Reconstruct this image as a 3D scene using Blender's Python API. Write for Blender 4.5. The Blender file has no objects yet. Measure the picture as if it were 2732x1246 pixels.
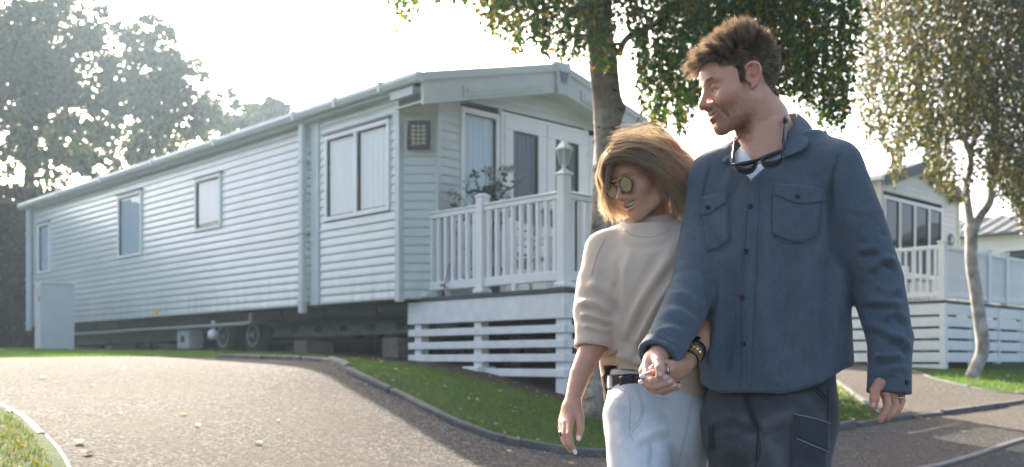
import bpy, math, random
import numpy as np
from mathutils import Vector, Matrix
from mathutils.bvhtree import BVHTree
R = math.radians
random.seed(7)
rng = np.random.default_rng(11)
S = bpy.context.scene
COL = S.collection

# ---------------------------------------------------------------- camera
CAMZ = 1.05
FPX = 2700.0            # focal length in photograph pixels (2732 wide)
cam_d = bpy.data.cameras.new('camera'); cam = bpy.data.objects.new('camera', cam_d); COL.objects.link(cam)
cam.location = (0, 0, CAMZ); cam.rotation_euler = (R(90), 0, 0)
cam_d.sensor_width = 36.0; cam_d.lens = 36.0*FPX/2732.0
cam_d.shift_y = 342/2732.0
cam_d.clip_start = 0.05; cam_d.clip_end = 3000
cam_d.dof.use_dof = True; cam_d.dof.focus_distance = 2.62; cam_d.dof.aperture_fstop = 4.0
cam_d.dof.aperture_blades = 7
S.camera = cam

# ---------------------------------------------------------------- sky and sun
SUN_EL = 27.0
SUN_AZ = (-0.365, 0.931)                 # horizontal direction towards the sun
az = math.atan2(SUN_AZ[0], SUN_AZ[1])
world = bpy.data.worlds.new('World'); S.world = world; world.use_nodes = True
wn = world.node_tree.nodes; wl = world.node_tree.links
sky = wn.new('ShaderNodeTexSky'); sky.sky_type = 'NISHITA'; sky.sun_disc = False
sky.sun_elevation = R(SUN_EL); sky.sun_rotation = az
sky.altitude = 50; sky.air_density = 0.65; sky.dust_density = 5.0; sky.ozone_density = 0.5
bg = wn['Background']; bg.inputs['Strength'].default_value = 0.145
wl.new(sky.outputs[0], bg.inputs['Color'])
sun_d = bpy.data.lights.new('sun', 'SUN'); sun = bpy.data.objects.new('sun', sun_d); COL.objects.link(sun)
sun_d.energy = 5.0; sun_d.angle = R(0.55); sun_d.color = (1.0, 0.93, 0.82)
sdir = Vector((SUN_AZ[0]*math.cos(R(SUN_EL)), SUN_AZ[1]*math.cos(R(SUN_EL)), math.sin(R(SUN_EL))))
sun.rotation_euler = sdir.to_track_quat('Z', 'Y').to_euler()
sun.location = (-20, 40, 30)
S.view_settings.view_transform = 'Standard'; S.view_settings.look = 'None'
S.view_settings.exposure = 2.02; S.view_settings.gamma = 1.0
S.view_settings.use_curve_mapping = False
S.view_settings.use_white_balance = True; S.view_settings.white_balance_temperature = 6900; S.view_settings.white_balance_tint = 7     # camera set for shade
S.render.engine = 'CYCLES'
S.cycles.max_bounces = 8; S.cycles.transparent_max_bounces = 12; S.cycles.use_denoising = True
S.cycles.caustics_reflective = False; S.cycles.caustics_refractive = False
S.cycles.volume_step_rate = 4.0; S.cycles.volume_max_steps = 64; S.cycles.volume_bounces = 0
S.cycles.sample_clamp_indirect = 6.0

# ---------------------------------------------------------------- helpers
def unp(px, py, Y):
    return Vector(((px-1366)/FPX*Y, Y, CAMZ-(py-965)/FPX*Y))
def proj(v):
    v = np.asarray(v, float)
    return np.stack([1366+FPX*v[...,0]/v[...,1], 965-FPX*(v[...,2]-CAMZ)/v[...,1]], -1)

def tag(o, label=None, cat=None, group=None, kind=None):
    if label: o['label'] = label
    if cat: o['category'] = cat
    if group: o['group'] = group
    if kind: o['kind'] = kind
    return o
def empty(name, loc=(0,0,0), rz=0):
    o = bpy.data.objects.new(name, None); COL.objects.link(o)
    o.location = loc; o.rotation_euler = (0,0,rz); o.empty_display_size = .2
    return o
def add_obj(name, me, mat=None, parent=None, loc=None):
    o = bpy.data.objects.new(name, me); COL.objects.link(o)
    if mat is not None and len(me.materials) == 0: me.materials.append(mat)
    if parent is not None: o.parent = parent
    if loc is not None: o.location = loc
    return o
def np_mesh(name, V, F, smooth=True, k=None):
    """mesh from numpy arrays; F is (n,3) or (n,4)"""
    V = np.asarray(V, np.float32); F = np.asarray(F, np.int32)
    me = bpy.data.meshes.new(name); k = F.shape[1]
    me.vertices.add(len(V)); me.vertices.foreach_set('co', V.ravel())
    me.loops.add(F.size); me.loops.foreach_set('vertex_index', F.ravel())
    me.polygons.add(len(F)); me.polygons.foreach_set('loop_start', np.arange(0, F.size, k, dtype=np.int32))
    me.polygons.foreach_set('loop_total', np.full(len(F), k, np.int32))
    me.update(calc_edges=True); me.validate()
    me.polygons.foreach_set('use_smooth', np.full(len(me.polygons), smooth, bool))
    return me
def set_col(me, C, name='Col'):
    C = np.asarray(C, np.float32)
    if C.shape[1] == 3: C = np.concatenate([C, np.ones((len(C),1), np.float32)], 1)
    a = me.color_attributes.new(name, 'FLOAT_COLOR', 'POINT'); a.data.foreach_set('color', C.ravel())

class MB:
    """mesh builder"""
    def __init__(s): s.v = []; s.f = []
    def add(s, vs, fs):
        n = len(s.v); s.v += [tuple(p) for p in vs]; s.f += [tuple(i+n for i in f) for f in fs]; return s
    def box(s, x0, x1, y0, y1, z0, z1, c=0.0):
        if c <= 0:
            return s.add([(x0,y0,z0),(x1,y0,z0),(x1,y1,z0),(x0,y1,z0),(x0,y0,z1),(x1,y0,z1),(x1,y1,z1),(x0,y1,z1)],
                         [(0,3,2,1),(4,5,6,7),(0,1,5,4),(1,2,6,5),(2,3,7,6),(3,0,4,7)])
        # chamfered box: convex hull of 24 points
        P = []
        for sx in (0,1):
            for sy in (0,1):
                for sz in (0,1):
                    X = (x0,x1)[sx]; Y = (y0,y1)[sy]; Z = (z0,z1)[sz]
                    dx = c*(1-2*sx); dy = c*(1-2*sy); dz = c*(1-2*sz)
                    P += [(X,Y+dy,Z+dz),(X+dx,Y,Z+dz),(X+dx,Y+dy,Z)]
        return s.hull(P)
    def hull(s, P):
        import bmesh
        bm = bmesh.new(); [bm.verts.new(p) for p in P]
        bmesh.ops.convex_hull(bm, input=bm.verts); bmesh.ops.dissolve_limit(bm, angle_limit=R(1), verts=bm.verts, edges=bm.edges)
        bmesh.ops.recalc_face_normals(bm, faces=bm.faces)
        bm.verts.index_update()
        s.add([v.co[:] for v in bm.verts], [[v.index for v in f.verts] for f in bm.faces]); bm.free(); return s
    def prism(s, poly, axis, a0, a1):
        """extrude a 2d polygon along axis (0,1,2); the polygon is in the other two axes in order"""
        n = len(poly); vs = []
        for a in (a0, a1):
            for (p, q) in poly:
                t = [p, q]; t.insert(axis, a); vs.append(t)
        fs = [tuple(range(n))[::-1], tuple(range(n, 2*n))] + [(i, (i+1)%n, n+(i+1)%n, n+i) for i in range(n)]
        return s.add(vs, fs)
    def tube(s, pts, r, n=8, cap=True):
        pts = [Vector(p) for p in pts]; m = len(pts)
        rs = r if hasattr(r, '__len__') else [r]*m
        up = Vector((0,0,1)); base = len(s.v); vs = []; prev = None
        for i, p in enumerate(pts):
            d = (pts[min(i+1,m-1)]-pts[max(i-1,0)]).normalized()
            if prev is None:
                a = d.cross(up)
                if a.length < .05: a = d.cross(Vector((1,0,0)))
            else:
                a = prev - d*prev.dot(d)
            a.normalize(); b = d.cross(a); prev = a
            for k in range(n):
                t = 2*math.pi*k/n; vs.append(p+(a*math.cos(t)+b*math.sin(t))*rs[i])
        fs = []
        for i in range(m-1):
            for k in range(n):
                k2 = (k+1)%n; fs.append((i*n+k, (i+1)*n+k, (i+1)*n+k2, i*n+k2))
        if cap:
            fs.append(tuple(range(n))); fs.append(tuple(range((m-1)*n, m*n))[::-1])
        return s.add(vs, fs)
    def lathe(s, prof, n=16, c=(0,0,0), axis=2):
        vs = []; m = len(prof)
        for (r, z) in prof:
            for k in range(n):
                t = 2*math.pi*k/n; v = [r*math.cos(t), r*math.sin(t)]; v.insert(axis, z)
                vs.append((v[0]+c[0], v[1]+c[1], v[2]+c[2]))
        fs = []
        for i in range(m-1):
            for k in range(n):
                k2 = (k+1)%n; fs.append((i*n+k, i*n+k2, (i+1)*n+k2, (i+1)*n+k))
        fs.append(tuple(range(n))[::-1]); fs.append(tuple(range((m-1)*n, m*n)))
        return s.add(vs, fs)
    def mesh(s, name, smooth=False, mat=None):
        me = bpy.data.meshes.new(name); me.from_pydata(s.v, [], s.f); me.update()
        if smooth: me.polygons.foreach_set('use_smooth', [True]*len(me.polygons))
        if mat is not None: me.materials.append(mat)
        return me
    def build(s, name, mat=None, parent=None, smooth=False, loc=None):
        return add_obj(name, s.mesh(name, smooth), mat, parent, loc)

# ---------------------------------------------------------------- materials
class NT:
    def __init__(s, name):
        s.m = bpy.data.materials.new(name); s.m.use_nodes = True
        s.t = s.m.node_tree; s.p = s.t.nodes['Principled BSDF']; s.out = s.t.nodes['Material Output']
    def n(s, typ, ins=None, **kw):
        nd = s.t.nodes.new(typ)
        for k, v in kw.items(): setattr(nd, k, v)
        for k, v in (ins or {}).items():
            if isinstance(v, bpy.types.NodeSocket): s.t.links.new(v, nd.inputs[k])
            else: nd.inputs[k].default_value = v
        return nd
    def link(s, a, b): s.t.links.new(a, b)
    def noise(s, scale, detail=4, rough=.55, vec=None, dist=0):
        ins = {'Scale': scale, 'Detail': detail, 'Roughness': rough, 'Distortion': dist}
        if vec is not None: ins['Vector'] = vec
        return s.n('ShaderNodeTexNoise', ins).outputs['Fac']
    def coord(s, kind='Object', scale=None):
        o = s.n('ShaderNodeTexCoord').outputs[kind]
        if scale is not None: o = s.n('ShaderNodeMapping', {'Vector': o, 'Scale': scale}).outputs[0]
        return o
    def ramp(s, fac, stops, interp='LINEAR'):
        nd = s.n('ShaderNodeValToRGB', {'Fac': fac}); cr = nd.color_ramp; cr.interpolation = interp
        while len(cr.elements) < len(stops): cr.elements.new(.5)
        for e, (p, c) in zip(cr.elements, stops):
            e.position = p; e.color = (*c, 1) if len(c) == 3 else c
        return nd.outputs['Color']
    def mix(s, fac, a, b, mode='MIX'):
        nd = s.n('ShaderNodeMix', data_type='RGBA', blend_type=mode)
        for k, v in (('Factor', fac),): 
            if isinstance(v, bpy.types.NodeSocket): s.link(v, nd.inputs[0])
            else: nd.inputs[0].default_value = v
        for i, v in ((6, a), (7, b)):
            if isinstance(v, bpy.types.NodeSocket): s.link(v, nd.inputs[i])
            else: nd.inputs[i].default_value = (*v, 1) if len(v) == 3 else v
        return nd.outputs[2]
    def bump(s, h, strength=.3, dist=.01):
        nd = s.n('ShaderNodeBump', {'Height': h, 'Strength': strength, 'Distance': dist}); s.link(nd.outputs[0], s.p.inputs['Normal']); return nd
    def set(s, **kw):
        for k, v in kw.items():
            k = {'col':'Base Color','rough':'Roughness','metal':'Metallic','spec':'Specular IOR Level','trans':'Transmission Weight',
                 'ior':'IOR','alpha':'Alpha','coat':'Coat Weight','coatr':'Coat Roughness','sss':'Subsurface Weight','sheen':'Sheen Weight'}.get(k, k)
            if isinstance(v, bpy.types.NodeSocket): s.link(v, s.p.inputs[k])
            elif k == 'Base Color': s.p.inputs[k].default_value = (*v, 1)
            else: s.p.inputs[k].default_value = v
        return s
def M_plain(name, col, rough=.5, var=.12, scale=6, bump=0, bscale=60, **kw):
    m = NT(name); c = m.coord()
    f = m.noise(scale, 5, .6, c)
    a = tuple(x*(1-var) for x in col); b = tuple(min(1, x*(1+var)) for x in col)
    m.set(col=m.ramp(f, [(.3, a), (.7, b)]), rough=rough, **kw)
    if bump: m.bump(m.noise(bscale, 4, .6, c), bump, .004)
    return m.m
def M_leaf(name, cols, trans=.5, rough=.45, clump=1.6):
    """two-sided leaf: colour by island, light shines through"""
    m = NT(name); g = m.n('ShaderNodeNewGeometry')
    nz = m.noise(clump, 2, .5, m.coord())                       # neighbouring leaves share a tint
    rnd = m.n('ShaderNodeMath', {0: nz, 1: 1.5, 2: g.outputs['Random Per Island']}, operation='MULTIPLY_ADD').outputs[0]
    rnd = m.n('ShaderNodeMath', {0: m.n('ShaderNodeMath', {0: rnd, 1: .75}, operation='SUBTRACT').outputs[0], 1: 1.0}, operation='PINGPONG').outputs[0]
    c = m.ramp(rnd, [(i/max(1, len(cols)-1), k) for i, k in enumerate(cols)], 'LINEAR')
    c2 = m.mix(1.0, c, (1.5, 1.6, .75, 1), 'MULTIPLY')
    m.set(col=c, rough=rough, spec=.35)
    tr = m.n('ShaderNodeBsdfTranslucent', {'Color': c2})
    mx = m.n('ShaderNodeMixShader', {0: trans, 1: m.p.outputs[0], 2: tr.outputs[0]})
    m.link(mx.outputs[0], m.out.inputs[0]); return m.m
def M_glass(name, tint=(.97,.98,.98), rough=.01, weight=.92):
    """a thin pane: mostly clear, mirror-like by fresnel"""
    m = NT(name); t = m.n('ShaderNodeBsdfTransparent', {'Color': (*tint, 1)}); gl = m.n('ShaderNodeBsdfGlossy', {'Roughness': rough, 'Color': (1,1,1,1)})
    bf = m.n('ShaderNodeNewGeometry').outputs['Backfacing']      # same reflectance from both sides of the thin pane
    fr = m.n('ShaderNodeFresnel', {'IOR': m.n('ShaderNodeMath', {0: bf, 1: 1/1.6-1.6, 2: 1.6}, operation='MULTIPLY_ADD').outputs[0]})
    mx = m.n('ShaderNodeMixShader', {0: fr.outputs[0], 1: t.outputs[0], 2: gl.outputs[0]}); m.link(mx.outputs[0], m.out.inputs[0]); return m.m
def smooth_line(pts, n):
    """catmull-rom resample of xy points, even spacing"""
    P = np.array(pts, float); P = np.vstack([2*P[0]-P[1], P, 2*P[-1]-P[-2]]); out = []
    for i in range(1, len(P)-2):
        for t in np.linspace(0, 1, 24, endpoint=False):
            a, b, c, d = P[i-1:i+3]
            out.append(.5*((2*b)+(c-a)*t+(2*a-5*b+4*c-d)*t*t+(-a+3*b-3*c+d)*t**3))
    out.append(P[-2]); out = np.array(out)
    s = np.append(0, np.cumsum(np.linalg.norm(np.diff(out, axis=0), axis=1)))
    u = np.linspace(0, s[-1], n)
    return np.stack([np.interp(u, s, out[:,k]) for k in range(out.shape[1])], 1)

# ================================================================ terrain
CP = np.array([
 # lower road and pavement where the couple walks
 (0.6,2.6,0.0),(-0.5,1.5,.03),(0,-1,-.05),(2.4,2.5,0.0),(1.5,4.5,.13),(3,6,.22),(5,4,.12),(9,5,.15),(-3,0,.1),
 # left drive rising
 (-2.07,4.7,.55),(-3.1,6.2,.755),(-.8,4.4,.34),(-1.2,6,.61),(.2,5,.26),(-3.9,7.2,.86),(-2.4,7.6,.88),(-4.3,4.2,.7),(-6,6,.9),
 # kerb line
 (-5.57,11,1.085),(-4.15,10.5,1.095),(-2.63,9.8,1.075),(-1.73,8.9,1.04),(-1.45,8.4,1.01),(-1.22,7.9,.935),(-.85,7.5,.786),(-.52,7.0,.65),
 (-.13,6.8,.516),(.3,6.8,.435),(.68,6.9,.40),(1.5,7.5,.39),(2.93,9.3,.413),(3.9,10.3,.443),(6.1,12.1,.553),(9,14.5,.65),
 # bank and pitch
 (-1.1,11.5,1.05),(-.3,10.7,.94),(.51,9.87,.72),(.72,8.25,.60),(2.2,11.3,.66),(2.9,13,.85),(1.63,14.2,1.0),
 (-3.4,13.5,1.17),(-5.5,15.8,1.2),(-9.57,20,1.24),(-7,16,1.22),(-8,13,1.2),(-12,16,1.3),(0,18,1.15),(-5,24,1.25),
 # right side, second pitch
 (7.41,17.36,.93),(6,16.5,.88),(7.1,15.3,.80),(4.6,14,.78),(4.0,12.2,.62),(9.5,17.5,.92),(10,21,1.1),(6,22,1.15),(14,20,1.1),
 (-20,25,1.5),(0,40,1.3),(25,30,1.2),(-30,10,1.4),(30,5,.6),(-10,-5,.6),(10,-8,.1),(0,-12,-.1),
], float)
def _k(d): return np.sqrt(d*d+.35)
_A = _k(np.linalg.norm(CP[:,None,:2]-CP[None,:,:2], axis=-1)) + np.eye(len(CP))*-.02
_A = np.block([[_A, np.ones((len(CP),1))],[np.ones((1,len(CP))), np.zeros((1,1))]])
_W = np.linalg.solve(_A, np.append(CP[:,2], 0))
def gz(X, Y):
    X = np.asarray(X, float); Y = np.asarray(Y, float)
    d = np.sqrt((X[...,None]-CP[:,0])**2+(Y[...,None]-CP[:,1])**2)
    z = _k(d)@_W[:-1]+_W[-1]
    far = np.sqrt((X)**2+(Y-10)**2); t = np.clip((far-32)/30, 0, 1)
    return z*(1-t)+1.15*t
def gz1(x, y): return float(gz(np.array([x]), np.array([y]))[0])
# ---- materials
def mat_asphalt(name, tone, brown):
    m = NT(name); c = m.coord()
    agg = m.n('ShaderNodeTexVoronoi', {'Vector': c, 'Scale': 78.0, 'Randomness': 1.0})
    big = m.noise(1.3, 5, .62, c); mid = m.noise(14, 4, .6, c)
    stone = m.ramp(agg.outputs['Color'], [(0, tuple(x*.3 for x in tone)), (.45, tuple(x*.85 for x in tone)), (.75, tuple(x*1.7 for x in tone)), (1, tuple(x*3.8 for x in tone))])
    base = m.mix(m.ramp(big, [(.42, (0,0,0)), (.72, (.75,.75,.75))]), stone, brown)
    base = m.mix(m.ramp(mid, [(.35, (.35,.35,.35)), (.6, (0,0,0))]), base, tuple(x*.55 for x in tone))
    m.set(col=base, rough=.95, spec=.08)
    h = m.n('ShaderNodeMath', {0: agg.outputs['Distance'], 1: mid}, operation='SUBTRACT').outputs[0]
    m.bump(h, .75, .006); return m.m
MAT_ASPH = mat_asphalt('asphalt', (.094,.085,.079), (.112,.088,.068))
MAT_ROAD = mat_asphalt('road_asphalt', (.050,.054,.058), (.055,.057,.058))
def mat_soil():
    m = NT('turf'); c = m.coord()
    f = m.noise(2.2, 6, .65, c); g = m.noise(30, 4, .7, c)
    col = m.ramp(f, [(.3, (.03,.065,.014)), (.5, (.045,.095,.02)), (.66, (.075,.09,.028)), (.8, (.09,.075,.035))])
    col = m.mix(m.ramp(g, [(.4, (.6,.6,.6)), (.65, (0,0,0))]), col, (.018,.028,.008))
    m.set(col=col, rough=.95, spec=.15); m.bump(g, .8, .02); return m.m
MAT_TURF = mat_soil()
def mat_dirt():
    m = NT('bare_earth'); c = m.coord(); f = m.noise(9, 6, .7, c); g = m.noise(60, 4, .7, c)
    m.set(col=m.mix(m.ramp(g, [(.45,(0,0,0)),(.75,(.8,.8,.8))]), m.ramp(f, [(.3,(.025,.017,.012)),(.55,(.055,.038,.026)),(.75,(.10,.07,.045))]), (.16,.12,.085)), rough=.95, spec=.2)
    m.bump(g, .9, .02); return m.m
MAT_DIRT = mat_dirt()
MAT_KERB = M_plain('kerb_concrete', (.105,.105,.105), .9, .3, 14, .5, 80)
MAT_KERB_PALE = M_plain('kerb_concrete_pale', (.17,.155,.145), .9, .25, 14, .5, 80)

# ---- ground sheet
def ground_sheet():
    xs = np.unique(np.concatenate([np.linspace(-14, 16, 151), -14-np.geomspace(.5, 800, 26), 16+np.geomspace(.5, 800, 26)]))
    ys = np.unique(np.concatenate([np.linspace(-3, 27, 151), -3-np.geomspace(.5, 300, 20), 27+np.geomspace(.5, 1600, 30)]))
    X, Y = np.meshgrid(xs, ys, indexing='ij'); Z = np.empty_like(X)
    for i in range(len(xs)): Z[i] = gz(X[i], Y[i])
    nx, ny = X.shape; idx = np.arange(nx*ny).reshape(nx, ny)
    F = np.stack([idx[:-1,:-1], idx[1:,:-1], idx[1:,1:], idx[:-1,1:]], -1).reshape(-1,4)
    o = add_obj('ground', np_mesh('ground', np.stack([X,Y,Z],-1).reshape(-1,3), F), MAT_TURF); tag(o, kind='structure')
ground_sheet()

KERB = smooth_line([(-16,14.5),(-9,12.4),(-5.57,11),(-4.15,10.5),(-2.63,9.8),(-1.73,8.95),(-1.45,8.4),(-1.22,7.9),(-.85,7.5),(-.52,7.1),(-.13,6.85),(.3,6.8),(.68,6.9),(1.5,7.55),(2.93,9.25),(3.9,10.3),(6.1,12.1),(9,14.6),(16,20)], 260)
def loft(name, A, B, rows, mat, lift, kind='structure'):
    """sheet draped on the ground between two polylines of equal length"""
    T = np.linspace(0, 1, rows)[:,None,None]
    P = A[None]*(1-T)+B[None]*T
    Z = gz(P[...,0], P[...,1])+lift
    r, n = P.shape[:2]; idx = np.arange(r*n).reshape(r, n)
    F = np.stack([idx[:-1,:-1], idx[1:,:-1], idx[1:,1:], idx[:-1,1:]], -1).reshape(-1,4)
    o = add_obj(name, np_mesh(name, np.concatenate([P, Z[...,None]], -1).reshape(-1,3), F), mat); tag(o, kind=kind); return o
NEAR = np.stack([np.linspace(-16, 16, 260), np.linspace(-6, -6, 260)], 1)
# tarmac drive and pavement between the kerb and the near kerb line of the road
loft('driveway', NEAR, KERB, 110, MAT_ASPH, .010)
RLINE = smooth_line([(-3.6,.9),(-1.6,2.6),(-.2,4.1),(.9,5.35),(2.0,6.35),(3.1,7.3),(4.55,9.0),(6.2,10.6),(9,13),(16,18.3)], 200)
RNEAR = np.stack([np.linspace(-3.2, 22, 200), np.linspace(-5, 4, 200)], 1)
loft('road', RNEAR, RLINE, 70, MAT_ROAD, .016)
# side drive up to the second pitch
SD_L = smooth_line([(3.8,10.2),(4.02,11.2),(4.2,12.4),(4.38,13.6),(4.65,15),(4.95,16.6),(5.0,24)], 80)
SD_R = smooth_line([(7.6,13.4),(6.55,13.05),(6.2,13.8),(6.25,15),(6.5,16.2),(6.7,18),(6.7,24)], 80)
loft('side_drive', SD_L, SD_R, 24, MAT_ASPH, .014)
# lawn corner in the near left
LK = smooth_line([(-4.6,7.9),(-3.1,6.2),(-2.55,5.45),(-2.07,4.7),(-1.75,4.0),(-1.55,3.2),(-1.5,2.2)], 60)
LFAR = LK+np.array([-7,-3.])
loft('lawn', LFAR, LK, 40, MAT_TURF, .02)
# bare earth round the deck and the van
E1 = smooth_line([(-2.9,11.6),(-1.6,10.8),(-.6,9.95),(.1,9.3),(.7,8.6),(1.4,8.9),(2.4,9.9)], 60)
E2 = smooth_line([(-2.2,13.4),(-.8,12.4),(.2,11.4),(1.0,10.6),(1.8,10.2),(2.2,10.4),(2.9,11.0)], 60)
loft('bare_earth', E1, E2, 24, MAT_DIRT, .008)
# shaded earth pad under the first van
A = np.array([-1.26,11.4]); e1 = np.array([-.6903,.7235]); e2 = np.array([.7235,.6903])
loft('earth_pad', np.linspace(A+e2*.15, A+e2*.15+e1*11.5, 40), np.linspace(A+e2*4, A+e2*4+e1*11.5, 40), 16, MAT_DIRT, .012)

# ---- kerbs: each stone is its own piece
def kerb(name, line, w, h, seg, mat, rnd=.25, label=None):
    root = empty(name); tag(root, kind='structure')
    P = np.array(line); s = np.append(0, np.cumsum(np.linalg.norm(np.diff(P, axis=0), axis=1)))
    n = int(s[-1]/seg)
    for k in range(n):
        a, b = k*s[-1]/n+.006, (k+1)*s[-1]/n-.006
        us = np.linspace(a, b, 4)
        C = np.stack([np.interp(us, s, P[:,j]) for j in (0,1)], 1)
        T = np.gradient(C, axis=0); T /= np.linalg.norm(T, axis=1)[:,None]; N = np.stack([-T[:,1], T[:,0]], 1)
        j = (random.random()-.5)*.012*rnd*4; hh = h+(random.random()-.5)*.02*rnd*2
        prof = [(-w/2, -.08), (-w/2, hh*.72), (-w*.36, hh*.94), (-w*.15, hh), (w*.3, hh), (w/2, hh*.85), (w/2, -.08)]
        vs = []; m = len(prof)
        for i in range(4):
            for (o, z) in prof:
                q = C[i]+N[i]*(o+j); vs.append((q[0], q[1], gz1(*C[i])+z+(random.random()-.5)*.004))
        fs = [(i*m+t, i*m+t+1, (i+1)*m+t+1, (i+1)*m+t) for i in range(3) for t in range(m-1)]
        fs += [tuple(range(m))[::-1], tuple(range(3*m, 4*m))]
        MB().add(vs, fs).build('kerb_stone', mat, root)
    return root
kerb('kerb', KERB[[i for i in range(260) if KERB[i,0] > -2.95 and KERB[i,0] < 10.5]], .070, .058, .62, MAT_KERB, .9)
kerb('kerb', LK, .042, .026, .8, MAT_KERB_PALE, .5)
kerb('kerb', RLINE[60:170], .07, .034, .9, MAT_KERB_PALE, .1)
kerb('kerb', SD_L[3:60], .06, .035, .8, MAT_KERB, .3)
kerb('kerb', SD_R[2:60], .06, .03, .8, MAT_KERB, .3)

# ---- grass blades (uncountable)
def in_poly(P, poly):
    x, y = P[:,0], P[:,1]; c = np.zeros(len(P), bool); n = len(poly); j = n-1
    for i in range(n):
        xi, yi = poly[i]; xj, yj = poly[j]
        c ^= ((yi > y) != (yj > y)) & (x < (xj-xi)*(y-yi)/(yj-yi+1e-12)+xi); j = i
    return c
def grass(name, poly, n, h, label, cols, avoid=None, lift=0.0, w=.0032):
    poly = np.array(poly); lo, hi = poly.min(0), poly.max(0)
    P = rng.uniform(lo, hi, (n*3, 2)); P = P[in_poly(P, poly)][:n]
    if avoid is not None:
        keep = ~in_poly(P, np.array(avoid)) | (rng.random(len(P)) < .05); P = P[keep]
    # thin patches
    f = np.sin(P[:,0]*2.1+1.3)*np.sin(P[:,1]*1.7)+.6*np.sin(P[:,0]*5.3+P[:,1]*4.1); keep = rng.random(len(P)) < .82+.18*f; P = P[keep]
    n = len(P); z = gz(P[:,0], P[:,1])+lift
    a = rng.uniform(0, 2*np.pi, n); hh = h*rng.uniform(.35, 1.25, n)
    bend = rng.uniform(.2, 1.1, n)*hh; ba = rng.uniform(0, 2*np.pi, n)
    dx, dy = np.cos(a)*w, np.sin(a)*w; B = np.stack([P[:,0], P[:,1], z], 1)
    V = np.empty((n, 3, 3)); V[:,0] = B+np.stack([dx,dy,np.full(n,-.004)],1); V[:,1] = B-np.stack([dx,dy,np.full(n,.004)],1)
    V[:,2] = B+np.stack([np.cos(ba)*bend, np.sin(ba)*bend, hh], 1)
    F = np.arange(n*3).reshape(n,3)
    o = add_obj(name, np_mesh(name, V.reshape(-1,3), F, False), cols); tag(o, label, 'grass', kind='stuff')
MAT_GRASS = M_leaf('grass_blade', [(.05,.125,.02),(.075,.165,.026),(.10,.19,.03),(.14,.17,.04),(.08,.15,.03)], .42, .5)
MAT_GRASS_DRY = M_leaf('grass_blade_dry', [(.06,.10,.015),(.10,.13,.02),(.16,.14,.03),(.20,.14,.05),(.07,.11,.02)], .35, .5)
kp = [tuple(p) for p in KERB]
bank = [p for p in kp if -6.5 < p[0] < 3.75]
KIN = np.array(bank); 
inset = KIN+np.array([0.02,.06])
avoid_e = [tuple(p) for p in E1]+[tuple(p) for p in E2[::-1]]
grass('grass', [tuple(p) for p in inset]+[(3.75,10.35),(4.15,12.4),(4.3,13.4),(2.9,11.8),(1.0,10.2),(-.9,11.7),(-2.0,12.4),(-6.5,16.2)], 80000, .034, 'short green turf on the bank below the white deck', MAT_GRASS, avoid_e)
grass('grass', [tuple(p) for p in LK[4:]-np.array([.05,.03])]+[(-3.2,2.2),(-5.2,6.6)], 24000, .035, 'sunlit yellowing turf in the near corner of the drive', MAT_GRASS_DRY, None, .02)
grass('grass', [(-6.5,11.5),(-10,12.9),(-16,15),(-17,24),(-11,24),(-9.8,20.2),(-6.5,16.3)], 26000, .05, 'green turf beyond the grey meter cabinet', MAT_GRASS, None, 0, .005)
grass('grass', [(6.7,13.2),(7.6,13.5),(9,14.8),(14,18.6),(13,19.5),(9,16.8),(7.4,17.1),(6.7,16.4),(6.35,15),(6.3,13.8)], 22000, .05, 'green turf under the forked birch', MAT_GRASS, None, 0, .004)
# ---- fallen leaves
def leaf_mesh(V0, size, ang, tilt, curl):
    """pointed birch leaf, 8 outline points, slightly folded along the midrib"""
    out = []
    return out
LEAF2D = np.array([(0,-.5),(.22,-.36),(.36,-.12),(.26,.14),(.10,.36),(0,.6),(-.10,.36),(-.26,.14),(-.36,-.12),(-.22,-.36)])
def litter(name, P, size, mat, label, lift=.006):
    n = len(P); z = gz(P[:,0], P[:,1])+lift
    a = rng.uniform(0, 2*np.pi, n); s = size*rng.uniform(.6, 1.3, n)
    L = LEAF2D; x = L[None,:,0]*s[:,None]; y = L[None,:,1]*s[:,None]
    X = x*np.cos(a)[:,None]-y*np.sin(a)[:,None]+P[:,:1]; Y = x*np.sin(a)[:,None]+y*np.cos(a)[:,None]+P[:,1:2]
    tl = rng.uniform(-.5, .5, (n,2)); c = rng.uniform(-.2, .9, n)
    Z = z[:,None]+.004+np.abs(x)*c[:,None]+x*tl[:,:1]+y*tl[:,1:]+rng.uniform(0, .012, n)[:,None]
    Z = Z+np.maximum(0, z[:,None]+.002-Z.min(1, keepdims=True))
    m = len(L); V = np.stack([X,Y,Z],-1).reshape(-1,3)
    F = (np.arange(n)[:,None,None]*m+np.array([(0,1,2,3),(0,3,4,5),(0,5,6,7),(0,7,8,9)])[None]).reshape(-1,4)
    o = add_obj(name, np_mesh(name, V, F, False), mat)
    return tag(o, label, 'leaves', kind='stuff')
MAT_FALL = M_leaf('fallen_leaf', [(.30,.17,.03),(.42,.26,.05),(.20,.10,.04),(.36,.28,.15),(.46,.40,.28),(.14,.07,.03)], .25, .6)
def scatter(poly, n):
    poly = np.array(poly); P = rng.uniform(poly.min(0), poly.max(0), (n*8,2)); return P[in_poly(P, poly)][:n]
litter('fallen_leaves', scatter([tuple(p) for p in inset if p[0] > -2]+[(3.0,10.5),(1.2,9.9),(-.6,10.3),(-1.6,10.6)], 190), .035, MAT_FALL, 'yellow and tan leaves scattered over the bank', .03)
litter('fallen_leaves', scatter([(.9,7.15),(1.5,7.75),(3.7,10.3),(4.1,12.2),(4.2,13.2),(2.9,11.6),(2.1,10.5)], 420), .046, MAT_FALL, 'thick tan leaf litter on the lawn corner behind the man', .03)
litter('fallen_leaves', scatter([tuple(p) for p in LK[6:]-np.array([.12,.1])]+[(-3.4,2.5),(-4.4,6.6)], 220), .03, MAT_FALL, 'small orange leaves in the sunlit near lawn corner', .035)
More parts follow.
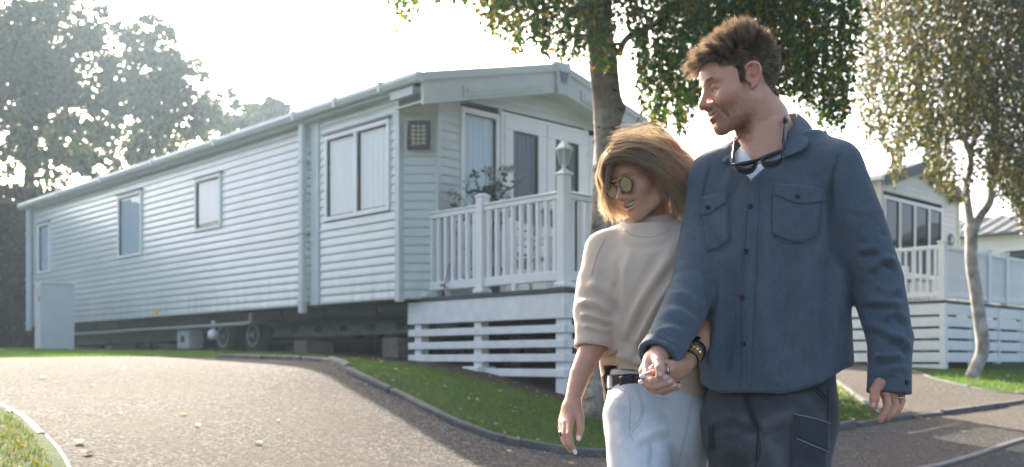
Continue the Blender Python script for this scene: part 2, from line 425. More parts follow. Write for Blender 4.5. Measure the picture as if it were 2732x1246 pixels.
P = KERB[70:190]; P = np.repeat(P, 5, 0); P = P+rng.normal(0, .03, P.shape)+np.array([.0,-.075]); 
litter('fallen_leaves', P[rng.random(len(P)) < .6], .016, MAT_FALL, 'brown leaf crumbs gathered in the gutter along the kerb', .014)
litter('fallen_leaves', scatter([(6.5,13.5),(7.3,13.5),(9,15),(8,16.4),(6.6,15.8)], 70), .04, MAT_FALL, 'yellow leaves on the turf under the forked birch', .035)
def one_leaf(px, py, Y, size, mat, label, ang):
    p = unp(px, py, Y)
    # slide along the ray until the ground is met
    for y in np.arange(2.5, 16, .02):
        q = unp(px, py, y)
        if q.z < gz1(q.x, q.y)+.012: p = q; break
    root = MB(); L = LEAF2D*size; vs = []
    for (x, y) in L: vs.append((x, y, .006+abs(x)*.45+max(0,y)*.25))
    vs += [(0, -.3*size, .006), (0, 0, .004), (0,.3*size,.006+.08*size)]
    fs = [(0,1,10),(1,2,11,10),(2,3,12,11),(3,4,12),(4,5,12),(12,5,6),(12,6,7),(11,12,7,8),(10,11,8,9),(10,9,0)]
    root.add(vs, fs); root.tube([(0,-.5*size,.006),(.02*size,-.85*size,.012)], .0012, 4)
    o = root.build('fallen_leaf', mat, None, True, (p.x, p.y, gz1(p.x, p.y)+.012)); o.rotation_euler = (0, 0, ang)
    tag(o, label, 'leaf', 'single leaves lying on the drive')
def leafmat(n, c): return M_leaf(n, [c, tuple(x*.8 for x in c)], .3, .6)
ML_O = leafmat('leaf_orange', (.45,.22,.04)); ML_P = leafmat('leaf_pale', (.55,.48,.38)); ML_B = leafmat('leaf_brown', (.16,.085,.04)); ML_Y = leafmat('leaf_yellow',(.5,.36,.06))
for a in [(116,1010,9,.075,ML_O,'curled orange leaf alone near the far edge of the sunlit drive',.4),
          (243,1031,9,.06,ML_O,'small upright orange leaf on the sunlit drive',1.2),
          (152,1021,9,.045,ML_P,'tiny white leaf beside the curled orange leaf',2),
          (213,1183,9,.075,ML_P,'largest pale leaf near the kerb of the lit lawn corner',.2),
          (488,1108,9,.05,ML_P,'pale leaf in the middle of the sunlit drive',2.2),
          (527,1137,9,.045,ML_Y,'tan leaf just in front of the drive\'s middle pale leaf',.9),
          (688,1183,9,.05,ML_P,'pale leaf close to the edge of the van\'s shadow',1.5),
          (742,1124,9,.035,ML_P,'white speck of a leaf on the sunlit drive near the shadow',0),
          (320,1105,9,.035,ML_P,'tiny pale leaf in front of the upright orange leaf',1),
          (233,1212,9,.06,ML_B,'dark brown curled leaf by the largest pale leaf',2.6),
          (30,1102,9,.08,ML_B,'dark brown leaf beside the pale kerb of the lawn corner',.6),
          (1357,1208,9,.05,ML_P,'pale leaf on the shaded drive below the kerb',.3),
          (1521,1240,9,.05,ML_P,'pale leaf on the shaded tarmac beside the woman\'s hand',1.1),
          (2452,1117,12,.07,ML_O,'orange leaf lying on the pavement edging behind the man\'s hand',.7),
          (2475,1119,12,.05,ML_P,'pale leaf next to the orange leaf on the pavement edging',.1),
          (2571,1154,12,.06,ML_Y,'tan leaf in the middle of the sunlit pavement strip',1.3),
          (2568,1188,12,.06,ML_O,'rusty leaf resting against the road edging',2.0),
          (2428,1182,12,.05,ML_B,'brown leaf on the shaded pavement strip',.4)]:
    one_leaf(*a)
# ================================================================ materials for the vans
def mat_siding(name, col, rough=.3, streak=.10):
    m = NT(name); c = m.coord('Object', (1,1,1))
    f = m.noise(1.1, 4, .6, c); st = m.noise(5, 5, .65, m.coord('Object', (.35,.35,.9)))
    base = m.ramp(f, [(.3, tuple(x*.93 for x in col)), (.7, tuple(min(1,x*1.05) for x in col))])
    base = m.mix(m.ramp(st, [(.6,(0,0,0)),(.85,(streak,)*3)]), base, tuple(x*.78 for x in col))
    zz = m.n('ShaderNodeSeparateXYZ', {0: m.coord()}).outputs['Z']; gr = m.noise(9, 6, .7, m.coord('Object',(1,1,.25)))
    low = m.n('ShaderNodeMapRange', {0: zz, 1: 2.25, 2: 1.75, 3: 0.0, 4: 1.0}).outputs[0]; dm = m.n('ShaderNodeMath', {0: low, 1: m.ramp(gr, [(.42,(0,0,0)),(.7,(.5,.5,.5))])}, operation='MULTIPLY').outputs[0]
    base = m.mix(dm, base, (.22,.23,.17))            # splash dirt and algae near the bottom boards
    m.set(col=base, rough=rough, spec=.5, coat=.35, coatr=.18)
    m.bump(m.noise(2.5, 3, .5, c), .06, .03)
    return m.m
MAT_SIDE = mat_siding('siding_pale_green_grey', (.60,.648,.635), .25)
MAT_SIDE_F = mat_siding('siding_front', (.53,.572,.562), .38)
MAT_TRIM = M_plain('trim_grey_green', (.55,.60,.60), .4, .05, 5)
MAT_FASCIA = M_plain('fascia_cream', (.50,.52,.50), .45, .06, 4)
MAT_PVC = M_plain('white_pvc', (.80,.805,.795), .35, .04, 5)
MAT_PAINT = M_plain('white_painted_timber', (.77,.775,.765), .5, .09, 9, .25, 50)
MAT_PAINT2 = M_plain('white_deck_boards', (.77,.78,.78), .4, .05, 7)
MAT_DARK = M_plain('dark_deck_edge', (.045,.047,.05), .6, .2, 9)
MAT_DECK = M_plain('deck_floor_grey', (.12,.12,.125), .65, .2, 12)
MAT_CHASSIS = M_plain('galvanised_chassis', (.13,.13,.13), .55, .25, 8)
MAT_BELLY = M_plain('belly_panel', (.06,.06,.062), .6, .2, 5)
MAT_BLOCK = M_plain('block_pier', (.20,.165,.13), .9, .25, 16, .6, 60)
MAT_TYRE = M_plain('tyre_rubber', (.018,.018,.019), .75, .2, 10)
MAT_HUB = M_plain('wheel_hub', (.42,.40,.36), .5, .15, 10)
MAT_PIPE = M_plain('grey_pipe', (.36,.37,.37), .45); MAT_GLASS = M_glass('window_glass')
MAT_GLASS_DK = M_glass('window_glass_tinted', (.55,.6,.62))
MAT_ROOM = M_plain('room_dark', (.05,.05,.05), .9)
MAT_DRIP = M_plain('drip_rail_grey', (.16,.18,.19), .5); MAT_SEAL = M_plain('black_seal', (.03,.032,.035), .5)
def mat_curtain(name, col, tr):
    m = NT(name); m.set(col=col, rough=.9, spec=.1)
    t = m.n('ShaderNodeBsdfTranslucent', {'Color': (*col,1)}); mx = m.n('ShaderNodeMixShader', {0: tr, 1: m.p.outputs[0], 2: t.outputs[0]}); m.link(mx.outputs[0], m.out.inputs[0]); return m.m
MAT_NET = mat_curtain('net_curtain', (.80,.82,.83), .05)
MAT_NETB = mat_curtain('net_curtain_blue', (.58,.70,.78), .1)
MAT_NETD = mat_curtain('net_curtain_grey', (.17,.185,.19), .1)
MAT_ROOF = M_plain('dark_roof', (.06,.063,.07), .55, .2, 8)
MAT_SIDE2 = mat_siding('siding_cream', (.62,.57,.49), .45, .04)
MAT_SIDE3 = mat_siding('siding_white', (.66,.68,.68), .45, .03)

SPROF = [(0,-.001),(.02,.012),(.14,.0155),(.34,.0145),(.6,.0095),(.84,.0035),(1.0,.0005)]   # outward bulge of one plank over its height
def plank(parent, mat, axis, side, plane, a0, a1, z0, z1, s=1.0, z1b=None):
    """one siding plank: runs along `axis` (0=x,1=y) from a0 to a1 at plane, bulging towards `side` (-1/+1)"""
    if a1-a0 < .02: return
    vs = []; n = len(SPROF)
    for a in (a0, a1):
        for (t, o) in SPROF:
            p = plane+side*o*s; z = z0+(z1-z0)*t
            vs.append((a, p, z) if axis == 0 else (p, a, z))
    fs = [(i, i+1, n+i+1, n+i) for i in range(n-1)]
    # orientation
    if (axis == 0 and side < 0) or (axis == 1 and side > 0): fs = [f[::-1] for f in fs]
    fs = [f[::-1] for f in fs]
    o = MB().add(vs, fs).build('plank', mat, parent, True); return o
def cut(a0, a1, holes, z0, z1):
    """intervals of [a0,a1] left after removing holes (h0,h1,zb,zt) that overlap the course"""
    segs = [(a0, a1)]
    for (h0, h1, zb, zt) in holes:
        if zt <= z0+.02 or zb >= z1-.02: continue
        nx = []
        for (s0, s1) in segs:
            if h1 <= s0 or h0 >= s1: nx.append((s0, s1)); continue
            if h0 > s0: nx.append((s0, h0))
            if h1 < s1: nx.append((h1, s1))
        segs = nx
    return segs
def curtain_mesh(axis, plane, side, a0, a1, z0, z1, waves, amp=.006):
    n = max(16, int(waves*8)); vs = []; fs = []
    for k in range(n+1):
        a = a0+(a1-a0)*k/n; o = plane-side*(amp+amp*math.sin(k/n*waves*2*math.pi+.5*math.sin(k*.7))+.004*math.sin(k*2.3))
        for z in (z0, z1): vs.append((a, o, z) if axis == 0 else (o, a, z))
    for k in range(n): fs.append((2*k, 2*k+2, 2*k+3, 2*k+1))
    return MB().add(vs, fs)
def window(parent, axis, side, plane, a0, a1, z0, z1, mullions=(), fw=.05, fmat=None, curtain=None, waves=9, glass=None, name='window', depth=.018, drip=True, curt=(0,1), room=True, curt_z=0.0):
    """frame bars proud of the wall, pane, curtain and dark room behind"""
    fmat = fmat or MAT_PVC; glass = glass or MAT_GLASS
    def bar(b0, b1, y0, y1, zz0, zz1, c=.006):
        lo, hi = sorted((plane+side*y0, plane+side*y1))
        return MB().box(b0, b1, lo, hi, zz0, zz1, c) if axis == 0 else MB().box(lo, hi, b0, b1, zz0, zz1, c)
    root = bar(a0, a1, -.03, .035, z0, z0+fw).build(name, fmat, parent)        # sill rail carries the window
    bar(a0, a1, -.03, .035, z1-fw, z1).build('frame', fmat, root)
    bar(a0, a0+fw, -.03, .033, z0+fw, z1-fw).build('frame', fmat, root); bar(a1-fw, a1, -.03, .033, z0+fw, z1-fw).build('frame', fmat, root)
    edges = [a0+fw]
    for m_ in mullions:
        bar(m_-fw*.6, m_+fw*.6, -.03, .037, z0+fw, z1-fw).build('mullion', fmat, root); edges += [m_-fw*.6, m_+fw*.6]
    edges.append(a1-fw)
    for i in range(0, len(edges), 2):
        g0, g1 = edges[i], edges[i+1]
        for (x0, x1, q0, q1) in ((g0, g1, z0+fw, z0+fw+.012), (g0, g1, z1-fw-.012, z1-fw), (g0, g0+.012, z0+fw+.012, z1-fw-.012), (g1-.012, g1, z0+fw+.012, z1-fw-.012)):
            bar(x0, x1, -.02, .018, q0, q1, 0).build('seal', MAT_SEAL, root)
        p = plane+side*.004
        vs = [(g0+.012, p, z0+fw+.012), (g1-.012, p, z0+fw+.012), (g1-.012, p, z1-fw-.012), (g0+.012, p, z1-fw-.012)]
        if axis == 1: vs = [(b, a, c) for a, b, c in vs]
        MB().add(vs, [(0,1,2,3) if (axis == 0) == (side < 0) else (3,2,1,0)]).build('pane', glass, root)
    if curtain is not None:
        c0 = a0+fw*.5+(a1-a0-fw)*curt[0]; c1 = a0+fw*.5+(a1-a0-fw)*curt[1]
        curtain_mesh(axis, plane-side*depth, side, c0, c1, z0+fw*.5+curt_z, z1-fw*.5, waves).build('curtain', curtain, root, True)
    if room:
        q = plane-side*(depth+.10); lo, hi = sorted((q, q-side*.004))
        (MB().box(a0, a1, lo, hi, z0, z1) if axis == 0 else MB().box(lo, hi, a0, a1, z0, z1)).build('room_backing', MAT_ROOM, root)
    if drip:
        bar(a0-.03, a1+.03, 0, .05, z1+.004, z1+.022, 0).build('drip_rail', MAT_DRIP, root)
    return root

# ================================================================ first van
VROT = math.atan2(.6903, .7235)
van = empty('static_caravan', (-1.262, 11.4, 0), VROT)
tag(van, 'long pale grey-green static caravan with gabled front, behind the white deck', 'caravan')
VL, VW, ZB, ZE = 12.0, 4.05, 1.755, 4.06
BAY0, BAY1, BAYY = .31, 3.74, -.30
RIDGE = 4.66
def roof_z(x): return ZE+.06+(RIDGE-.17-ZE)*(1-abs(x-VW/2)/(VW/2))
wins = [(.17,1.49,2.77,3.82),(4.15,4.95,2.96,3.74),(6.80,7.73,2.77,3.82),(10.92,11.53,2.76,3.72)]
n_c = 23; pz = (ZE-ZB)/n_c
for k in range(n_c):
    z0 = ZB+k*pz
    for (s0, s1) in cut(.07, VL-.06, wins, z0, z0+pz):
        # a vertical joint every so often, as the metal comes in lengths
        plank(van, MAT_SIDE, 1, -1, 0.0, s0, s1, z0, z0+pz, .62)
# far side, back: plain inner shell that blocks light
sh = MB().box(.16, VW-.03, .2, VL-.03, ZB+.01, ZE-.02); sh.build('inner_shell', MAT_ROOM, van)
MB().box(.02, VW-.02, .02, VL-.02, ZB-.004, ZB+.006).build('floor_underside', MAT_BELLY, van)
for k in range(n_c): 
    z0 = ZB+k*pz; plank(van, MAT_SIDE, 1, 1, VW, .07, VL-.06, z0, z0+pz)
# back wall
MB().box(.0, VW, VL-.02, VL, ZB, ZE).build('back_wall', MAT_SIDE_F, van)
# front: canted ends and bay
fw_ = [(.63,1.235,ZB+.3,3.98),(1.30,2.75,ZB+.12,3.98),(2.815,3.42,ZB+.3,3.98)]
zt = ZB
for k in range(28):
    z0 = ZB+k*pz; z1 = z0+pz; zm = (z0+z1)/2
    x0, x1 = BAY0, BAY1
    if zm > ZE:
        t = (zm-ZE-.0)/(RIDGE-.2-ZE); x0 = max(x0, t*VW/2); x1 = min(x1, VW-t*VW/2)
    if x1-x0 < .3: break
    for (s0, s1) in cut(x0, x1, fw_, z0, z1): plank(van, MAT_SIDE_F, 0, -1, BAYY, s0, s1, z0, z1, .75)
    if z1 < ZE+.02:
        # canted panel planks from (.03,0) to (BAY0,BAYY) and mirrored
        for (pa, pb) in (((.035,-.005),(BAY0-.012,BAYY+.004)), ((BAY1+.012,BAYY+.004),(VW-.035,-.005))):
            d = Vector((pb[0]-pa[0], pb[1]-pa[1])).normalized(); nrm = Vector((d.y, -d.x)); vs = []; n = len(SPROF)
            for p in (pa, pb):
                for (t, o) in SPROF: vs.append((p[0]+nrm.x*o*.6, p[1]+nrm.y*o*.6, z0+(z1-z0)*t))
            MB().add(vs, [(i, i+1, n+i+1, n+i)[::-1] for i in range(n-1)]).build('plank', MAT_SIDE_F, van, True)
# solid behind the gable
MB().prism([(BAY0+.05, ZB+.02),(BAY1-.05, ZB+.02),(BAY1-.05, ZE-.05),(VW/2, RIDGE-.25),(BAY0+.05, ZE-.05)], 1, BAYY+.16, .5).build('inner_shell', MAT_ROOM, van)
# trims
MB().box(-.03, .05, -.02, .07, ZB-.03, ZE+.02, .008).build('corner_trim', MAT_TRIM, van)
MB().box(BAY0-.03, BAY0+.03, BAYY-.025, BAYY+.03, ZB, ZE+.05, .006).build('corner_trim', MAT_SIDE_F, van)
MB().box(VW-.05, VW+.03, -.02, .07, ZB-.03, ZE+.02, .008).build('corner_trim', MAT_TRIM, van)
MB().box(-.03, .05, VL-.07, VL+.02, ZB-.02, ZE+.02, .008).build('corner_trim', MAT_TRIM, van)
MB().box(-.028, .0, 1.63, 1.80, ZB-.003, ZE-.02, .004).build('cover_strip', MAT_TRIM, van)
MB().box(-.022, .0, .06, VL-.06, 2.66, 2.672, .003).build('belt_seam', MAT_TRIM, van)
# downpipes
def downpipe(y):
    p = MB().box(-.115, -.035, y-.055, y+.055, ZB-.10, ZE+.03, .015).build('downpipe', MAT_TRIM, van)
    for z in (ZB+.04, ZB+.9, ZB+1.8): MB().box(-.125, -.02, y-.066, y+.066, z, z+.03, .004).build('bracket', MAT_TRIM, p)
downpipe(1.91); downpipe(VL-.11)
# windows on the long side
window(van, 1, -1, 0, *wins[0], mullions=(.83,), fw=.055, curtain=MAT_NET, waves=13)
window(van, 1, -1, 0, *wins[1], fw=.05, curtain=MAT_NET, waves=5, curt_z=.1)
w3 = window(van, 1, -1, 0, *wins[2], fw=.05, curtain=MAT_NETB, waves=6)
curtain_mesh(1, .035, -1, wins[2][0]+.02, wins[2][1]-.02, 3.30, 3.80, 5, .006).build('sky_reflection', MAT_PVC, w3, True)  # white sheet stands in for sky reflected in the upper pane
window(van, 1, -1, 0, *wins[3], fw=.05, curtain=MAT_NETB, waves=4)
# front window, doors, window
window(van, 0, -1, BAYY, *fw_[0], fw=.06, curtain=MAT_NETB, waves=7, glass=MAT_GLASS, drip=False)
window(van, 0, -1, BAYY, *fw_[2], fw=.06, curtain=MAT_NETB, waves=7, drip=False)
d0, d1, dz0, dz1 = fw_[1]; dm = (d0+d1)/2
for (a, b, hx) in ((d0, dm-.004, -1), (dm+.004, d1, 1)):
    dr = MB().box(a, b, BAYY-.045, BAYY+.02, dz0, dz0+.30, .008).build('door', MAT_PVC, van)
    MB().box(a, b, BAYY-.045, BAYY+.02, dz1-.15, dz1, .008).build('door_rail', MAT_PVC, dr)
    MB().box(a, a+.15, BAYY-.043, BAYY+.02, dz0+.30, dz1-.15, .008).build('door_stile', MAT_PVC, dr)
    MB().box(b-.15, b, BAYY-.043, BAYY+.02, dz0+.30, dz1-.15, .008).build('door_stile', MAT_PVC, dr)
    vs = [(a+.15, BAYY-.01, dz0+.30), (b-.15, BAYY-.01, dz0+.30), (b-.15, BAYY-.01, dz1-.15), (a+.15, BAYY-.01, dz1-.15)]
    MB().add(vs, [(0,1,2,3)]).build('pane', MAT_GLASS_DK, dr)
    for (x0, x1, q0, q1) in ((a+.15, b-.15, dz0+.30, dz0+.315), (a+.15, b-.15, dz1-.165, dz1-.15), (a+.15, a+.165, dz0+.315, dz1-.165), (b-.165, b-.15, dz0+.315, dz1-.165)):
        MB().box(x0, x1, BAYY-.03, BAYY-.005, q0, q1).build('seal', MAT_SEAL, dr)
    curtain_mesh(0, BAYY+.03, -1, a+.12, b-.12, dz0+.28, dz1-.13, 7, .012).build('curtain', MAT_NETD, dr, True)
    hxp = b-.07 if hx < 0 else a+.07
    MB().box(hxp-.015, hxp+.015, BAYY-.06, BAYY-.043, 2.72, 2.95, .004).box(hxp-.09*1, hxp+.012, BAYY-.09, BAYY-.07, 2.88, 2.90, .004).build('door_handle', MAT_CHASSIS, dr)
    for z in (dz0+.25, dz0+1.0, dz1-.3):
        q = a if hx < 0 else b; MB().box(q-.012, q+.012, BAYY-.062, BAYY-.04, z, z+.09, .004).build('hinge', MAT_PVC, dr)
MB().box(d0-.05, d0-.002, BAYY-.035, BAYY+.02, dz0, dz1+.05, .004).build('door_frame', MAT_PVC, van)
MB().box(d1+.002, d1+.05, BAYY-.035, BAYY+.02, dz0, dz1+.05, .004).build('door_frame', MAT_PVC, van)
MB().box(d0-.002, d1+.002, BAYY-.034, BAYY+.02, dz1+.003, dz1+.05, .004).build('door_frame', MAT_PVC, van)
# wall lamp on the canted panel
lc = Vector((.155, -.155)); lt = Vector((.28,-.295)).normalized(); ln = Vector((lt.y, -lt.x))
def canted(u, o, z): return (lc.x+lt.x*u+ln.x*o, lc.y+lt.y*u+ln.y*o, z)
def cbox(u0, u1, o0, o1, z0, z1):
    P = [canted(u, o, z) for u in (u0, u1) for o in (o0, o1) for z in (z0, z1)]; return MB().hull(P)
MAT_LAMPB = M_plain('lamp_bronze', (.014,.011,.010), .6)
m = NT('lamp_glass_amber'); m.set(col=(.62,.55,.36), rough=.35); MAT_LAMPG = m.m
lamp = cbox(-.115, .115, .012, .03, 3.44, 3.735).build('wall_lamp', MAT_LAMPB, van)
for (u0,u1,z0,z1) in ((-.125,.125,3.70,3.745),(-.125,.125,3.43,3.475),(-.125,-.082,3.475,3.70),(.082,.125,3.475,3.70)): cbox(u0,u1,.03,.10,z0,z1).build('lamp_frame', MAT_LAMPB, lamp)
cbox(-.082,.082,.03,.075,3.475,3.70).build('lamp_glass', MAT_LAMPG, lamp)
for u in (-.027,.027): cbox(u-.006,u+.006,.075,.088,3.475,3.70).build('glazing_bar', MAT_LAMPB, lamp)
for z in (3.52,3.567,3.614,3.66): cbox(-.082,.082,.074,.086,z-.005,z+.005).build('glazing_bar', MAT_LAMPB, lamp)
# roof
OVF, OVS = .548, .12
def roof_top(x): return 4.155+(4.68-4.155)*(1-abs(x-VW/2)/(VW/2+OVS))
xa, xb = -OVS, VW+OVS
for (x0, x1) in ((xa, VW/2), (VW/2, xb)):
    vs = [(x0, -OVF, roof_top(x0)), (x1, -OVF, roof_top(x1)), (x1, VL+.1, roof_top(x1)), (x0, VL+.1, roof_top(x0))]
    vs += [(x, y, z-.05) for x, y, z in vs]
    MB().add(vs, [(0,1,2,3),(7,6,5,4),(0,4,5,1),(1,5,6,2),(2,6,7,3),(3,7,4,0)]).build('roof_panel', MAT_TRIM, van)
# front fascia: deep box board in two halves with a raised rib
for s in (-1, 1):
    def X(t): return VW/2+s*(VW/2+OVS)*t
    zf = lambda t: 4.68-.525*t
    def strip(t0, t1, za, zb, y0, y1, mat, nm, par):
        P = [(X(t), y, zf(t)+z) for t in (t0, t1) for y in (y0, y1) for z in (za, zb)]
        return MB().hull(P).build(nm, mat, par)
    fb = strip(.05, 1.0, -.33, .012, -OVF-.03, -OVF+.02, MAT_FASCIA, 'fascia', van)
    strip(.05, 1.0, -.075, .02, -OVF-.055, -OVF-.03, MAT_FASCIA, 'fascia_cap', fb)
    strip(.16, .74, -.29, -.165, -OVF-.05, -OVF-.03, MAT_FASCIA, 'fascia_rib', fb)
    strip(.18, .72, -.25, -.205, -OVF-.062, -OVF-.05, MAT_FASCIA, 'fascia_rib', fb)
    # soffit back to the wall
    P = [(X(t), y, zf(t)-.30+dz) for t in (.0, 1.0) for y in (-OVF+.02, -.02) for dz in (0, .02)]
    MB().hull(P).build('soffit', MAT_FASCIA, van)
# gable boss with the maker's winged mark
cx = VW/2
MB().hull([(cx+a, y, z) for (a, z) in ((-.13,4.70),(.13,4.70),(.09,4.31),(-.09,4.31)) for y in (-OVF-.075, -OVF)]).build('gable_boss', MAT_FASCIA, van)
MAT_EMB = M_plain('emblem_grey', (.13,.14,.17), .4)
yy = -OVF-.077
emb = MB().add([(cx-.085,yy,4.60),(cx-.045,yy,4.60),(cx,yy,4.44),(cx-.02,yy,4.40),(cx-.015,yy,4.545),(cx-.04,yy,4.50)], [(0,2,1),(0,3,2)])
emb = MB().prism([(cx-.09,4.605),(cx-.03,4.565),(cx-.012,4.595),(cx,4.55),(cx+.012,4.595),(cx+.03,4.565),(cx+.09,4.605),(cx+.045,4.43),(cx+.015,4.50),(cx,4.41),(cx-.015,4.50),(cx-.045,4.43)], 1, yy-.004, yy)
emb.build('emblem', MAT_EMB, van)
# gutters
for x, s in ((-OVS, -1), (VW+OVS, 1)):
    prof = [(x, 4.17), (x+s*.03, 4.175), (x+s*.095, 4.165), (x+s*.105, 4.12), (x+s*.08, 4.07), (x+s*.03, 4.06), (x-s*.0, 4.07)]
    g = MB().prism(prof if s > 0 else prof[::-1], 1, -OVF-.03, VL+.12); g.build('gutter', MAT_TRIM, van)
    for y in (.1, 1.0, 1.91, 4, 6, 8, 10):
        lo, hi = sorted((x-s*.003, x+s*.112)); MB().box(lo, hi, y-.035, y+.035, 4.055, 4.182, .006).build('gutter_joint', MAT_TRIM, van)
    lo, hi = sorted((x+s*.01, x-s*.10)); MB().box(lo, hi, .0, VL, 4.035, 4.06, .004).build('eave_board', MAT_TRIM, van)
    P = [(xx, y, z) for (xx, z) in ((x+s*.03, 4.05), (x+s*.03, 3.96), (x-s*.12, 4.0), (x-s*.12,4.06)) for y in (-.42, -.01)]
    MB().hull(P).build('eave_return', MAT_TRIM, van)
# underneath: curved belly panels, chassis beams, piers, wheels
for k in range(11):
    y0 = -.2+k*1.08; z = ZB-.006
    prof = [(.28, z), (.30, z-.10), (.36, z-.15), (.50, z-.165), (3.4, z-.165), (3.4, z)]
    MB().prism(prof, 1, y0, y0+1.04).build('belly_panel', MAT_BELLY, van, False)
for x in (.75, 3.2):
    bm_ = MB().box(x-.012, x+.012, -.1, 11.6, 1.42, 1.585).box(x-.05, x+.05, -.1, 11.6, 1.40, 1.42).box(x-.05, x+.05, -.1, 11.6, 1.565, 1.585)
    cb = bm_.build('chassis_beam', MAT_CHASSIS, van)
    for k in range(9):
        MB().box(x-.016, x+.016, .25+k*.62, .42+k*.62, 1.45, 1.54).build('web_hole', MAT_SEAL, cb)
for y in (.9, 2.95, 7.2, 9.5, 11.2):
    for x in (.75, 3.2):
        w = van.matrix_basis @ Vector((x, y, 0)); g = gz1(w.x, w.y) if False else 1.1
        pr = MB().box(x-.22, x+.22, y-.16, y+.16, .95, 1.34, .008).build('block_pier', MAT_BLOCK, van)
        MB().box(x-.2, x+.2, y-.15, y+.15, 1.34, 1.398, .004).build('packing_board', MAT_DIRT, pr)
def wheel(x, y):
    w = MB().lathe([(.18,-.08),(.27,-.075),(.295,-.05),(.30,0),(.295,.05),(.27,.075),(.18,.08)], 24, (x,y,1.44), 0).build('wheel', MAT_TYRE, van, True)
    MB().lathe([(.001,-.115),(.03,-.115),(.045,-.09),(.05,-.075),(.10,-.07),(.15,-.085),(.175,-.088),(.185,-.07),(.18,.0)], 20, (x,y,1.44), 0).build('wheel_hub', MAT_HUB, w, True)
    for k in range(5):
        a = 2*math.pi*k/5; MB().box(x-.1, x-.07, y+.085*math.cos(a)-.012, y+.085*math.cos(a)+.012, 1.44+.085*math.sin(a)-.012, 1.44+.085*math.sin(a)+.012).build('wheel_nut', MAT_CHASSIS, w)
wheel(.62, 4.25); wheel(.62, 5.15)
MB().tube([(.12,3.55,ZB-.02),(.12,3.55,1.60),(.12,3.7,1.585),(.12,11.0,1.56)], .028, 8).build('waste_pipe', MAT_PIPE, van, True)
MB().tube([(.16,4.72,ZB-.1),(.16,4.72,1.52)], .03, 8).lathe([(.02,1.53),(.075,1.50),(.08,1.42),(.05,1.38),(.01,1.375)], 12, (.16,4.72,0)).build('waste_pipe', MAT_PVC, van, True)
mb_ = MB().box(.18,.42,5.55,5.95,1.25,1.55,.01).build('meter_box', M_plain('meter_box_grey',(.38,.40,.38),.5), van)
MB().box(.165,.18,5.7,5.8,1.35,1.45).build('meter_dial', MAT_SEAL, mb_)
MAT_YEL = M_plain('yellow_tag', (.75,.48,.03), .5)
MB().box(-.022,-.017,6.22,6.34,ZB+.02,ZB+.14).build('warning_tag', MAT_YEL, van)

# ================================================================ first deck (frame of the van, x across, y back)
deck = empty('veranda_deck', (-1.262, 11.4, 0), VROT)
tag(deck, 'white painted veranda deck with picket railing before the long grey-green caravan', 'deck')
DX0, DX1, DY0, DY1, DZ = .22, 4.6, -2.334, -.16, 1.775
def dbox(nm, mat, x0, x1, y0, y1, z0, z1, c=.006, par=deck): return MB().box(x0,x1,y0,y1,z0,z1,c).build(nm, mat, par)
for k in range(15):
    y0 = DY0+.02+k*.143; dbox('floor_board', MAT_DECK, DX0+.02, DX1-.02, y0, y0+.136, DZ-.03, DZ, .003)
dbox('edge_strip', MAT_DARK, DX0-.05, DX0+.01, DY0-.05, .02, DZ-.05, DZ-.004, .003); dbox('edge_strip', MAT_DARK, DX0+.01, DX1, DY0-.05, DY0+.01, DZ-.05, DZ-.004, .003)
dbox('fascia_board', MAT_PAINT, DX0-.035, DX0, DY0-.035, .10, DZ-.30, DZ-.052, .004); dbox('fascia_board', MAT_PAINT, DX0, DX1, DY0-.035, DY0, DZ-.30, DZ-.052, .004)
# skirt posts
def ground_local(x, y):
    w = Matrix.Rotation(VROT, 4, 'Z') @ Vector((x, y, 0)) + Vector((-1.262, 11.4, 0)); return gz1(w.x, w.y)
SP = [(DX0+.0, -.10), (DX0+.0, -1.12), (DX0+.0, DY0+.0)]
for (x, y) in SP: dbox('skirt_post', MAT_PAINT, x+.002, x+.12, y+.002, y+.12, ground_local(x,y)-.10, DZ-.06)
for x in (1.6, 2.9, 4.3): dbox('skirt_post', MAT_PAINT, x, x+.12, DY0+.002, DY0+.12, ground_local(x,DY0)-.10, DZ-.06)
for (x,y) in ((1.5,-.3),(2.9,-.3),(4.3,-.3),(1.5,-1.3),(2.9,-1.3),(4.3,-1.3)): dbox('inner_post', MAT_BLOCK, x, x+.1, y, y+.1, ground_local(x,y)-.10, DZ-.06)
for y in (-.45,-.85,-1.25,-1.65,-2.05): dbox('joist', MAT_BLOCK, DX0+.13, DX1-.1, y, y+.045, DZ-.2, DZ-.035, .0)
for k, (za, y1s) in enumerate(((1.335,.10),(1.19,.10),(1.05,.10),(.90,-1.02),)):
    dbox('skirt_slat', MAT_PAINT, DX0-.03, DX0, DY0-.03, y1s, za, za+.078, .004)
    dbox('skirt_slat', MAT_PAINT, DX0+.006, DX1, DY0-.03, DY0, za, za+.078, .004)
dbox('skirt_slat', MAT_PAINT, DX0+.006, DX1, DY0-.03, DY0, .76, .838, .004)
dbox('foot_pad', MAT_PAINT, DX0-.12, DX0+.14, -1.2, -.95, ground_local(DX0,-1.1)-.05, ground_local(DX0,-1.1)+.05)
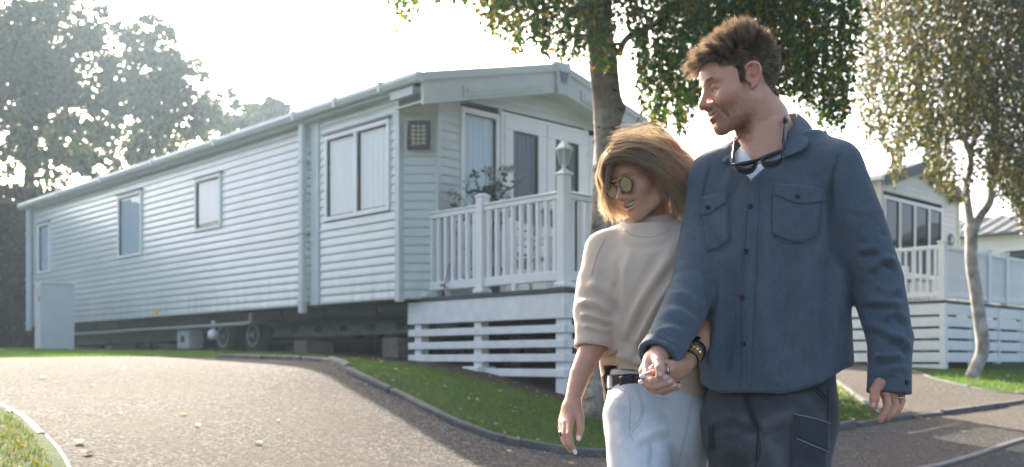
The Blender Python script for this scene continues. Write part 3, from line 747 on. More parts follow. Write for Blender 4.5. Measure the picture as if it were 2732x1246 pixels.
# railing: posts, rails, balusters
RZ = DZ+.935
def newel(x, y, top):
    p = dbox('newel_post', MAT_PVC, x-.055, x+.055, y-.055, y+.055, DZ, DZ+top, .008)
    dbox('post_skirt', MAT_PVC, x-.078, x+.078, y-.078, y+.078, DZ, DZ+.05, .012, p); dbox('post_cap', MAT_PVC, x-.066, x+.066, y-.066, y+.066, DZ+top, DZ+top+.03, .008, p)
    dbox('post_cap', MAT_PVC, x-.045, x+.045, y-.045, y+.045, DZ+top+.03, DZ+top+.045, .008, p)
px_ = DX0+.045
newel(px_, -.14, 1.02); newel(px_, -1.09, 1.02); newel(px_, DY0+.045, 1.10)
bal = MB().box(-.0225,.0225,-.0225,.0225,DZ+.17,RZ-.05,.004).mesh('baluster'); bal.materials.append(MAT_PVC)
def rail_run(axis, a0, a1, c):
    def rb(nm, z0, z1, w, ch=.008):
        return dbox(nm, MAT_PVC, *( (a0, a1, c-w, c+w) if axis == 0 else (c-w, c+w, a0, a1)), z0, z1, ch)
    rb('top_rail', RZ-.06, RZ-.012, .032); rb('hand_rail', RZ-.012, RZ+.02, .042, .012); rb('bottom_rail', DZ+.07, DZ+.17, .03)
    n = int((a1-a0)/.112); 
    for k in range(n):
        a = a0+(k+.5)*(a1-a0)/n; add_obj('baluster', bal, None, deck, (a, c, 0) if axis == 0 else (c, a, 0))
rail_run(1, -1.035, -.195, px_); rail_run(1, DY0+.10, -1.145, px_)
rail_run(0, px_+.055, 2.2, DY0+.045); newel(2.25, DY0+.045, 1.02); rail_run(0, 2.305, DX1-.1, DY0+.045); newel(DX1-.05, DY0+.045, 1.02)
for y in (-.5,-1.6): dbox('rail_foot', MAT_PVC, px_-.03, px_+.03, y-.03, y+.03, DZ, DZ+.07, .004)

def to_world(x, y, z): 
    w = Matrix.Rotation(VROT, 4, 'Z') @ Vector((x, y, 0)); return Vector((w.x-1.262, w.y+11.4, z))
# lantern on the corner newel
lw = to_world(px_, DY0+.045, DZ+1.145)
lan = empty('post_lantern', lw, VROT); lan.scale = (.74,.74,.80); tag(lan, 'small white lantern with glass sides on the deck corner post', 'lantern')
def frustum(z0, z1, w0, w1): 
    return MB().hull([(sx*w, sy*w, z) for (w, z) in ((w0, z0), (w1, z1)) for sx in (-1,1) for sy in (-1,1)])
MB().lathe([(.06,0),(.06,.012),(.028,.03),(.026,.055),(.04,.075)], 12).build('lantern_base', MAT_PVC, lan, True)
m = NT('lantern_glass'); t_ = m.n('ShaderNodeBsdfTransparent', {'Color': (.82,.86,.86,1)}); m.set(col=(.6,.64,.64), rough=.1); mx_ = m.n('ShaderNodeMixShader', {0:.45, 1:m.p.outputs[0], 2:t_.outputs[0]}); m.link(mx_.outputs[0], m.out.inputs[0]); MAT_LANG = m.m
frustum(.08, .26, .038, .066).build('lantern_glass', MAT_LANG, lan)
for sx in (-1,1):
    for sy in (-1,1): MB().tube([(sx*.04,sy*.04,.075),(sx*.069,sy*.069,.265)], .006, 5).build('lantern_bar', MAT_PVC, lan)
frustum(.262, .285, .085, .080).build('lantern_rim', MAT_PVC, lan)
frustum(.285, .345, .074, .034).build('lantern_roof', MAT_PVC, lan); frustum(.345,.365,.04,.03).build('lantern_cap', MAT_PVC, lan)
MB().lathe([(.012,.365),(.018,.38),(.008,.395),(.012,.41),(.004,.44)], 10).build('lantern_finial', MAT_PVC, lan, True)
MB().lathe([(.014,.08),(.014,.15),(.02,.17),(.018,.2),(.004,.215)], 10).build('bulb', MAT_NET, lan, True)

# white garden chair on the deck
cw = to_world(1.15, -1.1, DZ); ch = empty('garden_chair', cw, VROT+.4); tag(ch, 'white slatted garden chair half hidden behind the deck railing', 'chair')
for sx in (-.24,.24):
    for sy in (-.22,.22): MB().box(sx-.02,sx+.02,sy-.02,sy+.02,0,.44 if sy<0 else .85,.004).build('leg', MAT_PVC, ch)
    MB().box(sx-.03,sx+.03,-.26,.22,.62,.65,.006).build('armrest', MAT_PVC, ch); MB().box(sx-.018,sx+.018,-.24,-.2,.44,.62).build('arm_post', MAT_PVC, ch)
for k in range(5): MB().box(-.24,.24,-.24+k*.095,-.16+k*.095,.42,.44,.004).build('seat_slat', MAT_PVC, ch)
for k in range(4): MB().box(-.22,.22,.20,.22,.5+k*.09,.57+k*.09,.004).build('back_slat', MAT_PVC, ch)

# flowering plant inside the railing
def flower_plant():
    base = to_world(.62, -.78, DZ); root = empty('flowering_plant', base); tag(root, 'potted artificial lilac plant with teal leaves trailing over the railing', 'plant')
    MB().lathe([(.10,0),(.13,.02),(.16,.28),(.175,.29),(.175,.32),(.15,.32),(.14,.27)], 16).build('pot', M_plain('pot_grey',(.12,.12,.12),.6), root, True)
    st = MB(); leaf = MB(); fl = MB(); rr = random.Random(4)
    tips = []
    for k in range(34):
        a = rr.uniform(0, 2*math.pi); sp = rr.uniform(.05,.48); h = rr.uniform(.75,1.45)-sp*.35
        dx, dy = math.cos(a)*sp, math.sin(a)*sp*.6
        pts = [(0,0,.28),(dx*.3,dy*.3,.28+h*.45),(dx*.7,dy*.7,.28+h*.8),(dx,dy,.28+h*.86+rr.uniform(-.2,.08))]
        st.tube(pts, [.006,.005,.004,.003], 5); tips.append(pts)
    # trailing stem through the pickets
    tr = [(0,0,.4),(-.3,-.02,.55),(-.42,-.05,.35),(-.47,-.08,.12),(-.5,-.1,-.02)]; st.tube(tr, .005, 5); tips.append(tr[1:])
    tr = [(0,0,.6),(-.3,.15,1.0),(-.38,.2,1.06),(-.46,.22,.95)]; st.tube(tr, .005, 5); tips.append(tr)
    for pts in tips:
        for q in range(11):
            t = rr.uniform(.35, 1)*(len(pts)-1); i = min(int(t), len(pts)-2); p = Vector(pts[i]).lerp(Vector(pts[i+1]), t-i)
            d = Vector((rr.gauss(0,1), rr.gauss(0,1), rr.gauss(-.2,.7))).normalized(); s = rr.uniform(.05,.10); n = d.cross(Vector((rr.gauss(0,1),rr.gauss(0,1),1))).normalized()
            leaf.add([p, p+d*s*.5+n*s*.28, p+d*s, p+d*s*.5-n*s*.28], [(0,1,2,3)])
        e = Vector(pts[-1])
        if rr.random() < .8:
            ln_ = rr.uniform(.10,.2); dd = (Vector(pts[-1])-Vector(pts[-2])).normalized()*.5+Vector((0,0,-.5))
            for q in range(46):
                t = rr.random(); p = e+dd*ln_*t+Vector((rr.gauss(0,.028*(1-t*.6)), rr.gauss(0,.028*(1-t*.6)), rr.gauss(0,.02)))
                s = .013; n1 = Vector((rr.gauss(0,1),rr.gauss(0,1),rr.gauss(0,1))).normalized(); n2 = n1.orthogonal().normalized()
                fl.add([p+n1*s, p+n2*s, p-n1*s, p-n2*s], [(0,1,2,3)])
    st.build('stem', M_plain('plant_stem',(.05,.07,.04),.7), root)
    tag(leaf.build('foliage', M_leaf('plant_leaf', [(.02,.06,.055),(.03,.10,.085),(.025,.05,.045),(.04,.13,.11)], .3), root), kind='stuff')
    tag(fl.build('blossom', M_leaf('plant_blossom', [(.30,.25,.30),(.38,.31,.36),(.24,.19,.25)], .3), root), kind='stuff')
flower_plant()

# ================================================================ grey meter cabinet
cb = unp(158, 931, 16.6); g = gz1(cb.x, cb.y)
cab = empty('meter_cabinet', (cb.x, cb.y, g-.02), 0.62); tag(cab, 'grey steel meter cabinet with sticker, standing before the caravan\'s far end', 'cabinet')
MAT_CAB = M_plain('cabinet_grey', (.56,.57,.57), .45, .05, 5)
h = 1.12
MB().box(-.30,.20,-.16,.30,.04,h-.02,.006).build('cabinet_body', MAT_CAB, cab); MB().box(-.29,.19,-.15,.29,-.05,.04).build('plinth', MAT_DARK, cab)
MB().box(-.315,.215,-.175,.315,h-.018,h+.01,.006).build('cabinet_top', MAT_CAB, cab)
dr = MB().box(-.318,-.30,-.15,.29,.05,h-.03,.004).build('door', MAT_CAB, cab)
MB().box(-.326,-.318,-.11,-.06,h-.30,h-.22,.002).build('door_lock', MAT_SEAL, dr)
MB().box(-.321,-.318,.02,.09,h-.17,h-.08).build('sticker', M_plain('sticker_blue',(.03,.18,.35),.4), dr); MB().box(-.321,-.318,.03,.085,h-.215,h-.172).build('sticker', MAT_YEL, dr); MB().box(-.321,-.318,.035,.07,h-.25,h-.217).build('sticker', M_plain('sticker_red',(.45,.03,.03),.4), dr)

# ================================================================ second van and deck
Q = Vector((9.56, 21.7, 0)); V2W = 3.5
v2o = Q-Vector((.7235,.6903,0))*V2W
van2 = empty('static_caravan', (v2o.x, v2o.y, 0), VROT); tag(van2, 'cream static caravan with dark roof behind the man\'s arm and a white deck', 'caravan')
Z2, ZE2, RG2 = 2.08, 4.50, 5.03
w2 = [(.08,2.69,2.75,4.24)]
for k in range(26):
    z0 = Z2+k*.112; z1 = z0+.112; x0, x1 = .04, V2W-.04
    if z1 > ZE2: t = ((z0+z1)/2-ZE2)/(RG2-ZE2); x0 = max(x0, t*V2W/2); x1 = min(x1, V2W-t*V2W/2)
    if x1-x0 < .25: break
    for (s0, s1) in cut(x0, x1, w2, z0, z1): plank(van2, MAT_SIDE2, 0, -1, 0, s0, s1, z0, z1, .5)
    if z1 < ZE2+.05: plank(van2, MAT_SIDE2, 1, -1, 0, .06, 9.9, z0, z1, .5); plank(van2, MAT_SIDE2, 1, 1, V2W, .06, 9.9, z0, z1, .5)
MB().prism([(.12, Z2+.02),(V2W-.05, Z2+.02),(V2W-.05, ZE2-.03),(V2W/2, RG2-.08),(.12, ZE2-.03)], 1, .17, 9.9).build('inner_shell', MAT_ROOM, van2)
for x in (0, V2W): MB().box(x-.04,x+.04,-.03,.06,Z2-.04,ZE2+.02,.006).build('corner_trim', MAT_SIDE2, van2)
window(van2, 0, -1, 0, *w2[0], mullions=(.74,1.39,2.04), fw=.07, curtain=MAT_NETD, waves=4, curt=(.8,1), drip=False, glass=MAT_GLASS_DK)
for s in (-1,1):
    def X2(t): return V2W/2+s*(V2W/2+.14)*t
    P = [(X2(t), y, RG2+.02-t*(RG2-ZE2)+z) for t in (0,1) for y in (-.16, 10) for z in (0, .06)]; MB().hull(P).build('roof_panel', MAT_ROOF, van2)
    P = [(X2(t), y, RG2-.005-t*(RG2-ZE2)+z) for t in (0,1) for y in (-.19,-.162) for z in (-.13, .07)]; MB().hull(P).build('barge_board', MAT_ROOF, van2)
    MB().box(*sorted((X2(1.0), X2(1.06))), -.16, 10, ZE2-.02, ZE2+.06, .01).build('gutter', MAT_PVC if s < 0 else MAT_ROOF, van2)
for (x, z) in ((2.05,4.66),(3.0,4.42)): MB().box(x,x+.16,-.09,-.012,z,z+.05,.01).build('spot_lamp', MAT_SEAL, van2)
pl = MB().lathe([(.005,-.03),(.13,-.03),(.14,-.015),(.13,0)], 20, (3.10,-.01,3.62), 1).build('round_plaque', M_plain('plaque_blue',(.06,.10,.15),.4), van2, True)
MB().prism([(3.05,3.57),(3.10,3.70),(3.15,3.57),(3.10,3.60)], 1, -.048,-.042).build('plaque_mark', MAT_PVC, pl)
sg = MB().box(3.08,3.44,-.05,-.012,2.78,3.08,.006).build('name_board', M_plain('board_dark',(.07,.06,.055),.6), van2)
for k in range(4): MB().box(3.13+k*.07,3.165+k*.07,-.056,-.05,2.86,3.0).build('board_mark', MAT_SIDE2, sg)
MB().box(.02,V2W-.02,.02,9.8,Z2-.12,Z2+.005).build('floor_underside', MAT_BELLY, van2)
for x in (.5, 2.9): MB().box(x-.03,x+.03,0,9.6,1.75,1.95).build('chassis_beam', MAT_CHASSIS, van2)
for y in (.6,3,6): 
    for x in (.5,2.9): MB().box(x-.2,x+.2,y-.15,y+.15,.85,1.75).build('block_pier', MAT_BLOCK, van2)
MB().box(-.05,.0,.3,.42,2.0,ZE2,.01).build('downpipe', MAT_PVC, van2)
MB().box(.3,.42,2.3,2.6,5.0,5.18).box(.34,.38,2.4,2.5,4.6,5.0).build('flue', MAT_TRIM, van2)

deck2 = empty('veranda_deck', (7.41, 17.36, 0), VROT); tag(deck2, 'white veranda deck with close-boarded skirt behind the forked birch', 'deck')
Z2D = 2.105
def d2(nm, mat, x0, x1, y0, y1, z0, z1, c=.006, par=None): return MB().box(x0,x1,y0,y1,z0,z1,c).build(nm, mat, par or deck2)
D2X, D2Y = 6.2, 4.2
for k in range(11): d2('floor_board', MAT_DECK, .03, D2X, .03+k*.142, .165+k*.142, Z2D-.03, Z2D, .002)
for k in range(7): d2('floor_board', MAT_DECK, .03+k*.142, .165+k*.142, 1.62, D2Y, Z2D-.03, Z2D, .002)
d2('edge_strip', MAT_DARK, -.05, 0, -.05, D2Y, Z2D-.045, Z2D); d2('edge_strip', MAT_DARK, 0.001, D2X, -.05, 0, Z2D-.045, Z2D)
zb2 = [Z2D-.24-k*.205 for k in range(6)]
for k, z in enumerate(zb2):
    z1 = z+.165 if k else z+.19
    d2('skirt_board', MAT_PAINT2, -.03, 0, -.03, D2Y, z, z1, .004); 
    if z > .9: d2('skirt_board', MAT_PAINT2, .004, D2X, -.03, 0, z, z1, .004)
d2('skirt_post', MAT_PAINT2, -.045, .06, -.045, .06, .84, Z2D-.05)
for x in (1.15,2.3,3.45,4.6): d2('skirt_post', MAT_PAINT2, x, x+.07, -.045, -.03, .95, Z2D-.05); d2('skirt_post', MAT_PAINT2, x, x+.07, .002, .07, .8, Z2D-.05)
for y in (1.3,2.6): d2('skirt_post', MAT_PAINT2, -.04, -.03, y, y+.07, .9, Z2D-.05)
RZ2 = Z2D+.94
bal2 = MB().box(-.02,.02,-.02,.02,Z2D+.15,RZ2-.05,.003).mesh('baluster'); bal2.materials.append(MAT_PAINT2)
def run2(axis, a0, a1, c, pitch):
    def rb(nm, z0, z1, w): return d2(nm, MAT_PAINT2, *((a0,a1,c-w,c+w) if axis == 0 else (c-w,c+w,a0,a1)), z0, z1)
    rb('top_rail', RZ2-.05, RZ2+.015, .035); rb('bottom_rail', Z2D+.06, Z2D+.15, .03)
    n = int((a1-a0)/pitch)
    for k in range(n): 
        a = a0+(k+.5)*(a1-a0)/n; add_obj('baluster', bal2, None, deck2, (a,c,0) if axis == 0 else (c,a,0))
def newel2(x, y):
    p = d2('newel_post', MAT_PAINT2, x-.06,x+.06,y-.06,y+.06,Z2D,RZ2+.05,.008); d2('post_cap', MAT_PAINT2, x-.075,x+.075,y-.075,y+.075,RZ2+.05,RZ2+.085,.01,p)
for x in (.04,1.95,2.8,4.6): newel2(x,.04)
newel2(.04,2.0); newel2(.04,4.0)
run2(0,.10,1.89,.04,.075); run2(0,2.01,2.74,.04,.075); run2(0,2.86,4.54,.04,.075); run2(0,4.66,6.1,.04,.075)
run2(1,.10,1.94,.04,.125); run2(1,2.06,3.94,.04,.125)
# white bench seen through its pickets
bw = Matrix.Rotation(VROT,4,'Z') @ Vector((.7,.9,0)); bn = empty('garden_bench', (7.41+bw.x, 17.36+bw.y, Z2D), VROT); tag(bn, 'white garden bench seen between the pickets of the far deck', 'bench')
for sx in (-.3,.3):
    for sy in (-.2,.2): MB().box(sx-.03,sx+.03,sy-.03,sy+.03,0,.42).build('leg', MAT_PVC, bn)
MB().box(-.36,.36,-.25,.25,.42,.47,.01).build('seat', MAT_PVC, bn); MB().box(-.36,.36,.2,.25,.5,.72,.01).build('backrest', MAT_PVC, bn)

# ================================================================ third van, far right
o3 = unp(2560, 965, 27.5); van3 = empty('static_caravan', (o3.x, o3.y, 0), VROT); tag(van3, 'white static caravan with dark tiled roof beyond the second deck, at the picture\'s edge', 'caravan')
Z3, ZE3 = 2.0, 4.45
for k in range(19):
    z0 = Z3+k*.13; 
    for (s0, s1) in cut(-6.5, 4, [(-2.35,-1.15,2.9,3.88)], z0, z0+.13): plank(van3, MAT_SIDE3, 1, -1, 0, s0, s1, z0, z0+.13, .6)
    plank(van3, MAT_SIDE3, 0, -1, -6.5, 0, 4, z0, z0+.13, .6)
MB().box(.17,3.9,-6.3,3.9,Z3,ZE3).build('inner_shell', MAT_ROOM, van3)
window(van3, 1, -1, 0, -2.35, -1.15, 2.9, 3.88, fw=.08, fmat=MAT_ROOF, curtain=MAT_NETD, waves=5, drip=False, glass=MAT_GLASS_DK)
MB().hull([(x,y,z) for (x,z) in ((-.2,ZE3-.02),(2,ZE3+.70),(4.2,ZE3-.02),(-.2,ZE3-.08),(4.2,ZE3-.08)) for y in (-6.7,4.1)]).build('roof', MAT_ROOF, van3)
tile = MB().prism([(0,0),(.0,.045),(.06,.06),(.12,.045),(.2,.02),(.26,.02),(.26,0)], 1, 0, .01)
tl = MB()
for k in range(1):
    n = 7
    vs = []; 
    for (a, r) in ((0,0),(.46,.15)):
        for j in range(n): t = j/(n-1); vs.append((a, t*.40, r+.02+.028*math.sin(t*2*math.pi)))
    tl.add(vs, [(j,n+j,n+j+1,j+1) for j in range(n-1)]+[(n-1+n*0, 0, 0)][:0])
    vs2 = [(x,y,z-.03) for x,y,z in vs[:n]]; tl.add(vs[:n]+vs2, [(j,j+1,n+j+1,n+j) for j in range(n-1)])
tme = tl.mesh('roof_tile', True); tme.materials.append(MAT_ROOF)
roof3 = [o for o in van3.children if o.name.startswith('roof')][-1]
for i in range(5):
    for j in range(26): add_obj('roof_tile', tme, None, roof3, (-.2+i*.44, -6.6+j*.41, ZE3-.02+i*.144))
MB().box(-.28,-.2,-6.7,4.1,ZE3-.1,ZE3-.02,.01).build('gutter', MAT_ROOF, van3)
# panels added on the far side, blocking the bright horizon under the first van
for k in range(12): MB().box(VW-.05, VW-.02, .05+k*.99, 1.02+k*.99, .8, ZB-.01, .004).build('horizon_blocker', MAT_BELLY, van)
# ================================================================ trees and hedges
def mat_birch():
    m = NT('birch_bark'); c = m.coord('Object'); 
    st = m.noise(7, 6, .7, m.coord('Object', (1,1,3.2))); g = m.noise(28, 5, .7, m.coord('Object',(1,1,.6))); pat = m.noise(2.4, 5, .65, c)
    col = m.ramp(g, [(.25,(.30,.25,.20)),(.55,(.50,.44,.38)),(.8,(.68,.64,.58))])
    col = m.mix(m.ramp(pat, [(.40,(0,0,0)),(.60,(.75,.75,.75))]), col, (.19,.125,.085))
    col = m.mix(m.ramp(st, [(.54,(0,0,0)),(.63,(.95,.95,.95))]), col, (.035,.024,.018))
    m.set(col=col, rough=.8, spec=.25); h = m.n('ShaderNodeMath', {0: st, 1: g}, operation='ADD').outputs[0]; m.bump(h, .8, .03); return m.m
MAT_BIRCH = mat_birch()
MAT_BIRCH_W = M_plain('birch_bark_white', (.36,.325,.29), .8, .6, 5, .6, 30)
MAT_BARK = M_plain('dark_bark', (.06,.045,.035), .9, .35, 9, .8, 40)
MAT_TWIG = M_plain('twig', (.05,.032,.02), .8)
MAT_BLEAF = M_leaf('birch_leaf', [(.018,.05,.01),(.03,.075,.014),(.045,.095,.016),(.06,.105,.015),(.03,.065,.013),(.02,.05,.012),(.10,.12,.015),(.28,.15,.02)], .42, .4)
MAT_BLEAF2 = M_leaf('birch_leaf_gold', [(.022,.038,.012),(.03,.05,.014),(.05,.062,.016),(.10,.08,.016),(.15,.095,.015),(.036,.048,.015),(.026,.038,.014),(.026,.042,.014),(.17,.09,.015)], .26, .45)
MAT_DLEAF = M_leaf('tree_leaf_dark', [(.018,.032,.014),(.025,.045,.018),(.035,.055,.02),(.05,.07,.02),(.028,.04,.018)], .3, .5)
MAT_DLEAF2 = M_leaf('tree_leaf_yellow', [(.05,.08,.02),(.08,.10,.02),(.12,.12,.025),(.06,.075,.02)], .4, .5)
MAT_HEDGE = M_leaf('hedge_leaf', [(.012,.022,.01),(.018,.032,.013),(.025,.04,.016)], .2, .5)

BL = np.array([(0,0),(.30,.22),(.40,.48),(.16,.78),(0,1.08),(-.16,.78),(-.40,.48),(-.30,.22)])   # leaf outline, tip at +y
def leaves_mesh(name, P, D, size, mat, parent, n_out=8):
    """one leaf per point, hanging along D (unit), random roll; two quads folded along the rib"""
    n = len(P); s = size*rng.uniform(.65, 1.25, n)
    D = D/np.linalg.norm(D, axis=1, keepdims=True)
    r = rng.normal(0, 1, (n,3)); A = np.cross(D, r); A /= np.linalg.norm(A, axis=1, keepdims=True); N = np.cross(A, D)
    if n_out == 8:
        T = BL; fold = np.abs(T[:,0])*.35
        V = P[:,None]+s[:,None,None]*(A[:,None]*T[None,:,:1]+D[:,None]*T[None,:,1:]+N[:,None]*fold[None,:,None])
        F = (np.arange(n)[:,None,None]*8+np.array([(0,1,2,3),(0,3,4,5),(0,5,6,7)])[None]).reshape(-1,4)
    else:
        T = np.array([(0,0),(.38,.5),(0,1.0),(-.38,.5)]); V = P[:,None]+s[:,None,None]*(A[:,None]*T[None,:,:1]+D[:,None]*T[None,:,1:])
        F = np.arange(n*4).reshape(n,4)
    o = add_obj(name, np_mesh(name, V.reshape(-1,3), F, False), mat, parent); tag(o, kind='stuff'); return o
def limb(mb, pts, r0, r1, n=10, wob=.0):
    pts = smooth_line([tuple(p) for p in pts], max(6, len(pts)*5)); k = len(pts)
    rs = [r0+(r1-r0)*(i/(k-1))**.8+wob*rng.uniform(-1,1)*r0 for i in range(k)]
    mb.tube([tuple(p) for p in pts], rs, n); return pts

def strands(S0, L, lean, step, sway=.03):
    """hanging twigs: start points, lengths; returns leaf points, leaf directions and twig polylines"""
    LP = []; LD = []; TW = []
    for p, l, le in zip(S0, L, lean):
        n = max(2, int(l/step)); t = np.linspace(0, 1, n)
        ph = rng.uniform(0, 6.28, 2); am = rng.uniform(.3, 1, 2)*sway
        x = p[0]+le[0]*l*(t**.7)+am[0]*np.sin(t*5+ph[0]); y = p[1]+le[1]*l*(t**.7)+am[1]*np.sin(t*4+ph[1]); z = p[2]-l*t
        q = np.stack([x,y,z],1); TW.append(q)
        off = rng.normal(0, 1, (n,3)); off[:,2] = -abs(off[:,2])*.6-.55; off /= np.linalg.norm(off, axis=1, keepdims=True)
        LP.append(q+off*.012); LD.append(off)
    return np.vstack(LP), np.vstack(LD), TW
def twig_mesh(name, TW, r, mat, parent):
    mb = MB()
    for q in TW:
        k = len(q); sel = q[np.linspace(0, k-1, min(k, 6)).astype(int)]
        mb.tube([tuple(p) for p in sel], [r*(1-.6*i/(len(sel)-1)) for i in range(len(sel))], 4, False)
    tag(mb.build(name, mat, parent), kind='stuff')

def birch_one():
    Y0 = 8.25; base = unp(1601, 1095, Y0); bz = gz1(base.x, base.y)
    root = empty('birch_tree', (0,0,0)); tag(root, 'birch with thick peeling trunk and drooping green crown behind the couple', 'tree')
    path = [(1602,1118),(1602,1080),(1607,900),(1606,700),(1612,560),(1617,420),(1619,300),(1612,200),(1604,100),(1598,0),(1600,-160),(1612,-420),(1600,-760)]
    wid = [118,78,66,66,66,68,80,67,64,62,56,44,22]
    ctr = [unp(x,y,Y0) for x,y in path]; P = smooth_line([tuple(c) for c in ctr], 60); W = np.interp(np.linspace(0,1,60), np.linspace(0,1,len(wid)), wid)/2/FPX*Y0
    # thick uneven trunk
    n = 20; vs = []; fs = []
    for i, (p, w) in enumerate(zip(P, W)):
        for k in range(n):
            a = 2*math.pi*k/n; rr = w*(1+.05*math.sin(3*a+i*.35)+.04*math.sin(5*a-i*.6)+.03*math.sin(i*1.7+a))
            # branch collar with a swelling
            dz = (p[2]-unp(0,300,Y0).z); rr += w*.55*math.exp(-(dz/.06)**2)*max(0, math.cos(a-.15))**2+w*.16*math.exp(-((dz-.07)/.03)**2)*max(0,math.cos(a-3.6))
            vs.append((p[0]+rr*math.cos(a), p[1]+rr*math.sin(a), p[2]))
    for i in range(len(P)-1):
        for k in range(n): k2=(k+1)%n; fs.append((i*n+k, i*n+k2, (i+1)*n+k2, (i+1)*n+k))
    fs.append(tuple(range(n))[::-1]); MB().add(vs, fs).build('trunk', MAT_BIRCH, root, True)
    mb = MB(); br = []
    def B(pts, r0, r1): br.append(limb(mb, [unp(x,y,Y) for x,y,Y in pts], r0, r1, 7))
    B([(1650,150,8.25),(1670,105,8.2),(1715,80,8.1),(1800,30,7.9),(1900,-60,7.7),(2060,-140,7.5),(2200,-100,7.4)], .03, .008)
    B([(1605,60,8.25),(1560,-40,8.0),(1450,-120,7.7),(1300,-160,7.4),(1150,-120,7.3),(1060,-60,7.2)], .03, .006)
    B([(1600,-100,8.25),(1700,-240,8.5),(1900,-330,8.8),(2150,-300,9.0),(2300,-180,9.2)], .035, .008)
    B([(1605,-200,8.25),(1500,-330,8.6),(1350,-380,9.0)], .03, .008)
    B([(1605,-250,8.25),(1700,-330,7.7),(1850,-340,7.2),(2050,-260,6.9)], .03, .008)
    B([(1605,-420,8.25),(1750,-600,8.3),(1950,-650,8.4)], .025, .006); B([(1605,-420,8.25),(1450,-620,8.2),(1250,-600,8.1)], .025, .006)
    for (x,y) in ((1640,60),(1655,20),(1630,-20)): B([(1604,y+60,8.25),(x,y,8.15),(x+40,y-50,8.0)], .012, .004)
    mb.build('branch', MAT_BIRCH, root, True)
    # hanging curtain: bottom outline in the photograph, sampled as strands
    ex = [1045,1075,1110,1125,1150,1180,1230,1262,1290,1320,1350,1385,1420,1450,1480,1520,1555,1580,1600,1630,1650,1662,1690,1712,1735,1760,1790,1815,1850,1900,2000,2080,2130,2160,2190,2215,2240,2262,2280,2300]
    ey = [ 20, 85, 55,  25,  15,   5,   8,  20,  60, 105,  95, 140, 110, 150, 130, 170, 160, 150, 200, 190, 120,  70,  80, 210, 385, 390, 250, 385, 290, 280, 260, 240, 270, 300, 330, 345, 372, 300, 225,  60]
    dens = np.interp(np.linspace(1045,2300,400), [1045,1120,1200,1260,1400,1500,1620,1655,1705,1760,1830,2100,2230,2300],[.7,.7,.3,1.0,1.3,1.4,1.2,.5,.6,1.3,2.0,2.0,1.4,.5]); cd = np.cumsum(dens); cd /= cd[-1]
    N = 2600; px = np.interp(rng.random(N), cd, np.linspace(1045,2300,400)); Y = rng.normal(7.9, .75, N).clip(6.3, 9.8)
    # leaves near the trunk stay off its face mostly
    eb = np.interp(px, ex, ey)
    bot = eb-(rng.random(N)**.75)*(eb+190); bot = np.where(rng.random(N) < .28, eb-rng.uniform(0, 40, N), bot)
    top = bot-rng.uniform(60, 420, N)
    onT = (abs(px-1608) < 46) & (Y < 8.35) & (bot > 200); bot = np.where(onT, bot-90, bot)
    S0 = np.stack([(px-1366)/FPX*Y, Y, CAMZ-(top-965)/FPX*Y], 1); L = (bot-top)/FPX*Y
    lean = np.stack([np.where(px < 1600, -.10, .08)+rng.normal(0,.07,N), rng.normal(0,.06,N)], 1)
    S0[:,0] -= lean[:,0]*L; 
    lp, ld, tw = strands(S0, L, lean, .030)
    keep = rng.random(len(lp)) < .86; lp, ld = lp[keep]+rng.normal(0,.014,(keep.sum(),3)), ld[keep]
    # upper crown beyond the frame, coarser
    M = 9000; c = rng.normal(0,1,(M,3)); c /= np.linalg.norm(c,axis=1,keepdims=True); c *= rng.random((M,1))**.4
    up = np.stack([.9+c[:,0]*2.3, 8.3+c[:,1]*1.9, 5.6+c[:,2]*1.3], 1); up = up[up[:,2] > CAMZ+(965+40)/FPX*up[:,1]]
    leaves_mesh('crown', lp, ld, .041, MAT_BLEAF, root); twig_mesh('twig', tw, .0022, MAT_TWIG, root)
    ud = rng.normal(0,1,(len(up),3)); ud[:,2] -= 1; leaves_mesh('crown', up, ud, .075, MAT_BLEAF, root, 4)
birch_one()

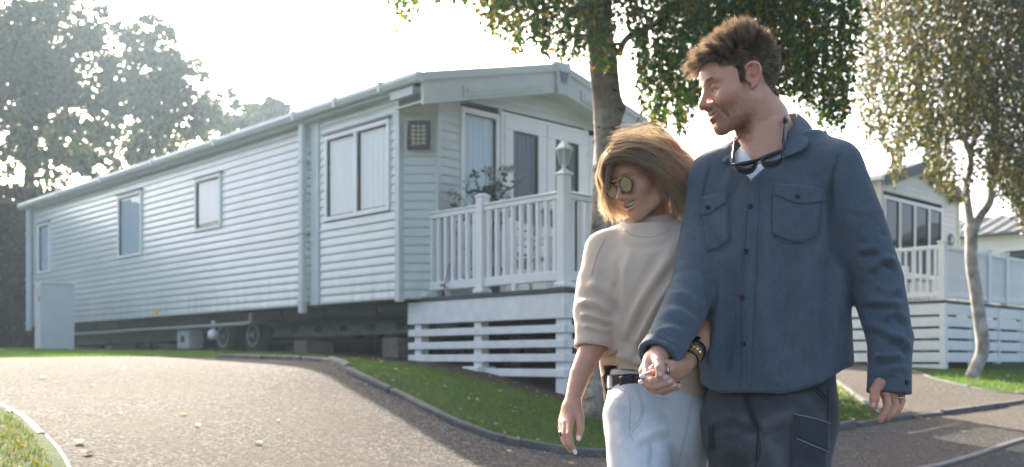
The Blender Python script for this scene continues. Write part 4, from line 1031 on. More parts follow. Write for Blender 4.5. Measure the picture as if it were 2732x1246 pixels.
def birch_two():
    Y0 = 15.3; root = empty('birch_tree', (0,0,0)); tag(root, 'slender forked birch with golden leaves in front of the far deck', 'tree')
    def path(pts, w0, w1, n=12, part='trunk', mat=MAT_BIRCH_W):
        mb = MB(); limb(mb, [unp(x,y,Y) for x,y,Y in pts], w0/2/FPX*Y0, w1/2/FPX*Y0, n); return mb.build(part, mat, root, True)
    path([(2590,1012,Y0),(2606,975,Y0),(2622,930,Y0),(2615,860,Y0),(2604,780,Y0),(2592,700,Y0),(2592,640,Y0),(2588,600,Y0)], 36, 30)
    path([(2592,625,Y0),(2584,560,Y0),(2578,500,Y0),(2590,440,Y0),(2585,400,Y0),(2560,350,Y0),(2530,290,Y0),(2520,220,Y0)], 26, 8, 8, 'limb')
    path([(2594,625,Y0),(2612,580,Y0),(2640,540,Y0),(2650,470,Y0),(2660,380,Y0),(2655,260,Y0),(2630,150,Y0),(2620,20,Y0),(2610,-200,Y0)], 26, 8, 8, 'limb')
    path([(2585,410,Y0),(2610,330,Y0),(2590,230,Y0),(2540,100,Y0),(2480,-40,Y0),(2460,-200,Y0)], 16, 5, 7, 'limb')
    path([(2575,360,Y0),(2480,310,Y0),(2400,250,Y0),(2340,180,Y0)], 9, 3, 6, 'limb'); path([(2650,420,Y0),(2720,330,Y0),(2790,240,Y0)], 12, 4, 6, 'limb')
    ex = [2285,2300,2320,2340,2370,2395,2410,2430,2460,2500,2530,2550,2580,2610,2640,2670,2700,2740,2800]
    ey = [ 250, 350, 420, 370, 440, 505, 470, 390, 400, 500, 530, 545, 560, 470, 500, 520, 545, 620, 560]
    N = 3700; px = 2285+515*rng.random(N)**.8; Y = rng.normal(15.3, 1.3, N).clip(12.5,18); eb = np.interp(px, ex, ey)
    bot = eb-(rng.random(N)**.9)*(eb+150); bot = np.where(rng.random(N) < .15, eb-rng.uniform(0,50,N), bot); top = bot-rng.uniform(40,190,N)
    # light gaps near the trunk
    gap = (px > 2540) & (px < 2640) & (bot > 380); bot = np.where(gap & (rng.random(N)<.8), bot-170, bot); top = np.where(gap, bot-100, top)
    gap = (px > 2300) & (px < 2420) & (rng.random(N) < .35); bot = np.where(gap, bot-150, bot); top = np.minimum(top, bot-50)
    S0 = np.stack([(px-1366)/FPX*Y, Y, CAMZ-(top-965)/FPX*Y],1); L = (bot-top)/FPX*Y
    lp, ld, tw = strands(S0, L, np.stack([rng.normal(-.04,.06,N), rng.normal(0,.05,N)],1), .040, .05)
    keep = rng.random(len(lp)) < .9; lp, ld = lp[keep]+rng.normal(0,.016,(keep.sum(),3)), ld[keep]
    leaves_mesh('crown', lp, ld, .062, MAT_BLEAF2, root, 4); twig_mesh('twig', tw[::2], .003, MAT_TWIG, root)
    M = 7000; c = rng.normal(0,1,(M,3)); c /= np.linalg.norm(c,axis=1,keepdims=True); c *= rng.random((M,1))**.4
    up = np.stack([7.3+c[:,0]*2.2, 15.3+c[:,1]*2.2, 7.6+c[:,2]*1.6], 1); up = up[up[:,2] > CAMZ+(965+30)/FPX*up[:,1]]
    ud = rng.normal(0,1,(len(up),3)); ud[:,2] -= 1; leaves_mesh('crown', up, ud, .09, MAT_BLEAF2, root, 4)
birch_two()

def broad_tree(label, cx, cy, rx, ry, Y, trunks, n_clump, per, leaf, mat, seed, mat2=None, dense=.62, extra=()):
    global rng
    old = rng; rng = np.random.default_rng(seed)
    root = empty('broadleaf_tree', (0,0,0)); tag(root, label, 'tree')
    for (pts, w0, w1) in trunks:
        mb = MB(); limb(mb, [unp(x,y,Y) for x,y in pts], w0/2/FPX*Y, w1/2/FPX*Y, 8); mb.build('trunk' if w0 > 14 else 'limb', MAT_BARK, root, True)
    s = Y/FPX; C = unp(cx, cy, Y); C = np.array(C)
    c = rng.normal(0,1,(n_clump,3)); c /= np.linalg.norm(c,axis=1,keepdims=True); c *= (rng.random((n_clump,1))**.42)
    P = C+c*np.array([rx*s, rx*s*.9, ry*s])
    for (ax, ay, ar, m) in extra:
        q = rng.normal(0,1,(m,3))*.5; P = np.vstack([P, np.array(unp(ax,ay,Y))+q*ar*s])
    m = len(P); sz = rng.uniform(.5,1.2,m)*rx*s*.19
    off = rng.normal(0,1,(m,per,3)); off /= (np.linalg.norm(off,axis=2,keepdims=True)+1e-6); off *= rng.random((m,per,1))**.5
    off[...,2] *= .75
    L = (P[:,None]+off*sz[:,None,None]).reshape(-1,3); D = rng.normal(0,1,L.shape); D[:,2] -= .8
    if mat2 is not None:
        low = (L[:,2] < C[2]-.45*ry*s) & (rng.random(len(L)) < .6)
        leaves_mesh('crown', L[low], D[low], leaf, mat2, root, 4); L, D = L[~low], D[~low]
    leaves_mesh('crown', L, D, leaf, mat, root, 4); rng = old
broad_tree('tallest dark tree at the picture\'s edge beyond the caravan\'s far end', 70, 160, 235, 330, 36, [([(75,540),(80,400),(70,250),(40,60),(30,-60)],34,8),([(78,420),(130,300),(190,160)],16,5),([(76,450),(20,320),(-40,200)],16,5)], 430, 66, .2, MAT_DLEAF, 21, MAT_DLEAF2)
broad_tree('rounded grey-green tree whose bare trunks show above the caravan roof', 390, 240, 165, 205, 38, [([(392,470),(395,400),(380,300),(360,180),(350,80)],18,5),([(425,470),(420,380),(440,260),(460,150)],16,5),([(450,450),(470,350),(520,260)],15,4)], 270, 56, .19, MAT_DLEAF, 22, MAT_DLEAF2, extra=((250,420,90,26),(330,470,90,26),(540,320,60,14)))
broad_tree('thin pale tree beside the rounded tree, over the caravan roof', 600, 320, 75, 95, 44, [([(590,440),(600,350),(620,240),(640,200)],11,3)], 70, 36, .2, MAT_DLEAF, 23)
broad_tree('lowest distant tree clump touching the caravan roof line', 715, 320, 75, 58, 48, [([(715,400),(720,320),(730,280)],10,4)], 150, 44, .22, MAT_DLEAF, 24)
def hedge(name, pts, hgt, thick, n, leaf, label, cat='hedge'):
    """clipped hedge: dark core and a coat of leaves"""
    root = empty(name); tag(root, label, cat)
    P = np.array(pts, float); H = np.interp(np.linspace(0,1,40), np.linspace(0,1,len(hgt)), hgt); C = smooth_line(P, 40)
    T = np.gradient(C, axis=0); T /= np.linalg.norm(T,axis=1)[:,None]; Nn = np.stack([-T[:,1],T[:,0]],1); vs = []; fs = []
    for i in range(40):
        z = gz1(*C[i])-.1
        for (o, zz) in ((-.42,0),(-.46,.5),(-.40,.93),(0,.98),(.40,.93),(.46,.5),(.42,0)): q = C[i]+Nn[i]*o*thick; vs.append((q[0],q[1],z+zz*H[i]))
    for i in range(39):
        for k in range(6): fs.append((i*7+k, i*7+k+1, (i+1)*7+k+1, (i+1)*7+k))
    fs += [tuple(range(7)), tuple(range(39*7,40*7))[::-1]]
    MB().add(vs, fs).build('inner_twigs', M_plain(name+'_core',(.010,.013,.007),.95), root)
    i = rng.integers(0, 39, n); f = rng.random(n); c = C[i]+(C[i+1]-C[i])*f[:,None]; h = H[i]
    side = rng.random(n); u = rng.uniform(-1,1,n); v = rng.random(n)
    o = np.where(side < .75, np.where(u < 0, -.5, .5), u*.5)*thick; zz = np.where(side < .75, v, 1.0)*h
    bumpy = rng.normal(0,.07,n)*thick; o = o+bumpy; zz = zz+rng.normal(0,.05,n)
    q = c+Nn[i]*o[:,None]; L = np.stack([q[:,0], q[:,1], gz(q[:,0],q[:,1])+zz],1); D = rng.normal(0,1,L.shape); D[:,2] += .2
    leaves_mesh('foliage', L, D, leaf, MAT_HEDGE, root, 4)
hedge('hedge', [(-22,22),(-13.2,23.2),(-10.6,24.0),(-6,27)], [4.2,3.95,3.6,2.6], 1.6, 48000, .13, 'tall clipped dark hedge beyond the caravan\'s far end')
hedge('hedge', [(-6,27.5),(-1,25),(4,24),(5.2,25.5)], [2.2,2.0,2.0,2.0], 1.4, 8000, .12, 'low hedge added to block the bright horizon under the long caravan')  # added to block the bright horizon in the gap below the first van
hedge('hedge', [(4,34),(14,34),(30,32)], [2.3,2.3,2.3], 1.6, 6000, .16, 'low hedge added to block the horizon beyond the far caravans')  # added to close the sky gap below the second van
hedge('hedge', [(-31,-14),(-33,4),(-34,22),(-30,38)], [3.6,4.4,3.9,4.6], 3.0, 9000, .3, 'tall shrub belt along the park\'s edge, out beyond the drive')
# ================================================================ smooth solid modelling (signed distances -> surface nets)
def smin(a, b, k):
    h = np.clip(.5+.5*(b-a)/k, 0, 1); return b+(a-b)*h-k*h*(1-h)
def smax(a, b, k): return -smin(-a, -b, k)
def d_cone(p, a, b, ra, rb):
    ax, ay, az = a; bx, by, bz = b; dx, dy, dz = bx-ax, by-ay, bz-az; L = dx*dx+dy*dy+dz*dz+1e-12
    t = np.clip(((p[0]-ax)*dx+(p[1]-ay)*dy+(p[2]-az)*dz)/L, 0, 1)
    return np.sqrt((p[0]-ax-t*dx)**2+(p[1]-ay-t*dy)**2+(p[2]-az-t*dz)**2)-(ra+(rb-ra)*t)
def d_ell(p, c, r, M=None):
    x, y, z = p[0]-c[0], p[1]-c[1], p[2]-c[2]
    if M is not None: x, y, z = (M[0][0]*x+M[0][1]*y+M[0][2]*z, M[1][0]*x+M[1][1]*y+M[1][2]*z, M[2][0]*x+M[2][1]*y+M[2][2]*z)
    k0 = np.sqrt((x/r[0])**2+(y/r[1])**2+(z/r[2])**2)+1e-9; k1 = np.sqrt((x/r[0]**2)**2+(y/r[1]**2)**2+(z/r[2]**2)**2)+1e-9
    return k0*(k0-1)/k1
class Field:
    def __init__(s, lo, hi, h):
        s.lo = np.array(lo, float); s.h = h; s.n = np.ceil((np.array(hi)-s.lo)/h).astype(int)+1
        s.ax = [(s.lo[i]+h*np.arange(s.n[i])).astype(np.float32) for i in range(3)]
        s.F = np.full(s.n, .5, np.float32)
    def sub(s, lo, hi, pad):
        i0 = np.clip(np.floor((np.array(lo)-pad-s.lo)/s.h).astype(int), 0, s.n); i1 = np.clip(np.ceil((np.array(hi)+pad-s.lo)/s.h).astype(int)+1, 0, s.n)
        sl = tuple(slice(a, b) for a, b in zip(i0, i1))
        return sl, (s.ax[0][sl[0]][:,None,None], s.ax[1][sl[1]][None,:,None], s.ax[2][sl[2]][None,None,:])
    def _op(s, lo, hi, k, fn, neg):
        sl, p = s.sub(lo, hi, k+4*s.h)
        if 0 in s.F[sl].shape: return
        d = fn(p); s.F[sl] = smax(s.F[sl], -d, k) if neg else smin(s.F[sl], d, k)
    def cone(s, a, b, ra, rb=None, k=.01, neg=False):
        rb = ra if rb is None else rb; a = np.array(a, float); b = np.array(b, float); r = max(ra, rb)
        s._op(np.minimum(a,b)-r, np.maximum(a,b)+r, k, lambda p: d_cone(p, a, b, ra, rb), neg); return s
    def chain(s, pts, rs, k=.01, neg=False):
        if not hasattr(rs, '__len__'): rs = [rs]*len(pts)
        P = np.array([tuple(p) for p in pts], float); r = max(rs)
        def f(p):
            d = d_cone(p, P[0], P[1], rs[0], rs[1])
            for i in range(1, len(P)-1): d = smin(d, d_cone(p, P[i], P[i+1], rs[i], rs[i+1]), .0015)
            return d
        s._op(P.min(0)-r, P.max(0)+r, k, f, neg); return s
    def ell(s, c, r, k=.01, neg=False, M=None):
        c = np.array(c, float); r = np.array(r if hasattr(r, '__len__') else (r,r,r), float); R_ = r if M is None else np.full(3, r.max())
        s._op(c-R_, c+R_, k, lambda p: d_ell(p, c, r, M), neg); return s
    def fn(s, lo, hi, k, f, neg=False): s._op(np.array(lo,float), np.array(hi,float), k, f, neg); return s
    def mesh(s):
        """surface nets -> verts, quads"""
        F = s.F; n = F.shape; ins = F < 0
        c = [F[i:n[0]-1+i, j:n[1]-1+j, k:n[2]-1+k] for i in (0,1) for j in (0,1) for k in (0,1)]
        cnt = sum((x < 0).astype(np.int8) for x in c); act = (cnt > 0) & (cnt < 8)
        I = np.argwhere(act); m = len(I); idx = np.full(act.shape, -1, np.int32); idx[act] = np.arange(m)
        cv = np.stack([x[act] for x in c], 1); off = np.array([(i,j,k) for i in (0,1) for j in (0,1) for k in (0,1)], float)
        acc = np.zeros((m,3)); w = np.zeros(m)
        for a in range(8):
            for b in range(a+1, 8):
                if abs(off[a]-off[b]).sum() != 1: continue
                fa, fb = cv[:,a], cv[:,b]; x = (fa < 0) != (fb < 0); t = np.where(x, fa/(fa-fb+1e-12), 0)
                acc += np.where(x[:,None], off[a]+(off[b]-off[a])*t[:,None], 0); w += x
        V = (I+acc/w[:,None])*s.h+s.lo
        Q = []
        for ax in range(3):
            sl0 = [slice(None)]*3; sl1 = [slice(None)]*3; sl0[ax] = slice(0,-1); sl1[ax] = slice(1,None)
            a, b = ins[tuple(sl0)], ins[tuple(sl1)]; ch = a != b
            o = [i for i in range(3) if i != ax]
            e = np.argwhere(ch); e = e[(e[:,o[0]] > 0) & (e[:,o[0]] < n[o[0]]-1) & (e[:,o[1]] > 0) & (e[:,o[1]] < n[o[1]]-1)]
            if len(e) == 0: continue
            d0 = np.zeros(3,int); d0[o[0]] = 1; d1 = np.zeros(3,int); d1[o[1]] = 1
            g = lambda q: idx[q[:,0],q[:,1],q[:,2]]
            quad = np.stack([g(e-d0-d1), g(e-d1), g(e), g(e-d0)], 1)
            flip = a[e[:,0],e[:,1],e[:,2]] if ax != 1 else ~a[e[:,0],e[:,1],e[:,2]]
            quad[~flip] = quad[~flip][:,::-1]; Q.append(quad)
        Q = np.vstack(Q); Q = Q[(Q >= 0).all(1)]
        return V, Q
def relax(V, Q, it=2, lam=.5):
    n = len(V); E = np.vstack([Q[:,[0,1]],Q[:,[1,2]],Q[:,[2,3]],Q[:,[3,0]]]); E = np.unique(np.sort(E,1),axis=0)
    deg = np.bincount(E.ravel(), minlength=n).astype(float); deg[deg==0] = 1
    for _ in range(it):
        for sgn in (lam, -lam*1.04):
            A = np.zeros_like(V)
            for j in range(3): A[:,j] = np.bincount(E[:,0], V[E[:,1],j], n)+np.bincount(E[:,1], V[E[:,0],j], n)
            V = V+sgn*(A/deg[:,None]-V)
    return V
def normals(V, Q):
    N = np.zeros_like(V); a = V[Q[:,2]]-V[Q[:,0]]; b = V[Q[:,3]]-V[Q[:,1]]; c = np.cross(a,b)
    for k in range(4):
        for j in range(3): N[:,j] += np.bincount(Q[:,k], c[:,j], len(V))
    return N/(np.linalg.norm(N,axis=1,keepdims=True)+1e-12)
def seg_dist(P, poly):
    """2d distance of points to a polyline and the parameter 0..1 along it"""
    best = np.full(len(P), 1e9); tt = np.zeros(len(P)); poly = np.array(poly, float); n = len(poly)-1
    for i in range(n):
        a, b = poly[i], poly[i+1]; d = b-a; t = np.clip(((P-a)@d)/(d@d+1e-12),0,1); q = np.linalg.norm(P-a-t[:,None]*d,axis=1)
        m = q < best; best[m] = q[m]; tt[m] = (i+t[m])/n
    return best, tt
def strokes(V, N, S):
    """raise / press soft folds into a garment: each stroke is a line seen from the front with half width and height (m)"""
    P = proj(V); tow = np.array([0,0,CAMZ])-V; tow /= np.linalg.norm(tow,axis=1,keepdims=True); face = np.clip((N*tow).sum(1)*2.0,0,1)
    D = np.zeros(len(V))
    for (poly, w, h) in S:
        pl = smooth_line(poly, 24) if len(poly) > 2 else np.array(poly, float)
        lo = pl.min(0)-3*w; hi = pl.max(0)+3*w; m = ((P > lo)&(P < hi)).all(1)
        if not m.any(): continue
        d, t = seg_dist(P[m], pl); D[m] += h*np.exp(-(d/w)**2)*np.clip(np.minimum(t, 1-t)*5+.12, 0, 1)*face[m]
    return V+N*D[:,None]
def vnoise(P, scale, seed=0, octv=3):
    """cheap smooth 3d value from summed sines"""
    r = np.random.default_rng(seed); out = np.zeros(len(P)); amp = 1
    for o in range(octv):
        for k in range(4):
            d = r.normal(0,1,3); d /= np.linalg.norm(d); out += amp*np.sin(P@d*scale*(1.9**o)*r.uniform(.7,1.4)+r.uniform(0,6.28))/4
        amp *= .55
    return out
def loft_fn(zs, C, Aw, Bd, yaw, ex=2.3):
    """distance to a body of stacked ovals: centres C (x,y), half width Aw, half depth Bd at heights zs (ascending)"""
    zs = np.array(zs,float); C = np.array(C,float); Aw = np.array(Aw,float); Bd = np.array(Bd,float)
    lx, ly = math.cos(yaw), -math.sin(yaw)       # towards the person's left
    def f(p):
        z = p[2].ravel(); cx = np.interp(z, zs, C[:,0]); cy = np.interp(z, zs, C[:,1]); a = np.interp(z, zs, Aw); b = np.interp(z, zs, Bd)
        sh = (1,1,-1); cx, cy, a, b = [q.reshape(sh).astype(np.float32) for q in (cx,cy,a,b)]
        X = p[0]-cx; Y = p[1]-cy; u = X*lx+Y*ly; v = -X*ly+Y*lx
        q = (np.abs(u/a)**ex+np.abs(v/b)**ex)**(1/ex); d = (q-1)*np.minimum(a,b)
        dz = np.maximum(zs[0]-p[2], p[2]-zs[-1]); return np.maximum(d, dz)
    return f
def zsmooth(pts, n=40):
    """resample rows of numbers smoothly"""
    return smooth_line(pts, n)

# ---------------------------------------------------------------- heads
class Head:
    """local axes: l = the person's left, f = forward, u = up"""
    def __init__(s, t, f, u0, scale):
        f = np.array(f,float); f /= np.linalg.norm(f); a = np.cross(u0, f); a /= np.linalg.norm(a); u = np.cross(f, a)
        s.M = np.stack([a,f,u],1); s.t = np.array(t,float); s.s = scale
    def w(s, p): return (np.asarray(p,float)*s.s)@s.M.T+s.t
    def loc(s, p): return ((np.asarray(p,float)-s.t)@s.M)/s.s
    def dir(s, d): return np.asarray(d,float)@s.M.T
def head_field(H, neck, male, h=.0021):
    """neck: list of (world point, radius)"""
    nl = [(H.loc(p), r/H.s) for p, r in neck]
    lo = np.array([-.11,-.13,-.14]); hi = np.array([.11,.14,.14])
    for p, r in nl: lo = np.minimum(lo, p-r-.02); hi = np.maximum(hi, p+r+.02)
    Fd = Field(lo, hi, h)
    def mir(c): return ((c[0],c[1],c[2]),(-c[0],c[1],c[2]))
    def E(c, r, k=.01, neg=False):
        for q in (mir(c) if abs(c[0]) > 1e-6 else (c,)): Fd.ell(q, r, k, neg)
    def K(pts, rs, k=.01, neg=False):
        on = all(abs(p[0]) < 1e-6 for p in pts)
        for sgn in ((1,) if on else (1,-1)): Fd.chain([(sgn*p[0],p[1],p[2]) for p in pts], rs, k, neg)
    E((0,-.020,.040 if male else .036),(.076,.098,.082 if male else .074)); E((0,.050,.036),(.060,.050,.050),.03); E((0,.034,-.022),(.059,.055,.066),.03)
    jw = 1.0 if male else .93
    K([(.052*jw,.002,-.050),(.046*jw,.020,-.078),(.016,.070,-.102)],[.020,.018,.016] if male else [.017,.015,.014],.024)
    E((0,.077,-.101),(.020,.016,.016) if male else (.016,.014,.015),.018); E((0,.025,-.072),(.044*jw,.052,.030),.03)
    E((.046,.052,-.018),(.020,.022,.017),.022); E((.036,.068,-.034),(.017,.017,.018) if male else (.019,.020,.019),.024)
    K([(.010,.0875,.020),(.030,.084,.024),(.048,.066,.020)],[.0085,.009,.008] if male else [.006,.0065,.006],.014)
    E((.034,.102,.000),(.019,.018,.012),.014,True)
    E((.032,.0715,-.001),(.0130,.0130,.0120),.003)
    K([(.017,.081,.002),(.025,.0850,.0055),(.034,.0850,.0060),(.047,.0745,.000)],[.0028,.0034,.0036,.003],.005)     # upper lid
    K([(.018,.080,-.006),(.032,.0835,-.0085),(.046,.0740,-.0045)],[.0028,.0036,.003],.006)
    if male: K([(0,.089,.012),(0,.100,-.006),(0,.114,-.028)],[.0085,.0085,.0095],.012)
    else: K([(0,.087,.010),(0,.097,-.008),(0,.111,-.028)],[.0075,.007,.0078],.012)
    E((0,.1145,-.034),(.0105,.0105,.0095) if male else (.009,.0095,.0085),.007); E((.0125,.1005,-.0385),(.0082,.0095,.0075),.007)
    K([(0,.111,-.042),(0,.097,-.048)],[.0045,.004],.005); E((.0062,.106,-.0455),(.004,.006,.003),.003,True)
    E((0,.070,-.062),(.034,.027,.030),.022)
    if male: K([(.023,.0905,-.042),(.035,.0805,-.060),(.036,.069,-.078)],[.0022,.0022,.0018],.010,True)                        # smile crease
    if male:
        K([(0,.0975,-.0615),(.012,.0955,-.0610),(.031,.079,-.0585)],[.0042,.0042,.0028],.006); K([(0,.0970,-.0735),(.013,.0940,-.0720),(.031,.078,-.0600)],[.0056,.005,.003],.006)
        K([(0,.1035,-.0672),(.014,.099,-.0660),(.032,.081,-.0585)],[.0024,.0022,.0016],.002,True)
    else:
        E((0,.092,-.0645),(.0285,.018,.0098),.004,True); E((.022,.086,-.0595),(.0125,.014,.0068),.004,True)
        K([(0,.0975,-.0550),(.012,.0955,-.0545),(.0325,.0775,-.0540)],[.0038,.0038,.0022],.004); K([(0,.0955,-.0775),(.014,.0925,-.0748),(.0335,.0775,-.0555)],[.0048,.0044,.0020],.004)
    E((0,.1005,-.0865),(.016,.006,.004),.008,True)
    # ears
    hx = [(.071,.006,.004),(.076,.010,.018),(.082,.004,.032),(.088,-.010,.036),(.092,-.022,.026),(.090,-.024,.010),(.084,-.018,-.008),(.077,-.008,-.022),(.072,.000,-.026)]
    es = 1.0 if male else .85; ed = 0 if male else -.012; hx = [(x, y*es, z*es+ed) for x,y,z in hx]
    hs = smooth_line(hx,26); K([tuple(q) for q in hs], list(np.interp(np.linspace(0,1,26),np.linspace(0,1,9),[.0032,.0040,.0042,.0044,.0044,.0042,.0040,.0050,.0040])), .004)
    K([(.079,-.006,.024*es+ed),(.083,-.014,.014*es+ed),(.079,-.010,-.006*es+ed)],[.0035,.004,.0035],.005)
    for sgn in (1,-1): Fd.ell((sgn*.074,-.008,.004+ed),(.006,.016*es,.028*es),.006)
    K([(.071,.009,.000+ed),(.072,.008,-.006+ed)],[.004,.003],.004); E((.080,-.003,.000+ed),(.006,.006,.008),.004,True)
    # neck
    Fd.chain([p for p,_ in nl],[r for _,r in nl],.028)
    return Fd
def cut_end(F, c, d, rout, rin, depth=.035):
    """cut a sleeve square at c (axis d) and hollow its mouth"""
    c = np.array(c,float); d = np.array(d,float); d /= np.linalg.norm(d)
    def ax(p): return (p[0]-c[0])*d[0]+(p[1]-c[1])*d[1]+(p[2]-c[2])*d[2]
    def rad(p): t = ax(p); return np.sqrt(np.maximum((p[0]-c[0])**2+(p[1]-c[1])**2+(p[2]-c[2])**2-t*t,0))
    b = np.full(3,rout+.06)
    F.fn(c-b,c+b,.003,lambda p: np.maximum(np.maximum(-ax(p),ax(p)-.09),rad(p)-rout),True)
    F.fn(c-b,c+b,.003,lambda p: np.maximum(np.maximum(-ax(p)-depth,ax(p)-.05),rad(p)-rin),True)
# ================================================================ people: materials
def mat_skin(name):
    m = NT(name); a = m.n('ShaderNodeAttribute', attribute_name='Col'); c = m.coord()
    f = m.noise(140, 3, .6, c); v = m.noise(18, 4, .6, c)
    col = m.mix(m.ramp(v, [(.4,(0,0,0)),(.7,(.35,.35,.35))]), a.outputs['Color'], (.42,.17,.12))
    col = m.mix(m.ramp(f, [(.5,(0,0,0)),(.8,(.22,.22,.22))]), col, (.25,.12,.08))
    m.set(col=col, rough=.42, spec=.42, sss=.12); m.p.inputs['Subsurface Radius'].default_value = (1,.35,.2); m.p.inputs['Subsurface Scale'].default_value = .006
    m.bump(f, .22, .0015); return m.m
MAT_SKIN = mat_skin('skin')
def mat_cloth(name, col, var=.25, weave=900, rough=.95, sheen=.25, mott=40, dark=.55, attr=False, fine=.3):
    m = NT(name); c = m.coord()
    w1 = m.n('ShaderNodeTexWave', {'Vector': c, 'Scale': weave/6.28, 'Distortion': 2.0, 'Detail': 1.0}, bands_direction='Z').outputs['Fac']
    w2 = m.n('ShaderNodeTexWave', {'Vector': c, 'Scale': weave/6.28, 'Distortion': 2.0, 'Detail': 1.0}, bands_direction='X').outputs['Fac']
    mt = m.noise(mott, 5, .65, c); mel = m.noise(260, 3, .75, m.coord('Object',(1,1,.4)))
    base = m.ramp(mt, [(.3, tuple(x*(1-var) for x in col)), (.7, tuple(min(1,x*(1+var)) for x in col))])
    base = m.mix(m.ramp(mel, [(.38,(fine,)*3),(.6,(0,0,0))]), base, tuple(x*dark for x in col))
    if attr: base = m.mix(1.0, base, m.n('ShaderNodeAttribute', attribute_name='Col').outputs['Color'], 'MULTIPLY')
    m.set(col=base, rough=rough, spec=.15, sheen=sheen); m.p.inputs['Sheen Roughness'].default_value = .5
    h = m.n('ShaderNodeMath', {0: w1, 1: w2}, operation='ADD').outputs[0]; h = m.n('ShaderNodeMath', {0: h, 1: mel}, operation='ADD').outputs[0]
    m.bump(h, .25, .0006); return m.m
MAT_SHIRT = mat_cloth('blue_flannel', (.092,.117,.145), .10, 1500, .95, .15, 22, .6, False, .5)
MAT_SHIRT_D = mat_cloth('blue_flannel_inside', (.10,.11,.12), .25, 700)
MAT_SWEAT = mat_cloth('cream_sweatshirt', (.61,.47,.365), .05, 1100, .95, .2, 14, .85, False, .15)
MAT_JEAN = mat_cloth('pale_denim', (.60,.615,.63), .08, 800, .9, .1, 16, .78, True, .4)
MAT_CARGO = mat_cloth('washed_black_denim', (.062,.063,.067), .28, 800, .9, .15, 14, .6, True, .4)
MAT_TEE = mat_cloth('white_tee', (.72,.75,.78), .03, 900)
MAT_THREAD_D = M_plain('dark_thread', (.062,.085,.112), .9); MAT_THREAD_B = M_plain('denim_thread', (.30,.34,.39), .9); MAT_THREAD_K = M_plain('black_thread', (.018,.018,.02), .9); MAT_THREAD_L = M_plain('pale_thread', (.24,.24,.25), .9)
MAT_BUTTON = M_plain('black_button', (.012,.012,.014), .3)
MAT_LEATHER = M_plain('black_leather', (.016,.016,.018), .42, .3, 40)
MAT_BLACK = M_plain('black_plastic', (.014,.014,.016), .3)
m = NT('dark_lens'); m.set(col=(.008,.012,.018), rough=.06, spec=.8, coat=.6); MAT_LENS_D = m.m
m = NT('mirror_lens'); m.set(col=(.42,.29,.20), rough=.15, metal=.3, spec=.6); MAT_LENS_M = m.m
m = NT('gold'); m.set(col=(.75,.52,.25), rough=.25, metal=1.0); MAT_GOLD = m.m
m = NT('silver'); m.set(col=(.65,.65,.67), rough=.25, metal=1.0); MAT_SILVER = m.m
m = NT('gem'); m.set(col=(.01,.012,.025), rough=.08, spec=.8); MAT_GEM = m.m
MAT_NAIL_W = M_plain('white_nail', (.82,.80,.79), .25, .02); MAT_NAIL = M_plain('nail', (.62,.42,.37), .3, .03)
MAT_TEETH = M_plain('teeth', (.80,.77,.72), .25, .02)
def mat_hair(name, cols, tr=.35, rough=.38):
    m = NT(name); rnd = m.n('ShaderNodeNewGeometry').outputs['Random Per Island']
    c = m.ramp(rnd, [(i/(len(cols)-1), k) for i,k in enumerate(cols)]); a = m.n('ShaderNodeAttribute', attribute_name='Col').outputs['Color']
    c = m.mix(1.0, c, a, 'MULTIPLY'); m.set(col=c, rough=rough, spec=.5); m.p.inputs['Anisotropic'].default_value = .6
    t = m.n('ShaderNodeBsdfTranslucent', {'Color': m.mix(1.0, c, (1.5,1.4,1.25,1), 'MULTIPLY')}); mx = m.n('ShaderNodeMixShader', {0: tr, 1: m.p.outputs[0], 2: t.outputs[0]}); m.link(mx.outputs[0], m.out.inputs[0]); return m.m
MAT_HAIR_M = mat_hair('brown_hair', [(.052,.038,.029),(.085,.063,.047),(.16,.118,.086),(.066,.049,.037)], .35)
MAT_HAIR_W = mat_hair('blonde_hair', [(.22,.16,.11),(.44,.335,.235),(.62,.50,.365),(.33,.245,.168),(.50,.39,.28),(.18,.128,.088)], .38)
MAT_BEARD = mat_hair('beard_hair', [(.10,.055,.03),(.17,.095,.05),(.24,.14,.08),(.07,.04,.025)], .3)

def strand_obj(name, P, w, mat, parent, tip=1.0, root=1.0, taper=.35, mult=None):
    """ribbons along polylines P (n,k,3)"""
    n, k = P.shape[:2]; T = np.gradient(P, axis=1); T /= (np.linalg.norm(T,axis=2,keepdims=True)+1e-9)
    r = rng.normal(0,1,(n,1,3)); A = np.cross(T, np.broadcast_to(r, T.shape)); A /= (np.linalg.norm(A,axis=2,keepdims=True)+1e-9)
    ww = (w*rng.uniform(.7,1.3,(n,1)) if not hasattr(w,'shape') else w)*(1-(1-taper)*np.linspace(0,1,k)[None]**1.5)
    V = np.stack([P-A*ww[...,None]/2, P+A*ww[...,None]/2], 2).reshape(-1,3)
    b = np.arange(n)[:,None]*k*2+np.arange(k-1)[None]*2
    F = np.stack([b, b+1, b+3, b+2], -1).reshape(-1,4)
    me = np_mesh(name, V, F, True); g = np.linspace(root, tip, k); g = np.tile(g,(n,1))*(1 if mult is None else mult[:,None]); C = np.repeat(g.ravel(), 2); set_col(me, np.stack([C,C,C],1))
    o = add_obj(name, me, mat, parent); return o
